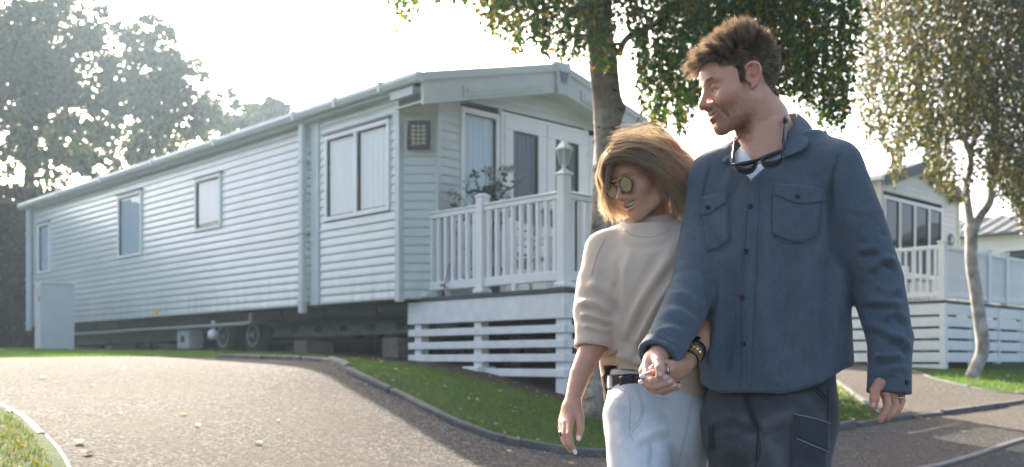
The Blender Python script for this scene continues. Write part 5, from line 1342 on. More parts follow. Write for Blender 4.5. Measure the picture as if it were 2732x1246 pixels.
class Surf:
    """casts from the viewpoint onto a finished mesh, to lay seams and patches on it"""
    def __init__(s, V, Q): s.b = BVHTree.FromPolygons(V.tolist(), Q.tolist())
    def hit(s, px, py):
        o = Vector((0,0,CAMZ)); d = (unp(px,py,1.0)-o).normalized(); l, n, _, _ = s.b.ray_cast(o, d, 20)
        if l is None:
            best = s.b.find_nearest(unp(px,py,2.6)); l, n = best[0], best[1]
        if n.dot(d) > 0: n = -n
        return l, n
    def line(s, mb, poly, r=.0012, off=.0008, n=None, sides=5):
        pts = smooth_line(poly, n or max(6, int(np.linalg.norm(np.diff(np.array(poly,float),axis=0),axis=1).sum()/7)))
        q = [s.hit(*p) for p in pts]; mb.tube([l+nn*off for l,nn in q], r, sides); return mb
    def dashes(s, mb, poly, r=.0010, step=9, duty=.55):
        P = np.array(poly,float); L = np.append(0,np.cumsum(np.linalg.norm(np.diff(P,axis=0),axis=1))); u = 0
        while u < L[-1]:
            a = [np.interp(u,L,P[:,j]) for j in (0,1)]; b = [np.interp(min(u+step*duty,L[-1]),L,P[:,j]) for j in (0,1)]
            la, na = s.hit(*a); lb, nb = s.hit(*b); mb.tube([la+na*r*.6, lb+nb*r*.6], r, 4); u += step
        return mb
    def patch(s, top, bot, rows, cols, off=.003, name='patch', mat=None, parent=None, puff=0.0):
        A = smooth_line(top, cols) if len(top) > 2 else np.linspace(top[0], top[1], cols); B = smooth_line(bot, cols) if len(bot) > 2 else np.linspace(bot[0], bot[1], cols)
        vs = []; out = []
        for i in range(rows):
            for j in range(cols):
                p = np.array(A[j])*(1-i/(rows-1))+np.array(B[j])*i/(rows-1); l, n = s.hit(*p)
                q = puff*math.sin(math.pi*i/(rows-1))*math.sin(math.pi*j/(cols-1)); out.append(l+n*(off+q)); vs.append(l-n*.003)
        N = rows*cols; fs = []; idx = lambda i,j: i*cols+j
        for i in range(rows-1):
            for j in range(cols-1): fs.append((idx(i,j), idx(i+1,j), idx(i+1,j+1), idx(i,j+1)))
        ring = [idx(0,j) for j in range(cols)]+[idx(i,cols-1) for i in range(1,rows)]+[idx(rows-1,j) for j in range(cols-2,-1,-1)]+[idx(i,0) for i in range(rows-2,0,-1)]
        for a, b in zip(ring, ring[1:]+ring[:1]): fs.append((a, b, b+N, a+N))
        o = MB().add(out+vs, fs).build(name, mat, parent, True); return o
    def disc(s, px, py, r, h, name, mat, parent, holes=True):
        l, n = s.hit(px, py); q = n.to_track_quat('Z','Y').to_matrix()
        mb = MB(); prof = [(r*.2,h*.55),(r*.62,h*.55),(r*.75,h),(r,h*.7),(r,-.002)]
        m0 = MB().lathe(prof[::-1], 14); mb.add([tuple(l+q@Vector(v)) for v in m0.v], m0.f); return mb.build(name, mat, parent, True)
def finger(Fd, pts, r0, r1, k=.004):
    pts = [np.array(p,float) for p in pts]; n = len(pts); Fd.chain(pts, list(np.linspace(r0, r1, n)), k)
def nail(parent, tip, dirv, nrm, L, W, mat, name='nail'):
    d = Vector(dirv).normalized(); n = Vector(nrm); n = (n-d*n.dot(d)).normalized(); s = d.cross(n); vs = []
    for i in range(5):
        t = i/4
        for j in range(5):
            u = (j/4-.5)*2; w = W*(1 if 0 < t < 1 else .8)*(.5 if False else 1); vs.append(Vector(tip)+d*(L*(t-.5))+s*(u*w/2*(1-.25*(abs(t-.5)*2)**3))+n*(W*.16*(1-u*u)))
    fs = [(i*5+j, i*5+j+1, (i+1)*5+j+1, (i+1)*5+j) for i in range(4) for j in range(4)]
    return MB().add(vs, fs).build(name, mat, parent, True)
def join_meshes(parts):
    """(V, F, colour) pieces into one mesh"""
    V = []; F = []; C = []; o = 0
    for v, f, c in parts: V.append(v); F.append(f+o); C.append(c); o += len(v)
    return np.vstack(V), np.vstack(F), np.vstack(C)
def flat(n, c): return np.tile(np.array(c,float), (n,1))
def shade_skin(Vl, base, male):
    """flesh tints by place on the head (local coordinates): lips, ears, nose, cheeks, scalp, stubble"""
    C = flat(len(Vl), base); l, f, u = np.abs(Vl[:,0]), Vl[:,1], Vl[:,2]
    def blend(mask, col): 
        mask = np.clip(mask,0,1)[:,None]; C[:] = C*(1-mask)+np.array(col)*mask
    g = lambda c, r: np.exp(-(((l-c[0])/r[0])**2+((f-c[1])/r[1])**2+((u-c[2])/r[2])**2))
    blend(.55*g((.04,.07,-.03),(.025,.03,.02)), (.56,.22,.16) if male else (.60,.28,.20)); blend(.6*g((0,.115,-.034),(.014,.014,.013)), (.58,.22,.17)); blend(.6*g((.082,-.008,.005),(.014,.03,.04)), (.60,.20,.14))
    lipz = (-.0672 if male else -.0640); lm = np.exp(-((u-lipz)/.0105)**4)*(f > .078)*(l < .031)
    blend(.75*lm, (.46,.15,.13) if male else (.56,.20,.19))
    return C, blend, g
# ================================================================ the man
man = empty('person', (.68, 2.62, 0)); tag(man, 'taller person with short brown hair, blue shirt and dark trousers, walking hand in hand', 'person')
man_in = man
def att(o, p): 
    o.parent = p; o.matrix_parent_inverse = Matrix.Translation(-Vector(p.location)); return o
DM = .07
def um(x, y, Y): return np.array(unp(x, y, Y+DM))
HM = Head((.5675/2.53*2.62, 2.62, 1.05+(1.7413-1.05)/2.53*2.62), (-.955,-.17,-.24), (-.235,-.049,.971), .957)
YAWM = R(22)
def build_man():
    # ---------------- body: head, neck, chest
    neck = [(HM.w((0,-.028,-.045)),.056),(um(2042,320,2.58),.060),(um(2066,405,2.58),.068),(um(2066,470,2.58),.085)]
    Fd = head_field(HM, neck, True)
    # sternomastoid and throat
    a = HM.loc(um(2006,270,2.53)); b = HM.loc(um(2022,425,2.535)); Fd.cone(a, b, .014, .012, .03)
    a = HM.loc(um(1980,362,2.575)); b = HM.loc(um(2010,420,2.535)); Fd.cone(a, b, .014, .012, .03)
    V, Q = Fd.mesh(); V = relax(V, Q, 1); C, blend, g = shade_skin(V, (.63,.325,.22), True)
    l, f, u = np.abs(V[:,0]), V[:,1], V[:,2]; nz = vnoise(V, 160, 3, 2)
    # stubble
    beard = np.clip((-.036-u+(f-.03)*.10)/.018,0,1)*np.clip((f+.012+.006*nz)/.035,0,1)*np.clip((u+.135)/.02,0,1); beard *= 1-.9*np.exp(-((u+.0672)/.008)**4)*(l < .028)*(f > .08)
    must = np.exp(-((u+.054)/.006)**2)*(f > .085)*(l < .03); side = np.clip((.030-f)/.01,0,1)*np.clip((f-.006)/.008,0,1)*np.clip((.03-u)/.02,0,1)*np.clip((u+.05)/.02,0,1)*(l > .05)
    bm = np.clip(np.maximum(np.maximum(beard*.9, must*.9), side*.7),0,1)*(1+.12*nz); blend(bm*.45, (.24,.12,.075))
    blend(.6*np.exp(-(((l-.030)/.019)**2+((u-.0235+.3*np.abs(l-.03))/.0035)**2))*(f > .06), (.11,.065,.04))                 # brow
    blend(.95*np.exp(-((u-(-.0020-.22*np.abs(l-.032)))/.0024)**2)*(np.abs(l-.033) < .0155)*(f > .066), (.02,.013,.01)); blend(.5*np.exp(-((u-.0125)/.003)**2)*(np.abs(l-.033) < .017)*(f > .066), (.30,.13,.09))     # lashes; lid crease shade painted into the colour
    blend(.35*g((.052,.06,-.004),(.012,.012,.008)), (.36,.16,.11))
    hl = np.interp(f, [-.13,-.10,-.075,-.045,-.03,.012,.013,.027,.028,.045,.062,.08,.1], [-.06,-.06,-.055,-.02,.036,.038,-.008,-.010,.030,.042,.052,.066,.075])
    scalp = np.clip((u-hl)/.012,0,1); blend(scalp*.95, (.045,.032,.025))
    Vw = HM.w(V); parts = [(Vw, Q, C)]
    # ---------------- hands
    def hand_left():
        Fh = Field(np.array(um(2372,1000,2.36))-[.10,.12,.16], np.array(um(2372,1000,2.36))+[.10,.14,.12], .0024); k = .006
        Fh.chain([um(2376,920,2.43),um(2372,1005,2.405)],[.030,.027],.01)
        M_ = None
        for (a, b) in (((2358,1008,2.375),(2362,1052,2.365)),((2372,1008,2.385),(2380,1054,2.375)),((2386,1008,2.40),(2394,1052,2.395)),((2392,1010,2.415),(2402,1048,2.415))): Fh.cone(um(*a),um(*b),.0135,.0125,.014)
        finger(Fh,[um(2363,1050,2.365),um(2368,1083,2.345),um(2358,1105,2.335),um(2349,1119,2.335)],.0108,.0086)
        finger(Fh,[um(2382,1052,2.378),um(2388,1084,2.360),um(2378,1104,2.348),um(2366,1114,2.345)],.0108,.0086)
        finger(Fh,[um(2396,1050,2.395),um(2402,1078,2.382),um(2394,1096,2.370),um(2382,1106,2.365)],.0100,.008)
        finger(Fh,[um(2403,1046,2.415),um(2407,1070,2.405),um(2401,1086,2.396),um(2391,1094,2.39)],.0088,.007)
        Fh.chain([um(2352,1015,2.375),um(2334,1042,2.345),um(2333,1065,2.335),um(2331,1083,2.335)],[.0150,.0120,.0112,.0092],.008)
        return Fh.mesh()
    v, q = hand_left(); v = relax(v,q,1); parts.append((v, q, shade_hand(v, (.55,.26,.175))))
    def hand_right():
        Fh = Field(np.array(um(1760,990,2.32))-[.09,.13,.11], np.array(um(1760,990,2.32))+[.10,.16,.13], .0022)
        Fh.chain([um(1785,915,2.42),um(1752,955,2.37)],[.030,.026],.01)
        for (a,b) in (((1752,960,2.37),(1730,985,2.355)),((1742,960,2.37),(1722,990,2.36)),((1735,958,2.38),(1720,992,2.37)),((1735,962,2.39),(1722,1000,2.385))): Fh.cone(um(*a),um(*b),.0145,.0125,.014)
        # fingers fold under and round, tips to the right
        finger(Fh,[um(1728,986,2.352),um(1724,1008,2.325),um(1742,1016,2.298),um(1777,1008,2.296)],.0112,.0088)
        finger(Fh,[um(1722,994,2.36),um(1724,1022,2.33),um(1748,1030,2.300),um(1789,1019,2.297)],.0112,.0088)
        finger(Fh,[um(1722,998,2.37),um(1732,1033,2.34),um(1758,1040,2.310),um(1798,1029,2.305)],.0105,.0084)
        finger(Fh,[um(1724,1002,2.385),um(1744,1040,2.36),um(1770,1046,2.330),um(1810,1031,2.320)],.0092,.0074)
        Fh.chain([um(1752,952,2.355),um(1757,966,2.315),um(1761,982,2.295),um(1761,999,2.290)],[.0165,.0125,.0118,.0098],.006)
        return Fh.mesh()
    v, q = hand_right(); v = relax(v,q,1); parts.append((v, q, shade_hand(v, (.60,.34,.25))))
    # ---------------- hidden remainder of the body in one piece: trunk, arms, legs (coarse)
    Fb = Field((.15,2.2,.02),(1.25,3.1,1.62),.012)
    tz = [CAMZ-(y-965)/1030 for y in (1080,950,800,650,540,450,410)]
    Fb.fn((.3,2.3,tz[0]),(1.1,3.0,tz[-1]),.04,loft_fn(tz,[um(x,965,2.58)[:2] for x in (2062,2062,2062,2055,2055,2060,2064)],[.160,.155,.15,.158,.165,.13,.08],[.115,.11,.11,.115,.11,.09,.07],YAWM))
    Fb.chain([um(2215,455,2.50),um(2330,745,2.48),um(2374,960,2.42)],[.055,.045,.034],.03); Fb.chain([um(1908,470,2.62),um(1858,760,2.57),um(1790,900,2.44)],[.055,.045,.032],.03)
    for hip, knee, ank in LEGM: Fb.chain([hip,knee,ank],[.078,.052,.036],.04)
    v, q = Fb.mesh(); parts.append((v, q, flat(len(v),(.5,.3,.22))))
    Vb, Fb_, Cb = join_meshes(parts); me = np_mesh('body', Vb, Fb_); set_col(me, Cb); body = add_obj('body', me, MAT_SKIN); att(body, man)
    # nails
    for (tip, prev, mat) in ((um(1761,998,2.280),um(1761,975,2.290),MAT_NAIL),(um(1775,1007,2.286),um(1750,1013,2.288),MAT_NAIL),(um(1787,1018,2.288),um(1760,1026,2.29),MAT_NAIL),(um(1796,1028,2.296),um(1770,1037,2.30),MAT_NAIL),(um(2331,1080,2.326),um(2333,1062,2.326),MAT_NAIL)):
        att(nail(None, tip, Vector(tip)-Vector(prev), (0,-1,.15), .011, .010, mat), man)
    # ---------------- hair, brows, beard strands
    N = normals(V, Q); H = HM
    idx = np.where(scalp > .35)[0]; wsel = np.where((V[idx,2] < .075)|(np.abs(V[idx,0]) > .05),1.6,1.0); sel = rng.choice(idx, 27000, p=wsel/wsel.sum()); p0 = V[sel]+rng.normal(0,.0009,(len(sel),3)); nn = N[sel]
    top = np.clip((p0[:,2]-.056)/.035,0,1)*np.clip(1-(np.abs(p0[:,0])-.052)/.022,0,1); frontness = np.clip((p0[:,1]-.02)/.055,0,1); back = np.clip((-p0[:,1]-.02)/.05,0,1)
    fade = np.clip((p0[:,2]-.0)/.06,0,1); L = .0055+.0075*fade+.030*top*(1-back*.35)+.030*top*frontness; L *= rng.uniform(.7,1.2,len(L))
    # clumps share a direction
    cl = rng.normal(0,1,(500,3)); from_c = V[rng.choice(idx,500)]; ci = np.array([np.argmin(((from_c-q)**2).sum(1)) for q in p0]); cd = cl[ci]
    d = nn*(.55+.5*top[:,None]*(1-frontness[:,None]))+np.array([0,.30,0])*top[:,None]+np.array([0,.95,.16])*(frontness*top)[:,None]+cd*(.09+.17*top[:,None])
    d += np.array([0,-.55,-.75])*(1-top)[:,None]
    crown = top*np.exp(-((p0[:,1]+.035)/.028)**2); d += np.array([0,-.1,.7])*crown[:,None]; L += .014*crown
    d /= np.linalg.norm(d,axis=1,keepdims=True); k = 6; t = np.linspace(0,1,k)[None,:,None]
    curl = np.array([0,.10,.10])*top[:,None]*(1-frontness[:,None])+np.array([0,.15,-.75])*(frontness*top)[:,None]+rng.normal(0,.18,(len(p0),3))
    P = p0[:,None]+d[:,None]*L[:,None,None]*t+curl[:,None]*L[:,None,None]*t**2*.55
    # the long top hair gathers into pointed tufts
    tf_ = np.clip(top*1.3,0,1)*.62; tipc = np.zeros((500,3)); cnt_ = np.bincount(ci,minlength=500)+1e-6
    for j_ in range(3): tipc[:,j_] = np.bincount(ci,P[:,-1,j_],500)/cnt_
    pull = (tipc[ci]-P[:,-1])*tf_[:,None]*rng.uniform(.5,1.1,(len(p0),1)); P = P+pull[:,None]*(t**1.5)
    hw = strand_obj('hair', H.w(P.reshape(-1,3)).reshape(P.shape), .0010, MAT_HAIR_M, None, 2.5, .7, .35, np.random.default_rng(2).uniform(.55,1.5,500)[ci]); att(hw, man)  # tips tinted much lighter than roots, sunlit ends put into the colour
    idx = np.where(bm > .12)[0]; wq = bm[idx]; sel = rng.choice(idx, 4200, p=wq/wq.sum()); p0 = V[sel]; nn = N[sel]; d = nn*.5+np.array([0,-.1,-.75])+rng.normal(0,.3,p0.shape); d /= np.linalg.norm(d,axis=1,keepdims=True)
    L = rng.uniform(.002,.0062,len(sel))*(.5+.6*bm[sel]); P = p0[:,None]+d[:,None]*L[:,None,None]*np.linspace(0,1,3)[None,:,None]
    bo = strand_obj('beard', H.w(P.reshape(-1,3)).reshape(P.shape), .0005, MAT_BEARD, None, 1.2, .9); att(bo, man)
    bi = np.where((np.exp(-(((l-.030)/.016)**2+((u-.0245)/.0035)**2)) > .5)&(f > .065))[0]; sel = rng.choice(bi, 260); p0 = V[sel]; d = N[sel]*.35+np.stack([np.sign(p0[:,0])*.8,-.3+0*p0[:,0],.2+0*p0[:,0]],1)+rng.normal(0,.15,p0.shape); d /= np.linalg.norm(d,axis=1,keepdims=True)
    P = p0[:,None]+d[:,None]*rng.uniform(.005,.009,(len(sel),1,1))*np.linspace(0,1,3)[None,:,None]; att(tag(strand_obj('eyebrow_hair', H.w(P.reshape(-1,3)).reshape(P.shape), .00045, MAT_BEARD, None, 1.3, 1.1),kind='stuff'), man)
def shade_hand(v, base):
    C = flat(len(v), base); n = vnoise(v, 120, 5, 2)[:,None]; return C*(1+.07*n)+np.array([.03,-.01,-.01])*np.clip(vnoise(v,70,8,2),0,1)[:,None]
LEGM = [(um(1985,1110,2.60),um(2005,1545,2.72),np.array([.66,2.95,.10])),(um(2112,1110,2.52),um(2105,1560,2.36),np.array([.68,2.33,.10]))]
build_man()

# ---------------- shirt
def build_shirt():
    F = Field((.12,2.14,.90),(1.24,3.0,1.72),.0052)
    rows = [(1085,2066,.192,.150),(1050,2066,.194,.150),(950,2068,.196,.149),(850,2066,.194,.146),(750,2064,.190,.143),(650,2058,.186,.140),(560,2056,.184,.132),(500,2058,.178,.120),(450,2062,.158,.100),(412,2066,.115,.080),(385,2068,.085,.070)]
    rows = zsmooth(rows, 44); tz = [CAMZ-(y-965)/FPX*2.65 for y in rows[:,0]]
    tf = loft_fn(tz,[um(x,965,2.58)[:2] for x in rows[:,1]],rows[:,2],rows[:,3],YAWM)
    F.fn((.35,2.3,tz[0]),(1.05,2.95,tz[-1]),.03,tf)
    # shoulder yoke
    F.chain([um(2090,398,2.58),um(2170,408,2.54),um(2228,442,2.50)],[.045,.055,.062],.05); F.chain([um(2040,410,2.62),um(1960,432,2.63),um(1905,468,2.62)],[.045,.052,.060],.05)
    # sleeves
    F.chain([um(2225,452,2.49),um(2286,590,2.48),um(2340,750,2.47),um(2374,900,2.43),um(2373,990,2.405)],[.072,.068,.063,.055,.050],.022)
    F.chain([um(1908,472,2.62),um(1884,620,2.61),um(1858,760,2.57),um(1804,868,2.47),um(1775,922,2.415)],[.068,.067,.064,.056,.050],.022)
    # cuffs
    F.chain([um(2372,1000,2.40),um(2371,1060,2.395)],[.0510,.0520],.004); cut_end(F,um(2371,1050,2.395),um(2371,1060,2.395)-um(2372,1000,2.40),.07,.039)
    F.chain([um(1776,918,2.415),um(1748,962,2.377)],[.0515,.0520],.004); cut_end(F,um(1754,953,2.383),um(1748,962,2.377)-um(1776,918,2.415),.07,.038)
    # hem: shirt-tail curve and hollow inside
    def hem(p):
        Z = CAMZ-(p[1]*0+p[2]*0) ; X = p[0]+0*p[1]+0*p[2]; px = 1366+FPX*p[0]/np.maximum(p[1],.5); lim = np.interp(px.ravel(), [1850,1890,1930,2080,2140,2200,2245,2280,2290,2300],[1015,1040,1052,1053,1040,1018,990,975,1100,1400]).reshape(px.shape)
        lim = lim+((p[1]-(2.62+.12))>0)*45.0
        zl = CAMZ-(lim-965)/FPX*2.52; return p[2]-zl         # negative below the hem
    F.fn((.3,2.2,.88),(1.06,3.0,1.1),.004,lambda p: np.maximum(hem(p), -(0.0*p[0]+1)),True)
    F.fn((.35,2.3,.88),(1.05,2.95,1.06),.003,lambda p: np.maximum(tf(p)+.010, p[2]-1.045),True)
    # open neck: everything in front of the throat inside the V
    poly = np.array([(1958,330),(1950,385),(1946,428),(1998,487),(2030,452),(2086,404),(2100,340),(2098,280)],float)
    def vee(p):
        X = np.broadcast_to(p[0],np.broadcast_shapes(p[0].shape,p[1].shape,p[2].shape)); Y = np.broadcast_to(p[1],X.shape); Z = np.broadcast_to(p[2],X.shape)
        q = np.stack([1366+FPX*X/Y, 965-FPX*(Z-CAMZ)/Y],-1).reshape(-1,2); ins = in_poly2(q,poly); d, _ = seg_dist(q, np.vstack([poly,poly[:1]])); d = np.where(ins,-d,d)/FPX*2.6
        return np.maximum(d.reshape(X.shape), Y-2.66)
    F.fn((.54,2.25,1.45),(.78,2.7,1.72),.004,vee,True)
    # neck hole
    F.cone(um(2066,440,2.60),um(2050,330,2.60),.066,.068,.008,True)
    V, Q = F.mesh(); V = relax(V,Q,2); N = normals(V,Q)
    S_ = []
    jr = np.random.default_rng(3)
    for i,(y,xa,xb) in enumerate([(560,2250,2345),(610,2270,2360),(660,2290,2372),(700,2296,2392),(735,2290,2400),(770,2282,2408),(806,2300,2415),(842,2318,2420),(880,2326,2424),(915,2330,2426),(950,2330,2425),(980,2330,2424)]):
        h = (.0062 if y > 650 else .0030)*jr.uniform(.3,1.5); e_ = jr.normal(0,12,3); q_ = jr.uniform(0,.45); xs = xa+(xb-xa)*(q_ if i%2 else 0); xe = xb-(xb-xa)*(0 if i%2 else q_); S_.append(([(xs,y+14+e_[0]),((xs+xe)/2,y-4+e_[1]),(xe,y+8+e_[2])], jr.uniform(7,15), h)); S_.append(([(xs,y+32+e_[0]),((xs+xe)/2,y+15+e_[1]),(xe,y+26+e_[2])], jr.uniform(6,11), -h*.9))
    for (pl,h) in (([(1800,712),(1850,728),(1892,772)],.006),([(1790,750),(1840,762),(1885,800)],-.006),([(1782,778),(1830,786),(1878,826)],.006),([(1770,806),(1820,812),(1868,846)],-.006),([(1762,832),(1812,834),(1860,862)],.006),([(1755,858),(1800,858),(1848,880)],-.005),([(1748,880),(1792,876),(1838,892)],.005),([(1742,905),(1784,897),(1825,905)],-.004),([(1838,560),(1868,620),(1880,700)],.004),([(1822,640),(1850,680),(1886,735)],-.005)): S_.append((pl,jr.uniform(7,14),h*jr.uniform(.25,.85)))
    S_ += [([(1915,680),(1922,800),(1908,930),(1900,1030)],16,.011),([(1950,690),(1955,820),(1938,950),(1932,1040)],14,-.009),([(1890,700),(1895,820),(1880,960)],12,-.006),([(2040,560),(2052,700),(2044,880),(2050,1020)],20,.006),([(2200,615),(2168,720),(2160,860),(2170,980)],18,.006),([(2225,640),(2205,760),(2200,900),(2205,1000)],14,-.007),([(2245,700),(2232,820),(2232,960)],12,.006),
           ([(2110,660),(2100,800),(2106,960)],22,-.005),([(2150,680),(2136,800),(2132,940)],18,.004),([(2218,470),(2214,560),(2226,660),(2262,735)],10,-.010),([(1960,440),(1945,480),(1925,520)],12,.004),([(1980,470),(1960,520),(1950,560)],10,-.004),([(2060,450),(2120,440),(2190,440)],22,.003),([(1880,590),(1905,620),(1940,690)],10,-.004),([(1870,640),(1895,660),(1935,720)],12,.004),
           ([(2240,405),(2222,470),(2216,540)],5,-.004),([(1900,430),(1880,500),(1872,560)],6,-.004)]
    S_ = [(a_,b_,c_*1.45) for a_,b_,c_ in S_]
    for q_ in range(46):
        if q_ < 16: x0,y0 = jr.uniform(2240,2420),jr.uniform(520,1000); L_ = jr.uniform(25,70); an = jr.normal(.25,.35)
        elif q_ < 30: x0,y0 = jr.uniform(1750,1890),jr.uniform(560,900); L_ = jr.uniform(25,60); an = jr.normal(.5,.4)
        else: x0,y0 = jr.uniform(1900,2240),jr.uniform(660,1030); L_ = jr.uniform(40,130); an = jr.normal(1.45,.3)
        b_ = jr.normal(0,8); S_.append(([(x0,y0),(x0+L_*.5*math.cos(an)+b_,y0+L_*.5*math.sin(an)-b_),(x0+L_*math.cos(an),y0+L_*math.sin(an))],jr.uniform(4,7),jr.choice([-1,1])*jr.uniform(.0018,.0038)))
    V = strokes(V,N,S_)+N*(vnoise(V,38,4,3)*.0026)[:,None]
    me = np_mesh('shirt',V,Q); o = add_obj('shirt',me,MAT_SHIRT); att(o,man); Sf = Surf(V,Q)
    # placket, pockets, buttons
    kids = []
    kids.append(Sf.patch([(1998,487),(2014,474),(2028,460)],[(1975,1046),(1989,1047),(2002,1046)],40,6,.0032,'placket',MAT_SHIRT))
    kids.append(Sf.patch([(2062,512),(2120,516),(2190,524)],[(2063,628),(2124,648),(2178,632)],14,14,.0030,'pocket',MAT_SHIRT,None,.003)); kids.append(Sf.patch([(2068,493),(2130,496),(2199,506)],[(2064,520),(2132,546),(2196,538)],7,14,.0072,'pocket_flap',MAT_SHIRT))
    kids.append(Sf.patch([(1872,545),(1905,536),(1944,530)],[(1886,668),(1908,666),(1944,645)],14,10,.0030,'pocket',MAT_SHIRT,None,.003)); kids.append(Sf.patch([(1869,528),(1905,520),(1943,512)],[(1869,572),(1893,574),(1939,542)],7,10,.0072,'pocket_flap',MAT_SHIRT))
    for (x,y) in ((2003,551),(1991,671),(1981,794),(1985,917)): kids.append(Sf.disc(x,y,.0068,.0075,'button',MAT_BUTTON,None))
    for (x,y) in ((2127,527),(1892,555)): kids.append(Sf.disc(x,y,.0062,.0125,'button',MAT_BUTTON,None))
    kids.append(Sf.disc(2419,1020,.0062,.005,'button',MAT_BUTTON,None))
    th = MB()
    for pl in ([(2021,470),(2010,600),(1996,720),(1991,800),(1993,900),(1997,1044)],[(2005,490),(1990,600),(1980,700),(1976,800),(1978,900),(1982,1044)]): Sf.line(th,pl,.0008,.0034)
    for pl in ([(2072,500),(2068,520),(2132,541),(2191,534)],[(2057,530),(2064,630),(2124,652),(2180,636),(2193,545)],[(1873,535),(1873,566),(1892,568),(1936,538)],[(1947,535),(1948,645),(1908,670),(1884,672)],[(1900,1036),(1940,1042),(2080,1043),(2140,1030),(2190,1010)],[(2328,1003),(2372,1004),(2416,1006)],[(2242,396),(2222,470),(2217,560),(2222,640)],[(1748,893),(1775,905),(1812,926)],[(1893,440),(1876,500),(1870,545)]): Sf.line(th,pl,.0008,.0008)
    kids.append(tag(th.build('seam',MAT_THREAD_D,None,True),kind='stuff'))
    for k_ in kids: k_.parent = o
    # collar: stand and two leaves
    def sheet(name, rowsP, mat, th_=.0035):
        A = [smooth_line([tuple(um(*q)) for q in r],18) for r in rowsP]; G = smooth_line([tuple(np.array(a).ravel()) for a in A], 9) if len(A) > 2 else np.linspace(np.array(A[0]).ravel(),np.array(A[1]).ravel(),9)
        G = G.reshape(9,18,3); idx = np.arange(162).reshape(9,18); Fq = np.stack([idx[:-1,:-1],idx[1:,:-1],idx[1:,1:],idx[:-1,1:]],-1).reshape(-1,4)
        ob = add_obj(name, np_mesh(name,G.reshape(-1,3),Fq), mat); md = ob.modifiers.new('thick','SOLIDIFY'); md.thickness = th_; md.offset = 0; ob.parent = o; return ob
    # his left leaf (image right): fold line on top, falling edge
    sheet('collar',[[(2060,318,2.70),(2104,305,2.66),(2126,303,2.58),(2112,345,2.505),(2094,396,2.475),(2078,415,2.465)],
                    [(2062,326,2.72),(2115,318,2.69),(2150,322,2.58),(2140,360,2.500),(2118,396,2.462),(2085,418,2.455)],
                    [(2066,345,2.735),(2125,345,2.70),(2164,340,2.58),(2158,372,2.488),(2147,397,2.452),(2092,420,2.448)]],MAT_SHIRT)
    sheet('collar',[[(2085,318,2.70),(2040,335,2.73),(1990,352,2.71),(1968,360,2.66),(1952,392,2.595),(1945,428,2.535)],
                    [(2085,328,2.72),(2030,350,2.745),(1970,366,2.72),(1948,380,2.65),(1934,408,2.58),(1938,432,2.53)],
                    [(2085,350,2.735),(2030,368,2.755),(1960,385,2.73),(1934,398,2.645),(1922,424,2.57),(1932,436,2.525)]],MAT_SHIRT)
    sheet('collar_stand',[[(2098,312,2.60),(2102,340,2.54),(2094,380,2.49),(2078,412,2.468)],[(2106,322,2.60),(2110,350,2.54),(2102,392,2.485),(2084,420,2.462)]],MAT_SHIRT_D)
    sheet('front_facing',[[(1950,385,2.585),(1946,428,2.530),(1968,460,2.475),(1997,487,2.445)],[(1962,392,2.575),(1962,430,2.52),(1980,456,2.465),(2002,478,2.443)]],MAT_SHIRT_D)
    return Sf
def in_poly2(P, poly):
    x, y = P[:,0], P[:,1]; c = np.zeros(len(P), bool); n = len(poly); j = n-1
    for i in range(n):
        xi, yi = poly[i]; xj, yj = poly[j]
        if yi != yj: c ^= ((yi > y) != (yj > y)) & (x < (xj-xi)*(y-yi)/(yj-yi)+xi)
        j = i
    return c
SHIRT = build_shirt()
# ---------------- tee under the shirt
def build_tee():
    F = Field((.45,2.35,1.38),(.85,2.85,1.68),.005)
    rows = [(600,2058,.150,.115),(500,2060,.150,.112),(450,2064,.135,.100),(412,2066,.105,.086),(380,2066,.080,.074)]; tz = [CAMZ-(r[0]-965)/FPX*2.65 for r in rows]
    F.fn((.4,2.3,tz[0]),(.9,2.9,tz[-1]),.03,loft_fn(tz,[um(r[1],965,2.58)[:2] for r in rows],[r[2] for r in rows],[r[3] for r in rows],YAWM))
    poly = np.array([(1984,300),(1984,380),(1999,418),(2018,442),(2060,425),(2120,360),(2120,280)],float)
    def vee(p):
        X = np.broadcast_to(p[0],np.broadcast_shapes(p[0].shape,p[1].shape,p[2].shape)); Y = np.broadcast_to(p[1],X.shape); Z = np.broadcast_to(p[2],X.shape)
        q = np.stack([1366+FPX*X/Y, 965-FPX*(Z-CAMZ)/Y],-1).reshape(-1,2); ins = in_poly2(q,poly); d,_ = seg_dist(q,np.vstack([poly,poly[:1]])); return np.maximum(np.where(ins,-d,d).reshape(X.shape)/FPX*2.6, Y-2.7)
    F.fn((.45,2.3,1.4),(.85,2.75,1.68),.004,vee,True); V,Q = F.mesh(); V = relax(V,Q,1); att(add_obj('tee_shirt',np_mesh('tee_shirt',V,Q),MAT_TEE),man)
build_tee()
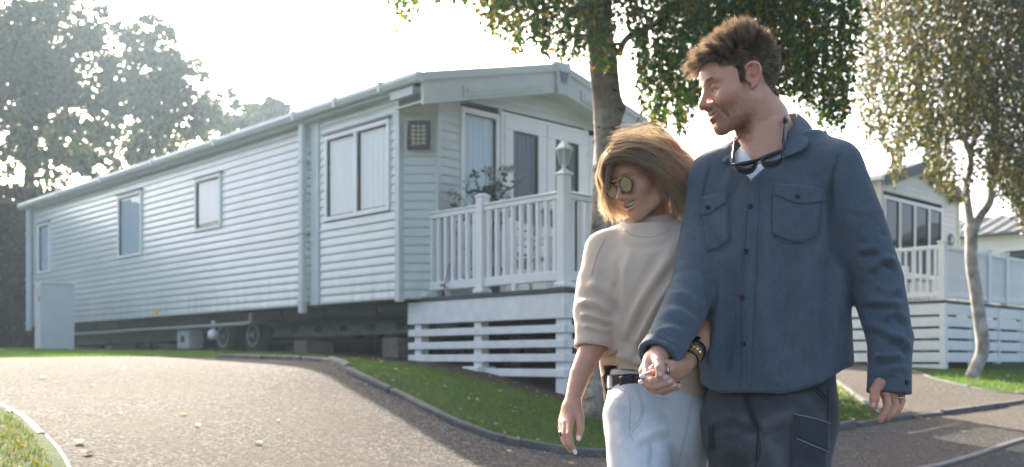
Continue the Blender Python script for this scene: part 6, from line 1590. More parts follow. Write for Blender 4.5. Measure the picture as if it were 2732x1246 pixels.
# ---------------- trousers
def build_trousers():
    F = Field((.25,2.1,.08),(1.1,3.1,1.08),.0075)
    rows = [(1300,2055,.07,.06),(1245,2053,.13,.10),(1190,2052,.162,.118),(1130,2054,.172,.128),(1080,2058,.168,.125),(1020,2062,.158,.118),(990,2062,.155,.115)]; rows = zsmooth(rows,20); tz = [CAMZ-(r[0]-965)/FPX*2.65 for r in rows]
    F.fn((.4,2.3,tz[0]),(1.0,2.95,tz[-1]),.03,loft_fn(tz,[um(r[1],965,2.58)[:2] for r in rows],rows[:,2],rows[:,3],YAWM))
    for (hip,knee,ank) in LEGM: F.chain([hip,hip*.45+knee*.55,knee,ank+np.array([0,0,.02])],[.103,.094,.078,.064],.03)
    V,Q = F.mesh(); V = relax(V,Q,2); N = normals(V,Q)
    S_ = [([(2020,1150),(1990,1165),(1935,1170)],10,-.006),([(1920,1100),(1960,1110),(2010,1140)],12,.006),([(1915,1130),(1955,1145),(2012,1160)],10,-.005),([(1910,1190),(1950,1185),(2000,1200)],12,.005),([(2028,1150),(2060,1120),(2120,1105)],12,.006),([(2030,1165),(2070,1150),(2115,1140)],10,-.006),([(2018,1145),(2022,1190),(2016,1246)],8,-.012),([(2040,1190),(2070,1220),(2110,1246)],14,.005),([(1990,1060),(2002,1098),(2022,1140)],8,.004)]
    V = strokes(V,N,S_)+N*(vnoise(V,40,9,3)*.0018)[:,None]
    P = proj(V); c = np.ones(len(V)); 
    for (pl,w,a) in (([(1915,1160),(1960,1150),(2010,1170)],14,.5),([(2040,1130),(2080,1115),(2110,1108)],16,.6),([(1920,1200),(1960,1195),(2000,1215)],12,.4),([(2050,1180),(2075,1210),(2080,1246)],20,.6),([(1900,1120),(1940,1110),(1990,1120)],10,.35),([(2150,1060),(2180,1090),(2200,1120)],14,.4)):
        d,_ = seg_dist(P,pl); c += a*np.exp(-(d/w)**2)
    for (pl,w,a) in (([(1990,1062),(2004,1100),(2024,1142)],9,.55),): d,_ = seg_dist(P,pl); c *= 1-a*np.exp(-(d/w)**2)
    me = np_mesh('trousers',V,Q); set_col(me,np.stack([c,c,c*1.02],1)); o = add_obj('trousers',me,MAT_CARGO); att(o,man); Sf = Surf(V,Q); kids = []
    kids.append(Sf.patch([(2112,1122),(2160,1132),(2204,1142)],[(2114,1300),(2160,1300),(2204,1300)],14,10,.006,'cargo_pocket',MAT_CARGO,None,.004)); set_col(kids[-1].data, flat(len(kids[-1].data.vertices),(.8,.8,.8)))
    kids.append(Sf.patch([(2118,1108),(2160,1116),(2206,1128)],[(2124,1172),(2160,1188),(2204,1206)],9,10,.011,'pocket_flap',MAT_CARGO)); set_col(kids[-1].data, flat(len(kids[-1].data.vertices),(.72,.72,.74)))
    kids.append(Sf.patch([(1889,1135),(1896,1134),(1903,1134)],[(1890,1190),(1897,1192),(1905,1190)],6,4,.008,'cargo_pocket',MAT_CARGO)); set_col(kids[-1].data, flat(len(kids[-1].data.vertices),(.8,.8,.8)))
    th = MB()
    for pl in ([(2162,1026),(2188,1045),(2206,1066)],[(2156,1030),(2182,1050),(2204,1076)],[(2210,1040),(2208,1100),(2205,1246)],[(1985,1056),(2001,1098),(2024,1142)],[(2024,1142),(2019,1190),(2017,1246)]): Sf.line(th,pl,.0012,.001)
    kids.append(tag(th.build('seam',MAT_THREAD_K,None,True),kind='stuff')); th = MB()
    for pl in ([(2126,1120),(2200,1136)],[(2128,1166),(2200,1198)],[(2126,1120),(2128,1166)],[(2120,1180),(2120,1246)],[(2165,1022),(2206,1060)]): Sf.dashes(th,pl,.0013,8)
    kids.append(tag(th.build('stitching',MAT_THREAD_K,None),kind='stuff')); th = MB()
    Sf.line(th,[(2117,1108),(2160,1117),(2206,1130)],.0012,.011); Sf.line(th,[(2124,1173),(2162,1190),(2204,1207)],.0014,.010); kids.append(th.build('worn_edge',MAT_THREAD_L,None,True))
    # letters printed up the pocket strip, reading from the knee upwards
    th = MB()
    def L_(pts): Sf.line(th,[(2136+u_*1.0,1240-v_*1.0) for u_,v_ in pts],.0011,.0072,max(3,len(pts)*2),4)
    L_([(-6,22),(6,22)]);L_([(-6,22),(-6,30)][::-1]);  L_([(6,10),(-6,10)]);L_([(6,10),(6,18)]);L_([(6,18),(0,17)]);L_([(0,17),(0,10)]);L_([(0,13),(-6,18)]); L_([(6,4),(-4,4)]);L_([(-4,4),(-6,0)]);L_([(-6,0),(-3,-3)])
    kids.append(th.build('printed_letters',MAT_THREAD_K,None))
    for k_ in kids: k_.parent = o
build_trousers()
def shoe(ank, yaw, parent, mat):
    F = Field(np.array(ank)-[.2,.25,.11],np.array(ank)+[.2,.2,.12],.009); fx, fy = -math.sin(yaw), -math.cos(yaw); a = np.array(ank)
    z0 = a[2]; h = np.array([fx,fy,0]); F.chain([a-h*.04+[0,0,-.045],a+h*.08+[0,0,-.055],a+h*.17+[0,0,-.065]],[.05,.045,.035],.03); F.cone(a+[0,0,-.02],a+[0,0,.06],.05,.05,.03)
    v,q = F.mesh(); v[:,2] = np.maximum(v[:,2], gz_safe(a[0],a[1])+.002); o = add_obj('shoe',np_mesh('shoe',v,q),mat); att(o,parent)
def gz_safe(x,y):
    try: return gz1(x,y)
    except NameError: return 0.0
for (h_,k_,a_) in LEGM: shoe(a_,YAWM,man,MAT_LEATHER)
# ring on the left hand
def ring(pts_c, axis, r, w, mat, parent, name='ring', gem=None):
    q = Vector(axis).normalized().to_track_quat('Z','Y').to_matrix(); m0 = MB().lathe([(r,-w/2),(r+.0016,-w/2),(r+.0016,w/2),(r,w/2)],18); o = MB().add([tuple(Vector(pts_c)+q@Vector(v)) for v in m0.v],m0.f[:-2]).build(name,mat,None,True); att(o,parent); return o
ring(um(2399,1064,2.388), um(2396,1050,2.395)-um(2402,1078,2.382), .0098, .006, MAT_SILVER, man)

# ---------------- dark sunglasses hanging at the open collar (a thing of its own)
sg = empty('sunglasses', tuple(um(2022,430,2.40))); tag(sg, 'black wraparound sunglasses hanging on a cord at the open shirt collar', 'sunglasses')
def sgp(mb, name, mat): o = mb.build(name, mat, None, True); att(o, sg); return o
def lens(pts, Y, bulge, name='lens'):
    pts = [tuple(q) for q in smooth_line(pts+pts[:1],25)[:-1]]; n = len(pts); c = np.mean([um(x,y,Y) for x,y in pts],0); vs = [um(x,y,Y+.004) for x,y in pts]; mid = [um((x+np.mean([p[0] for p in pts]))/2,(y+np.mean([p[1] for p in pts]))/2,Y-bulge*.7) for x,y in pts]; cen = um(np.mean([p[0] for p in pts]),np.mean([p[1] for p in pts]),Y-bulge)
    return sgp(MB().add(vs+mid+[cen],[(i,(i+1)%n,n+(i+1)%n,n+i) for i in range(n)]+[(n+i,n+(i+1)%n,2*n) for i in range(n)]),name,MAT_LENS_D)
LA = [(1960,440),(1988,436),(2018,428),(2016,448),(2004,461),(1986,464),(1970,458)]; LB = [(2032,424),(2058,414),(2086,402),(2092,414),(2086,432),(2066,446),(2044,447),(2034,438)]
lens(LA,2.408,.008); lens(LB,2.392,.008)
for (P_,Y_) in ((LA,2.405),(LB,2.389)): sgp(MB().tube([tuple(um(x,y,Y_)) for x,y in smooth_line(P_+P_[:1],28)],.0024,6,False),'rim',MAT_BLACK)
sgp(MB().tube([tuple(um(*q)) for q in ((1954,440,2.412),(1988,434,2.404),(2020,427,2.396),(2056,412,2.388),(2090,398,2.396))],.0042,7),'brow_bar',MAT_BLACK)
sgp(MB().tube([tuple(um(*q)) for q in ((2090,399,2.396),(2092,372,2.440),(2094,345,2.475),(2097,326,2.505))],[.005,.0055,.005,.0045],7),'temple',MAT_BLACK)
sgp(MB().tube([tuple(um(*q)) for q in ((1955,440,2.412),(1956,410,2.47),(1960,380,2.53),(1975,362,2.57))],[.0032,.003,.003,.0028],7),'temple',MAT_BLACK)
sgp(MB().tube([tuple(um(*q)) for q in ((2096,328,2.50),(2097,312,2.525),(2099,300,2.57),(2085,300,2.66))],.0022,6),'cord',MAT_BLACK); sgp(MB().tube([tuple(um(*q)) for q in ((2096,326,2.502),(2097,316,2.52))],.0062,8),'cord_clip',MAT_BLACK)
# ================================================================ the woman
wom = empty('person', (.37, 2.80, 0)); tag(wom, 'person with wavy blonde hair, round sunglasses, cream sweatshirt and pale jeans, smiling downward', 'person')
def uw(x, y, Y): return np.array(unp(x, y, Y))
HW = Head((.3449/2.68*2.80, 2.80, 1.05+(1.5418-1.05)/2.68*2.80), (-.76,-.53,-.37), (-.33,-.10,.94), .925)
YAWW = R(26)
LEGW = [(uw(1700,1110,2.74),uw(1722,1500,2.58),np.array([.33,2.50,.10])),(uw(1806,1110,2.78),uw(1800,1500,2.95),np.array([.47,3.15,.12]))]
def build_woman():
    neck = [(HW.w((0,-.030,-.045)),.046),(uw(1742,540,2.845),.046),(uw(1742,590,2.86),.050),(uw(1735,640,2.86),.072)]
    Fd = head_field(HW, neck, False)
    V, Q = Fd.mesh(); V = relax(V,Q,1); C, blend, g = shade_skin(V, (.58,.305,.20), False)
    l, f, u = np.abs(V[:,0]), V[:,1], V[:,2]
    blend(.8*np.exp(-(((l-.031)/.018)**2+((u-.0225)/.0028)**2))*(f > .065), (.16,.095,.06))
    hl = np.interp(f,[-.13,-.06,-.03,0,.02,.04,.06,.08,.1],[-.07,-.06,-.02,.02,.03,.045,.06,.072,.078]); scalp = np.clip((u-hl)/.01,0,1); blend(scalp*.95,(.17,.12,.08))
    parts = [(HW.w(V),Q,C)]
    # her right arm (image left) and open hand
    Fa = Field(uw(1470,1215,2.60)-np.array([.0,.10,.02]),uw(1660,860,2.74)+np.array([.02,.12,.02]),.0024)
    Fa.chain([uw(1590,870,2.77),uw(1580,925,2.76),uw(1548,1000,2.72),uw(1531,1058,2.69),uw(1526,1085,2.675)],[.034,.0345,.0285,.0225,.0235],.012)
    for (a,b) in (((1532,1082,2.672),(1520,1128,2.640)),((1526,1082,2.675),(1510,1130,2.650)),((1518,1084,2.682),(1503,1128,2.664)),((1514,1086,2.69),(1499,1122,2.68))): Fa.cone(uw(*a),uw(*b),.0125,.0100,.013)
    finger(Fa,[uw(1521,1127,2.638),uw(1519,1158,2.612),uw(1524,1186,2.604),uw(1534,1207,2.606)],.0092,.0066)
    finger(Fa,[uw(1510,1129,2.648),uw(1506,1160,2.626),uw(1511,1185,2.616),uw(1521,1202,2.616)],.0092,.0066)
    finger(Fa,[uw(1503,1127,2.662),uw(1499,1154,2.644),uw(1503,1175,2.634),uw(1511,1190,2.632)],.0086,.0062)
    finger(Fa,[uw(1499,1121,2.678),uw(1495,1142,2.666),uw(1498,1160,2.656),uw(1505,1172,2.654)],.0076,.0058)
    Fa.chain([uw(1538,1084,2.668),uw(1548,1112,2.648),uw(1549,1142,2.634),uw(1544,1170,2.626)],[.0145,.0112,.0098,.0072],.009)
    v,q = Fa.mesh(); v = relax(v,q,1); parts.append((v,q,shade_hand(v,(.60,.315,.205))))
    # her left forearm and the clasped hand
    Fc = Field(uw(1690,1050,2.36)-np.array([.0,.06,.0]),uw(1900,850,2.56)+np.array([.02,.12,.02]),.0022)
    Fc.chain([uw(1884,868,2.66),uw(1862,920,2.60),uw(1832,966,2.525),uw(1822,980,2.50)],[.036,.030,.0225,.0225],.012)
    for (a,b) in (((1818,972,2.47),(1790,972,2.425)),((1818,980,2.465),(1788,988,2.412)),((1820,988,2.475),(1788,1003,2.418)),((1822,994,2.485),(1792,1015,2.432))): Fc.cone(uw(*a),uw(*b),.0125,.0108,.013)
    finger(Fc,[uw(1790,970,2.422),uw(1768,966,2.405),uw(1748,976,2.402),uw(1736,986,2.405)],.0090,.0066)
    finger(Fc,[uw(1788,987,2.408),uw(1760,990,2.388),uw(1735,998,2.386),uw(1712,1005,2.392)],.0090,.0066)
    finger(Fc,[uw(1788,1003,2.414),uw(1760,1008,2.402),uw(1734,1014,2.398),uw(1709,1020,2.402)],.0086,.0064)
    finger(Fc,[uw(1792,1014,2.43),uw(1770,1024,2.424),uw(1750,1030,2.42)],.0078,.006)
    v,q = Fc.mesh(); v = relax(v,q,1); parts.append((v,q,shade_hand(v,(.57,.30,.195))))
    Fb = Field((.08,2.35,.02),(.72,3.3,1.46),.012); tz = [CAMZ-(y-965)/965 for y in (1120,1000,900,800,700,640)]
    Fb.fn((.1,2.5,tz[0]),(.7,3.1,tz[-1]),.04,loft_fn(tz,[uw(x,965,2.82)[:2] for x in (1748,1745,1740,1735,1730,1732)],[.13,.105,.105,.125,.135,.08],[.095,.085,.085,.095,.085,.06],YAWW))
    Fb.chain([uw(1615,668,2.85),uw(1588,860,2.79)],[.040,.032],.03); Fb.chain([uw(1842,660,2.76),uw(1890,850,2.70)],[.045,.038],.03)
    for hip,knee,ank in LEGW: Fb.chain([hip,knee,ank],[.072,.046,.032],.04)
    v,q = Fb.mesh(); parts.append((v,q,flat(len(v),(.5,.3,.22))))
    Vb,Fb_,Cb = join_meshes(parts); me = np_mesh('body',Vb,Fb_); set_col(me,Cb); att(add_obj('body',me,MAT_SKIN),wom)
    for (tip,prev,n_) in ((uw(1534,1205,2.599),uw(1525,1188,2.598),(.3,-1,.1)),(uw(1544,1168,2.618),uw(1548,1146,2.625),(0,-1,0)),(uw(1714,1003,2.386),uw(1735,997,2.380),(0,-1,.5)),(uw(1711,1019,2.396),uw(1734,1013,2.392),(0,-1,.5)),(uw(1738,984,2.399),uw(1748,976,2.396),(0,-1,.4))):
        att(nail(None,tip,Vector(tip)-Vector(prev),n_,.013,.0105,MAT_NAIL_W),wom)
    # teeth
    mb = MB(); 
    for k in range(-4,4):
        a0,a1 = k*.0058+.0003,(k+1)*.0058-.0003; f0 = lambda a: .0900-15*a*a; hh = .0092-.0016*abs(k+.5)*.35; zz = -.0585
        P_ = [HW.w((a,f_,z)) for (a,f_) in ((a0,f0(a0)),((a0+a1)/2,f0((a0+a1)/2)+.0008),(a1,f0(a1))) for z in (zz,zz-hh)]+[HW.w((a,f0(a)-.005,z)) for a in (a0,a1) for z in (zz,zz-hh)]
        mb.hull([tuple(p) for p in P_])
    att(mb.build('teeth',MAT_TEETH,None,True),wom)
    mb = MB(); mb.hull([tuple(HW.w((a,f_,z))) for a in (-.027,.027) for f_ in (.060,.066) for z in (-.078,-.052)]); att(mb.build('mouth_inside',M_plain('mouth_dark',(.06,.015,.012),.6),None),wom)
    # ---------------- hair
    def S_(rows): return np.array([smooth_line([tuple(uw(*q)) for q in r],14) for r in rows])
    near = S_([[(1624,438,2.722),(1662,426,2.692),(1708,436,2.690),(1754,448,2.702),(1790,478,2.735),(1822,514,2.765),(1840,552,2.775)],
               [(1628,426,2.714),(1672,414,2.682),(1720,428,2.682),(1764,452,2.70),(1804,482,2.735),(1834,514,2.765),(1852,542,2.775)],
               [(1632,416,2.712),(1684,406,2.682),(1736,424,2.682),(1780,450,2.71),(1814,480,2.745),(1840,516,2.77),(1852,545,2.78)],
               [(1642,398,2.725),(1700,386,2.696),(1752,404,2.702),(1794,434,2.735),(1828,460,2.765),(1854,490,2.785),(1868,512,2.79)],
               [(1650,384,2.762),(1712,376,2.752),(1762,388,2.764),(1800,422,2.795),(1834,446,2.825),(1862,470,2.84),(1878,490,2.84)],
               [(1656,375,2.815),(1716,370,2.835),(1766,382,2.855),(1800,420,2.875),(1832,454,2.89),(1858,492,2.90),(1866,530,2.90)],
               [(1660,376,2.87),(1716,374,2.905),(1766,392,2.925),(1792,440,2.93),(1812,490,2.93),(1826,540,2.92),(1832,575,2.92)]])
    far = S_([[(1644,410,2.714),(1634,428,2.716),(1627,456,2.730),(1623,490,2.762),(1638,536,2.84),(1656,570,2.88)],
              [(1648,400,2.722),(1625,424,2.742),(1613,458,2.772),(1610,492,2.80),(1622,536,2.85),(1642,576,2.88)],
              [(1656,388,2.78),(1631,408,2.81),(1610,448,2.84),(1607,490,2.87),(1620,538,2.90),(1642,582,2.91)],
              [(1664,382,2.86),(1646,390,2.90),(1620,434,2.93),(1616,488,2.95),(1642,548,2.95),(1680,580,2.95)],
              [(1668,396,2.90),(1652,422,2.95),(1642,470,2.965),(1652,526,2.965),(1674,562,2.965),(1704,590,2.96)]])
    back = S_([[(1782,482,2.76),(1794,512,2.785),(1802,545,2.80),(1810,586,2.81)],[(1786,484,2.80),(1804,518,2.82),(1816,552,2.83),(1822,584,2.84)],[(1766,466,2.92),(1788,516,2.94),(1808,556,2.94),(1824,586,2.93)],[(1750,466,2.95),(1768,530,2.96),(1788,585,2.96)]])
    HC = np.array(HW.w((0,-.02,.03)))
    def sheet(G, n, jit, name, wave, w, tip, root, lift=.004, loose=.012, trim=(.55,1.0)):
        g_, k = G.shape[:2]; s = rng.random(n)*(g_-1); i = np.minimum(s.astype(int), g_-2); fr = (s-i)[:,None,None]; P = G[i]*(1-fr)+G[i+1]*fr
        t = np.linspace(0,1,k)[None,:,None]; ph = rng.uniform(0,6.28,(n,1,1)); a = rng.normal(0,1,(n,1,3)); b = rng.normal(0,1,(n,1,3))
        cl = np.floor(s*9).astype(int); cr = np.random.default_rng(5); coff = cr.normal(0,1,(200,1,3)); cph = cr.uniform(0,6.28,(200,1,1))
        out = P-HC; out /= np.linalg.norm(out,axis=2,keepdims=True); bl = np.clip((t-.3)*4,0,1); out = out*(1-bl)+np.array([.15,-1,0])*bl
        P = P+out*(lift+rng.uniform(-jit,jit,(n,1,1))*.8+.0045*cr.normal(0,1,(200,1,1))[cl])+a*jit*.35*(1-t*.4)+coff[cl]*loose*t**1.6+b*loose*.55*t**2+wave*np.sin(t*8+cph[cl]*1.0+.3*np.sin(ph))*(coff[cl]*.5+np.array([-.2,0,.7]))*t**.7
        ln = rng.uniform(*trim,n); tt = np.linspace(0,1,k)[None]*ln[:,None]*(k-1); i0 = np.minimum(tt.astype(int),k-2); fr = (tt-i0)[...,None]; ar = np.arange(n)[:,None]
        P = P[ar,i0]*(1-fr)+P[ar,i0+1]*fr
        MU.append(np.random.default_rng(8).uniform(.62,1.4,200)[cl]); return P
    MU = []
    Ps = [sheet(near,5600,.006,'n',.019,.001,1,1,.003,.028),sheet(near,2400,.004,'n',.006,.001,1,1,-.006),sheet(far,3400,.006,'f',.013,.001,1,1,.002,.012),sheet(back,2600,.012,'b',.006,.001,1,1,0,.012)]
    fl = sheet(near[3:],420,.018,'y',.03,.001,1,1,.010,.055,(.9,1.0)); fl2 = sheet(near[1:4],140,.010,'y',.02,.001,1,1,.008,.04,(.9,1.0))
    # wind-blown locks off the back
    wb = []
    for k_ in range(240):
        s = rng.random(); p0 = uw(1790+30*rng.random(),430+110*s,2.76+.1*rng.random()); e = uw(1838+rng.normal(0,14),452+112*s+rng.normal(0,10),2.80+.06*rng.random()); m_ = (p0+e)/2+np.array([0,0,-.018+.012*rng.normal()]); t = np.linspace(0,1,14)[:,None]
        wb.append((1-t)**2*p0+2*t*(1-t)*m_+t**2*e)
    for k_ in range(5):
        p0 = uw(1800,440+10*k_,2.80); e = uw(1852+6*rng.normal(),405+20*k_,2.82); t = np.linspace(0,1,14)[:,None]; m_ = (p0+e)/2+np.array([.01,0,-.03]); wb.append((1-t)**2*p0+2*t*(1-t)*m_+t**2*e)
    Pall = np.concatenate(Ps+[fl,fl2,np.array(wb)],0)
    hair = strand_obj('hair',Pall,.0010,MAT_HAIR_W,None,1.35,.6,.45,np.concatenate(MU+[np.ones(len(wb))])); att(hair,wom)
    # backing under the strands
    for G_,nm in ((near,'hair_underlayer'),(far,'hair_underlayer'),(back,'hair_underlayer')):
        ow = (HC-G_)/np.linalg.norm(HC-G_,axis=2,keepdims=True); bl = np.clip((np.linspace(0,1,G_.shape[1])[None,:,None]-.3)*4,0,1); A = G_+(ow*(1-bl)+np.array([0,1.0,0])*bl)*.012; A = A[:,:-2]; r,k = A.shape[:2]; idx = np.arange(r*k).reshape(r,k); Fq = np.stack([idx[:-1,:-1],idx[1:,:-1],idx[1:,1:],idx[:-1,1:]],-1).reshape(-1,4)
        me = np_mesh(nm,A.reshape(-1,3),Fq); set_col(me,flat(r*k,(.75,.75,.75))); att(add_obj(nm,me,MAT_HAIR_W),wom)
    # earrings
    for p in ((.077,-.004,-.034),(.081,-.012,-.028)): 
        c = Vector(HW.w(p)); mb = MB(); mb.tube([c+Vector((.004*math.cos(a),0,.005*math.sin(a))) for a in np.linspace(0,6.2,10)],.0011,5,False); att(mb.build('earring',MAT_GOLD,None,True),wom)
build_woman()
# ---------------- round sunglasses on her face
gw = empty('sunglasses', tuple(HW.w((0,.105,0)))); tag(gw, 'round brown-lensed sunglasses with gold bridge worn on the smiling face', 'sunglasses')
def gl_(mb,name,mat): o = mb.build(name,mat,None,True); att(o,gw); return o
def ring_pts(sx,n=22):
    out = []
    for k in range(n):
        a = 2*math.pi*k/n; x = .0245*math.cos(a)*(1+.04*math.cos(2*a)); z = .0235*math.sin(a)*(1.0 if math.sin(a) < 0 else .92); out.append(HW.w((sx*(.034+x*1.0),.1035-.10*(abs(x+.0))*max(0,x/.0245)*.9-.10*z*.6,-.005+z)))
    return out
for sx in (1,-1):
    rp = ring_pts(sx); gl_(MB().tube([tuple(p) for p in rp+rp[:1]],.0016,6,False),'rim',MAT_BLACK); c = np.mean(rp,0)+HW.dir((0,.003,0)); n = len(rp)
    gl_(MB().add([tuple(p) for p in rp]+[tuple(c)],[(i,(i+1)%n,n) if sx > 0 else ((i+1)%n,i,n) for i in range(n)]),'lens',MAT_LENS_M)
    gl_(MB().tube([tuple(HW.w(q)) for q in ((sx*.059,.098,.006),(sx*.068,.085,.008),(sx*.076,.040,.010),(sx*.079,.0,.008),(sx*.078,-.012,-.004))],.0013,6),'temple',MAT_GOLD)
gl_(MB().tube([tuple(HW.w(q)) for q in ((-.036,.103,.018),(-.012,.108,.0165),(.012,.108,.0165),(.036,.103,.018))],.0014,6),'brow_bar',MAT_GOLD)
gl_(MB().tube([tuple(HW.w(q)) for q in ((-.0115,.1035,.000),(0,.110,.005),(.0115,.1035,.000))],.0014,6),'bridge',MAT_GOLD)

# ---------------- sweatshirt
def build_sweat():
    F = Field((.05,2.42,.90),(.72,3.12,1.47),.0052)
    rows = [(1075,1755,.150,.120),(1000,1748,.152,.124),(950,1745,.154,.128),(900,1742,.152,.128),(820,1736,.152,.124),(740,1728,.152,.116),(690,1726,.148,.104),(655,1728,.125,.086),(625,1732,.092,.070),(600,1735,.070,.062)]
    rows = zsmooth(rows,40); tz = [CAMZ-(y-965)/FPX*2.82 for y in rows[:,0]]; tf = loft_fn(tz,[uw(x,965,2.82)[:2] for x in rows[:,1]],rows[:,2],rows[:,3],YAWW)
    F.fn((.15,2.6,tz[0]),(.65,3.1,tz[-1]),.03,tf)
    F.chain([uw(1690,632,2.87),uw(1650,645,2.87),uw(1618,672,2.855)],[.035,.045,.056],.04); F.chain([uw(1775,620,2.84),uw(1810,635,2.81),uw(1838,662,2.78)],[.035,.045,.054],.04)
    F.chain([uw(1618,672,2.855),uw(1596,760,2.83),uw(1586,830,2.795),uw(1588,870,2.775)],[.060,.060,.060,.056],.02); F.chain([uw(1588,868,2.775),uw(1583,940,2.76)],[.052,.054],.006)
    F.chain([uw(1838,662,2.78),uw(1872,780,2.73),uw(1888,850,2.70)],[.058,.054,.050],.02)
    cut_end(F,uw(1582,930,2.76),uw(1578,990,2.745)-uw(1584,925,2.762),.07,.040)
    # collar ring
    cpts = []
    c0 = uw(1737,585,2.855)
    for k in range(25):
        a = 2*math.pi*k/24; cpts.append(c0+np.array([.068*math.cos(a),.060*math.sin(a),.012*math.cos(a)-.006+.010*math.sin(a)]))
    F.chain([c+np.array([0,0,.010]) for c in cpts],.0085,.004); F.chain(cpts,.0105,.004); F.chain([c+np.array([0,0,-.013]) for c in cpts],.0115,.005)
    F.chain([uw(1735,640,2.86),uw(1738,540,2.85)],[.054,.054],.006,True)
    def hem(p):
        px = 1366+FPX*p[0]/np.maximum(p[1],.5); lim = np.interp(px.ravel(),[1590,1612,1640,1700,1740,1780,1820,1850,1900],[1045,1000,985,990,1000,1040,1072,1062,1050]).reshape(px.shape); lim = np.where(p[1]+0*lim > 2.84, 1075.0, lim); return p[2]-(CAMZ-(lim-965)/FPX*2.75)
    F.fn((.1,2.45,.88),(.7,3.1,1.08),.004,hem,True); F.fn((.15,2.5,.88),(.66,3.1,1.06),.003,lambda p: np.maximum(tf(p)+.008,p[2]-1.04),True)
    V,Q = F.mesh(); V = relax(V,Q,2); N = normals(V,Q)
    S_ = [([(1795,668),(1738,756),(1690,840),(1660,910)],15,.011),([(1770,660),(1712,750),(1668,840),(1648,900)],12,-.008),([(1805,735),(1755,805),(1712,890),(1680,955)],14,.012),([(1800,705),(1748,780),(1700,866),(1668,935)],10,-.008),([(1812,800),(1775,868),(1732,936),(1700,972)],14,.011),([(1808,772),(1765,838),(1722,912),(1690,965)],9,-.008),
          ([(1690,655),(1664,740),(1648,830)],14,.005),([(1640,700),(1650,770),(1640,850)],9,-.008),([(1645,905),(1690,925),(1740,930)],12,-.006),([(1622,960),(1660,948),(1700,962),(1740,985)],12,.009),([(1620,980),(1660,972),(1700,985),(1735,996)],8,-.008),
          ([(1545,806),(1590,812),(1636,838)],9,.010),([(1545,822),(1590,830),(1634,852)],7,-.010),([(1546,838),(1590,846),(1636,864)],8,.010),([(1548,853),(1592,862),(1634,876)],7,-.010),([(1552,866),(1596,876),(1632,884)],8,.009),([(1555,784),(1600,792),(1640,820)],10,-.008),([(1562,762),(1604,772),(1642,806)],12,.007),([(1640,745),(1632,790),(1640,840)],7,-.010),
          ([(1598,690),(1588,740),(1580,790)],12,.004),([(1572,735),(1600,745),(1630,770)],14,-.003),([(1660,640),(1700,660),(1760,652),(1800,630)],7,-.004)]
    S_ = [(a_,b_,c_*1.25) for a_,b_,c_ in S_]; V = strokes(V,N,S_)+N*(vnoise(V,30,14,3)*.0024)[:,None]
    # ribs on collar and cuff
    P = proj(V); d = V-c0; near_c = (np.sqrt(d[:,0]**2+d[:,1]**2) < .085)&(np.abs(d[:,2]) < .035); an = np.arctan2(d[:,1],d[:,0]); V = V+N*(.0007*np.sin(an*90)*near_c)[:,None]
    o = add_obj('sweatshirt',np_mesh('sweatshirt',V,Q),MAT_SWEAT); att(o,wom); Sf = Surf(V,Q); th = MB()
    for pl in ([(1662,612),(1690,628),(1740,632),(1790,612)],[(1612,640),(1590,690),(1578,735)],[(1618,1000),(1614,1020),(1612,1040)],[(1775,1030),(1818,1064),(1850,1052)]): Sf.line(th,pl,.0012,.0005)
    s_ = th.build('seam',M_plain('beige_thread',(.52,.40,.31),.9),None,True); s_.parent = o; tag(s_,kind='stuff')
build_sweat()
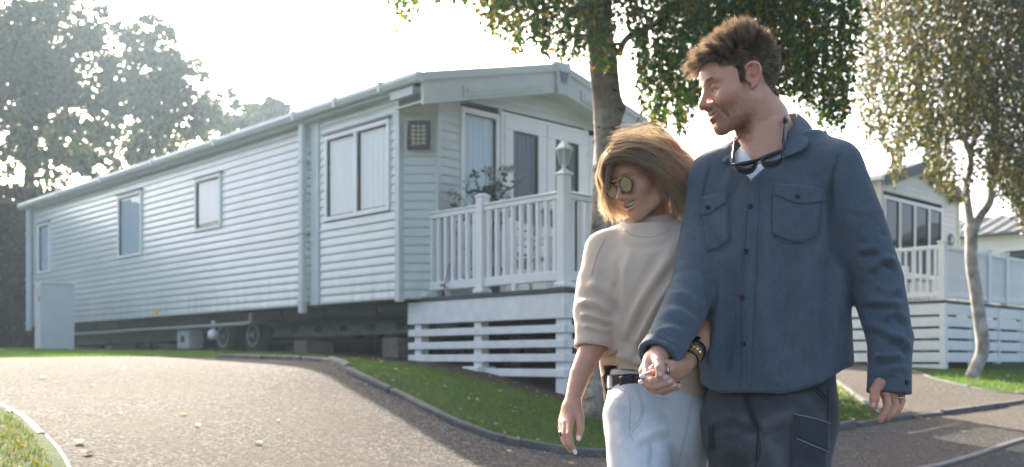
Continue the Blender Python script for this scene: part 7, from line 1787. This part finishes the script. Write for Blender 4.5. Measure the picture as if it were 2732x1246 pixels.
# ---------------- jeans
def build_jeans():
    F = Field((.10,2.35,.10),(.70,3.25,1.06),.0065)
    rows = [(1290,1752,.06,.05),(1235,1751,.105,.085),(1180,1750,.138,.103),(1120,1750,.146,.112),(1060,1747,.134,.104),(1010,1744,.122,.096),(985,1743,.118,.094)]; rows = zsmooth(rows,20); tz = [CAMZ-(r[0]-965)/FPX*2.80 for r in rows]
    F.fn((.1,2.5,tz[0]),(.7,3.1,tz[-1]),.03,loft_fn(tz,[uw(r[1],965,2.80)[:2] for r in rows],rows[:,2],rows[:,3],YAWW))
    for hip,knee,ank in LEGW: F.chain([hip,hip*.4+knee*.6,knee,ank],[.092,.082,.066,.062],.03)
    V,Q = F.mesh(); V = relax(V,Q,2); N = normals(V,Q)
    S_ = [([(1690,1185),(1730,1160),(1790,1140)],10,.006),([(1700,1200),(1745,1180),(1800,1165)],9,-.006),([(1640,1080),(1680,1085),(1720,1100)],12,.004),([(1630,1120),(1670,1130),(1690,1150)],10,-.004),([(1700,1130),(1750,1110),(1810,1100)],12,.004),([(1745,1175),(1745,1210),(1738,1246)],9,-.010),([(1650,1170),(1680,1200),(1700,1240)],16,.004),([(1675,1036),(1686,1090),(1683,1140)],10,.003)]
    V = strokes(V,N,S_)+N*(vnoise(V,40,19,3)*.0014)[:,None]; P = proj(V); c = np.ones(len(V))
    for pl,w,a in (([(1690,1246),(1700,1200),(1730,1150)],40,.16),([(1640,1100),(1650,1170),(1670,1246)],16,.12)): d,_ = seg_dist(P,pl); c += a*np.exp(-(d/w)**2)  # highlight and sunlit edge of the forward leg put into the colour
    d,_ = seg_dist(P,[(1825,1090),(1818,1180),(1805,1246)]); c -= .12*np.exp(-(d/30)**2); c += .08*vnoise(V,60,2,2)
    me = np_mesh('jeans',V,Q); set_col(me,np.stack([c,c,c],1)); o = add_obj('jeans',me,MAT_JEAN); att(o,wom); Sf = Surf(V,Q)
    for pl in ([(1670,1036),(1682,1085),(1679,1144),(1691,1180)],[(1697,1036),(1711,1085),(1705,1120),(1682,1146)],[(1703,1036),(1717,1085),(1710,1124),(1686,1152)],[(1842,1068),(1822,1179),(1804,1246)],[(1847,1068),(1827,1179),(1809,1246)],[(1622,1050),(1640,1064),(1660,1060),(1668,1040)],[(1735,1040),(1752,1060),(1790,1066)]):
        s_ = Sf.line(MB(),pl,.0006,.0004).build('seam',MAT_THREAD_B,None,True); s_.parent = o
    # belt
    ring_ = []; lx,ly = math.cos(YAWW),-math.sin(YAWW); zc = CAMZ-(1016-965)/FPX*2.74; cx,cy = uw(1743,965,2.80)[:2]; n = 48; vs = []; fs = []
    for i in range(n):
        a = 2*math.pi*i/n; ca,sa = math.cos(a),math.sin(a); ex = 2/2.3; uu = .1305*np.sign(ca)*abs(ca)**ex; vv = .1050*np.sign(sa)*abs(sa)**ex
        for (s_,dz) in ((1,-.019),(1.0,.019),(.95,.019),(.95,-.019)): vs.append((cx+lx*uu*s_-ly*vv*s_, cy+ly*uu*s_+lx*vv*s_, zc+dz+.004*ca))
    for i in range(n):
        for k in range(4): fs.append((i*4+k, ((i+1)%n)*4+k, ((i+1)%n)*4+(k+1)%4, i*4+(k+1)%4))
    belt = MB().add(vs,fs).build('belt',MAT_LEATHER,None,False); att(belt,wom); Sb = Surf(np.array([tuple(v) for v in vs]),np.array(fs))
    b_ = Sb.patch([(1655,998),(1672,999),(1690,1000)],[(1657,1030),(1674,1032),(1692,1033)],6,6,.007,'buckle',MAT_BLACK); b_.parent = belt
    t_ = Sb.patch([(1690,1001),(1715,1002),(1742,1003)],[(1692,1032),(1715,1033),(1742,1033)],6,8,.005,'belt_end',MAT_LEATHER); t_.parent = belt
    th = MB(); 
    def L_(pts): 
        for a_,b__ in zip(pts,pts[1:]): th.tube([tuple(Sb.hit(1730+a_[0],1018+a_[1])[0]+Vector((0,-.0062,0))), tuple(Sb.hit(1730+b__[0],1018+b__[1])[0]+Vector((0,-.0062,0)))],.0007,4)
    L_([(-4,-9),(4,-9)]);L_([(4,-12),(4,-6)]); L_([(-4,-3),(4,-3),(4,2),(0,2),(0,-3)]);L_([(0,0),(-4,2)]); L_([(4,5),(-4,5),(-4,10),(4,10)])
    lt_ = th.build('belt_lettering',MAT_THREAD_L,None); lt_.parent = belt
    for x in (1628,): 
        lo_ = Sb.patch([(x-4,994),(x+5,994)],[(x-3,1036),(x+6,1036)],6,3,.004,'belt_loop',MAT_JEAN); set_col(lo_.data,flat(len(lo_.data.vertices),(1,1,1))); lo_.parent = belt
build_jeans()
for (h_,k_,a_) in LEGW: shoe(a_,YAWW,wom,MAT_PAINT if 'MAT_PAINT' in globals() else MAT_TEE)
# ---------------- wrist: watch, beaded bracelets, rings
ax_ = uw(1862,920,2.60)-uw(1832,966,2.525)
def band(c, r, w, mat, name, parent=wom, th=.003):
    q = Vector(ax_).normalized().to_track_quat('Z','Y').to_matrix(); m0 = MB().lathe([(r,-w/2),(r+th,-w/2+.001),(r+th,w/2-.001),(r,w/2)],24); o = MB().add([tuple(Vector(c)+q@Vector(v)) for v in m0.v],m0.f[:-2]).build(name,mat,None,True); att(o,parent); return o,q
w_,q_ = band(uw(1851,937,2.573),.0275,.020,MAT_BLACK,'watch_strap')
wc = Vector(uw(1851,937,2.573)); 
fd = Vector((-.35,-.85,.35)).normalized(); axn = Vector(ax_).normalized(); fd = (fd-axn*fd.dot(axn)).normalized(); sd = axn.cross(fd)
def wbox(u0,u1,v0,v1,h0,h1): return MB().hull([tuple(wc+axn*u+sd*v+fd*h) for u in (u0,u1) for v in (v0,v1) for h in (h0,h1)])
x_ = wbox(-.016,.016,-.014,.014,.028,.035).build('watch_case',MAT_GOLD,None); x_.parent = w_
x_ = wbox(-.013,.013,-.012,.012,.035,.0365).build('watch_face',MAT_LENS_D,None); x_.parent = w_
for k in range(9):
    a = (k-4)*.32; d_ = (fd*math.cos(a)+sd*math.sin(a)); c_ = Vector(uw(1843,950,2.552))+d_*.0285
    o = MB().hull([tuple(c_+axn*u+d_.cross(axn)*v+d_*h) for u in (-.005,.005) for v in (-.0045,.0045) for h in (-.001,.001)]+[tuple(c_+d_*.0045)]).build('bracelet_link',MAT_GOLD,None); att(o,wom)
band(uw(1836,961,2.535),.0255,.009,MAT_BLACK,'bracelet')
for (c_,r_) in ((uw(1829,968,2.522),.0262),(uw(1839,957,2.542),.0275)):
    mb = MB()
    for k in range(40):
        a = 2*math.pi*k/40; p = Vector(c_)+(fd*math.cos(a)+sd*math.sin(a))*r_; s = .0019; mb.add([p+Vector(v)*s for v in ((1,0,0),(-1,0,0),(0,1,0),(0,-1,0),(0,0,1),(0,0,-1))],[(0,2,4),(2,1,4),(1,3,4),(3,0,4),(2,0,5),(1,2,5),(3,1,5),(0,3,5)])
    o = mb.build('beaded_bracelet',MAT_GOLD,None,True); tag(o,kind='stuff'); att(o,wom)
r_ = ring(uw(1499.5,1156,2.642), uw(1503,1127,2.662)-uw(1499,1154,2.644), .0086, .005, MAT_SILVER, wom)
c_ = Vector(uw(1501,1160,2.627)); x_ = MB().hull([tuple(c_+Vector((a,b,c))) for a in (-.0075,.0075) for b in (-.003,.003) for c in (-.004,.004)]).build('ring_stone',MAT_GEM,None); x_.parent = r_; x_.matrix_parent_inverse = Matrix.Identity(4)
ring(uw(1776,989,2.398), uw(1788,987,2.408)-uw(1760,990,2.388), .0092, .006, MAT_SILVER, wom)
# ================================================================ the hazy morning air between the camera and the far trees
def build_haze():
    mb = MB().box(-75, 75, -6, 75, -2.2, 24); m = bpy.data.materials.new('hazy_air'); m.use_nodes = True; t = m.node_tree
    t.nodes.remove(t.nodes['Principled BSDF']); v = t.nodes.new('ShaderNodeVolumePrincipled')
    v.inputs['Color'].default_value = (.62,.80,1.0,1); v.inputs['Density'].default_value = HAZE; v.inputs['Anisotropy'].default_value = .6
    t.links.new(v.outputs[0], t.nodes['Material Output'].inputs['Volume'])
    o = mb.build('haze', m); tag(o, 'pale hazy air over the whole caravan park', 'haze', kind='stuff')
HAZE = .00085
build_haze()
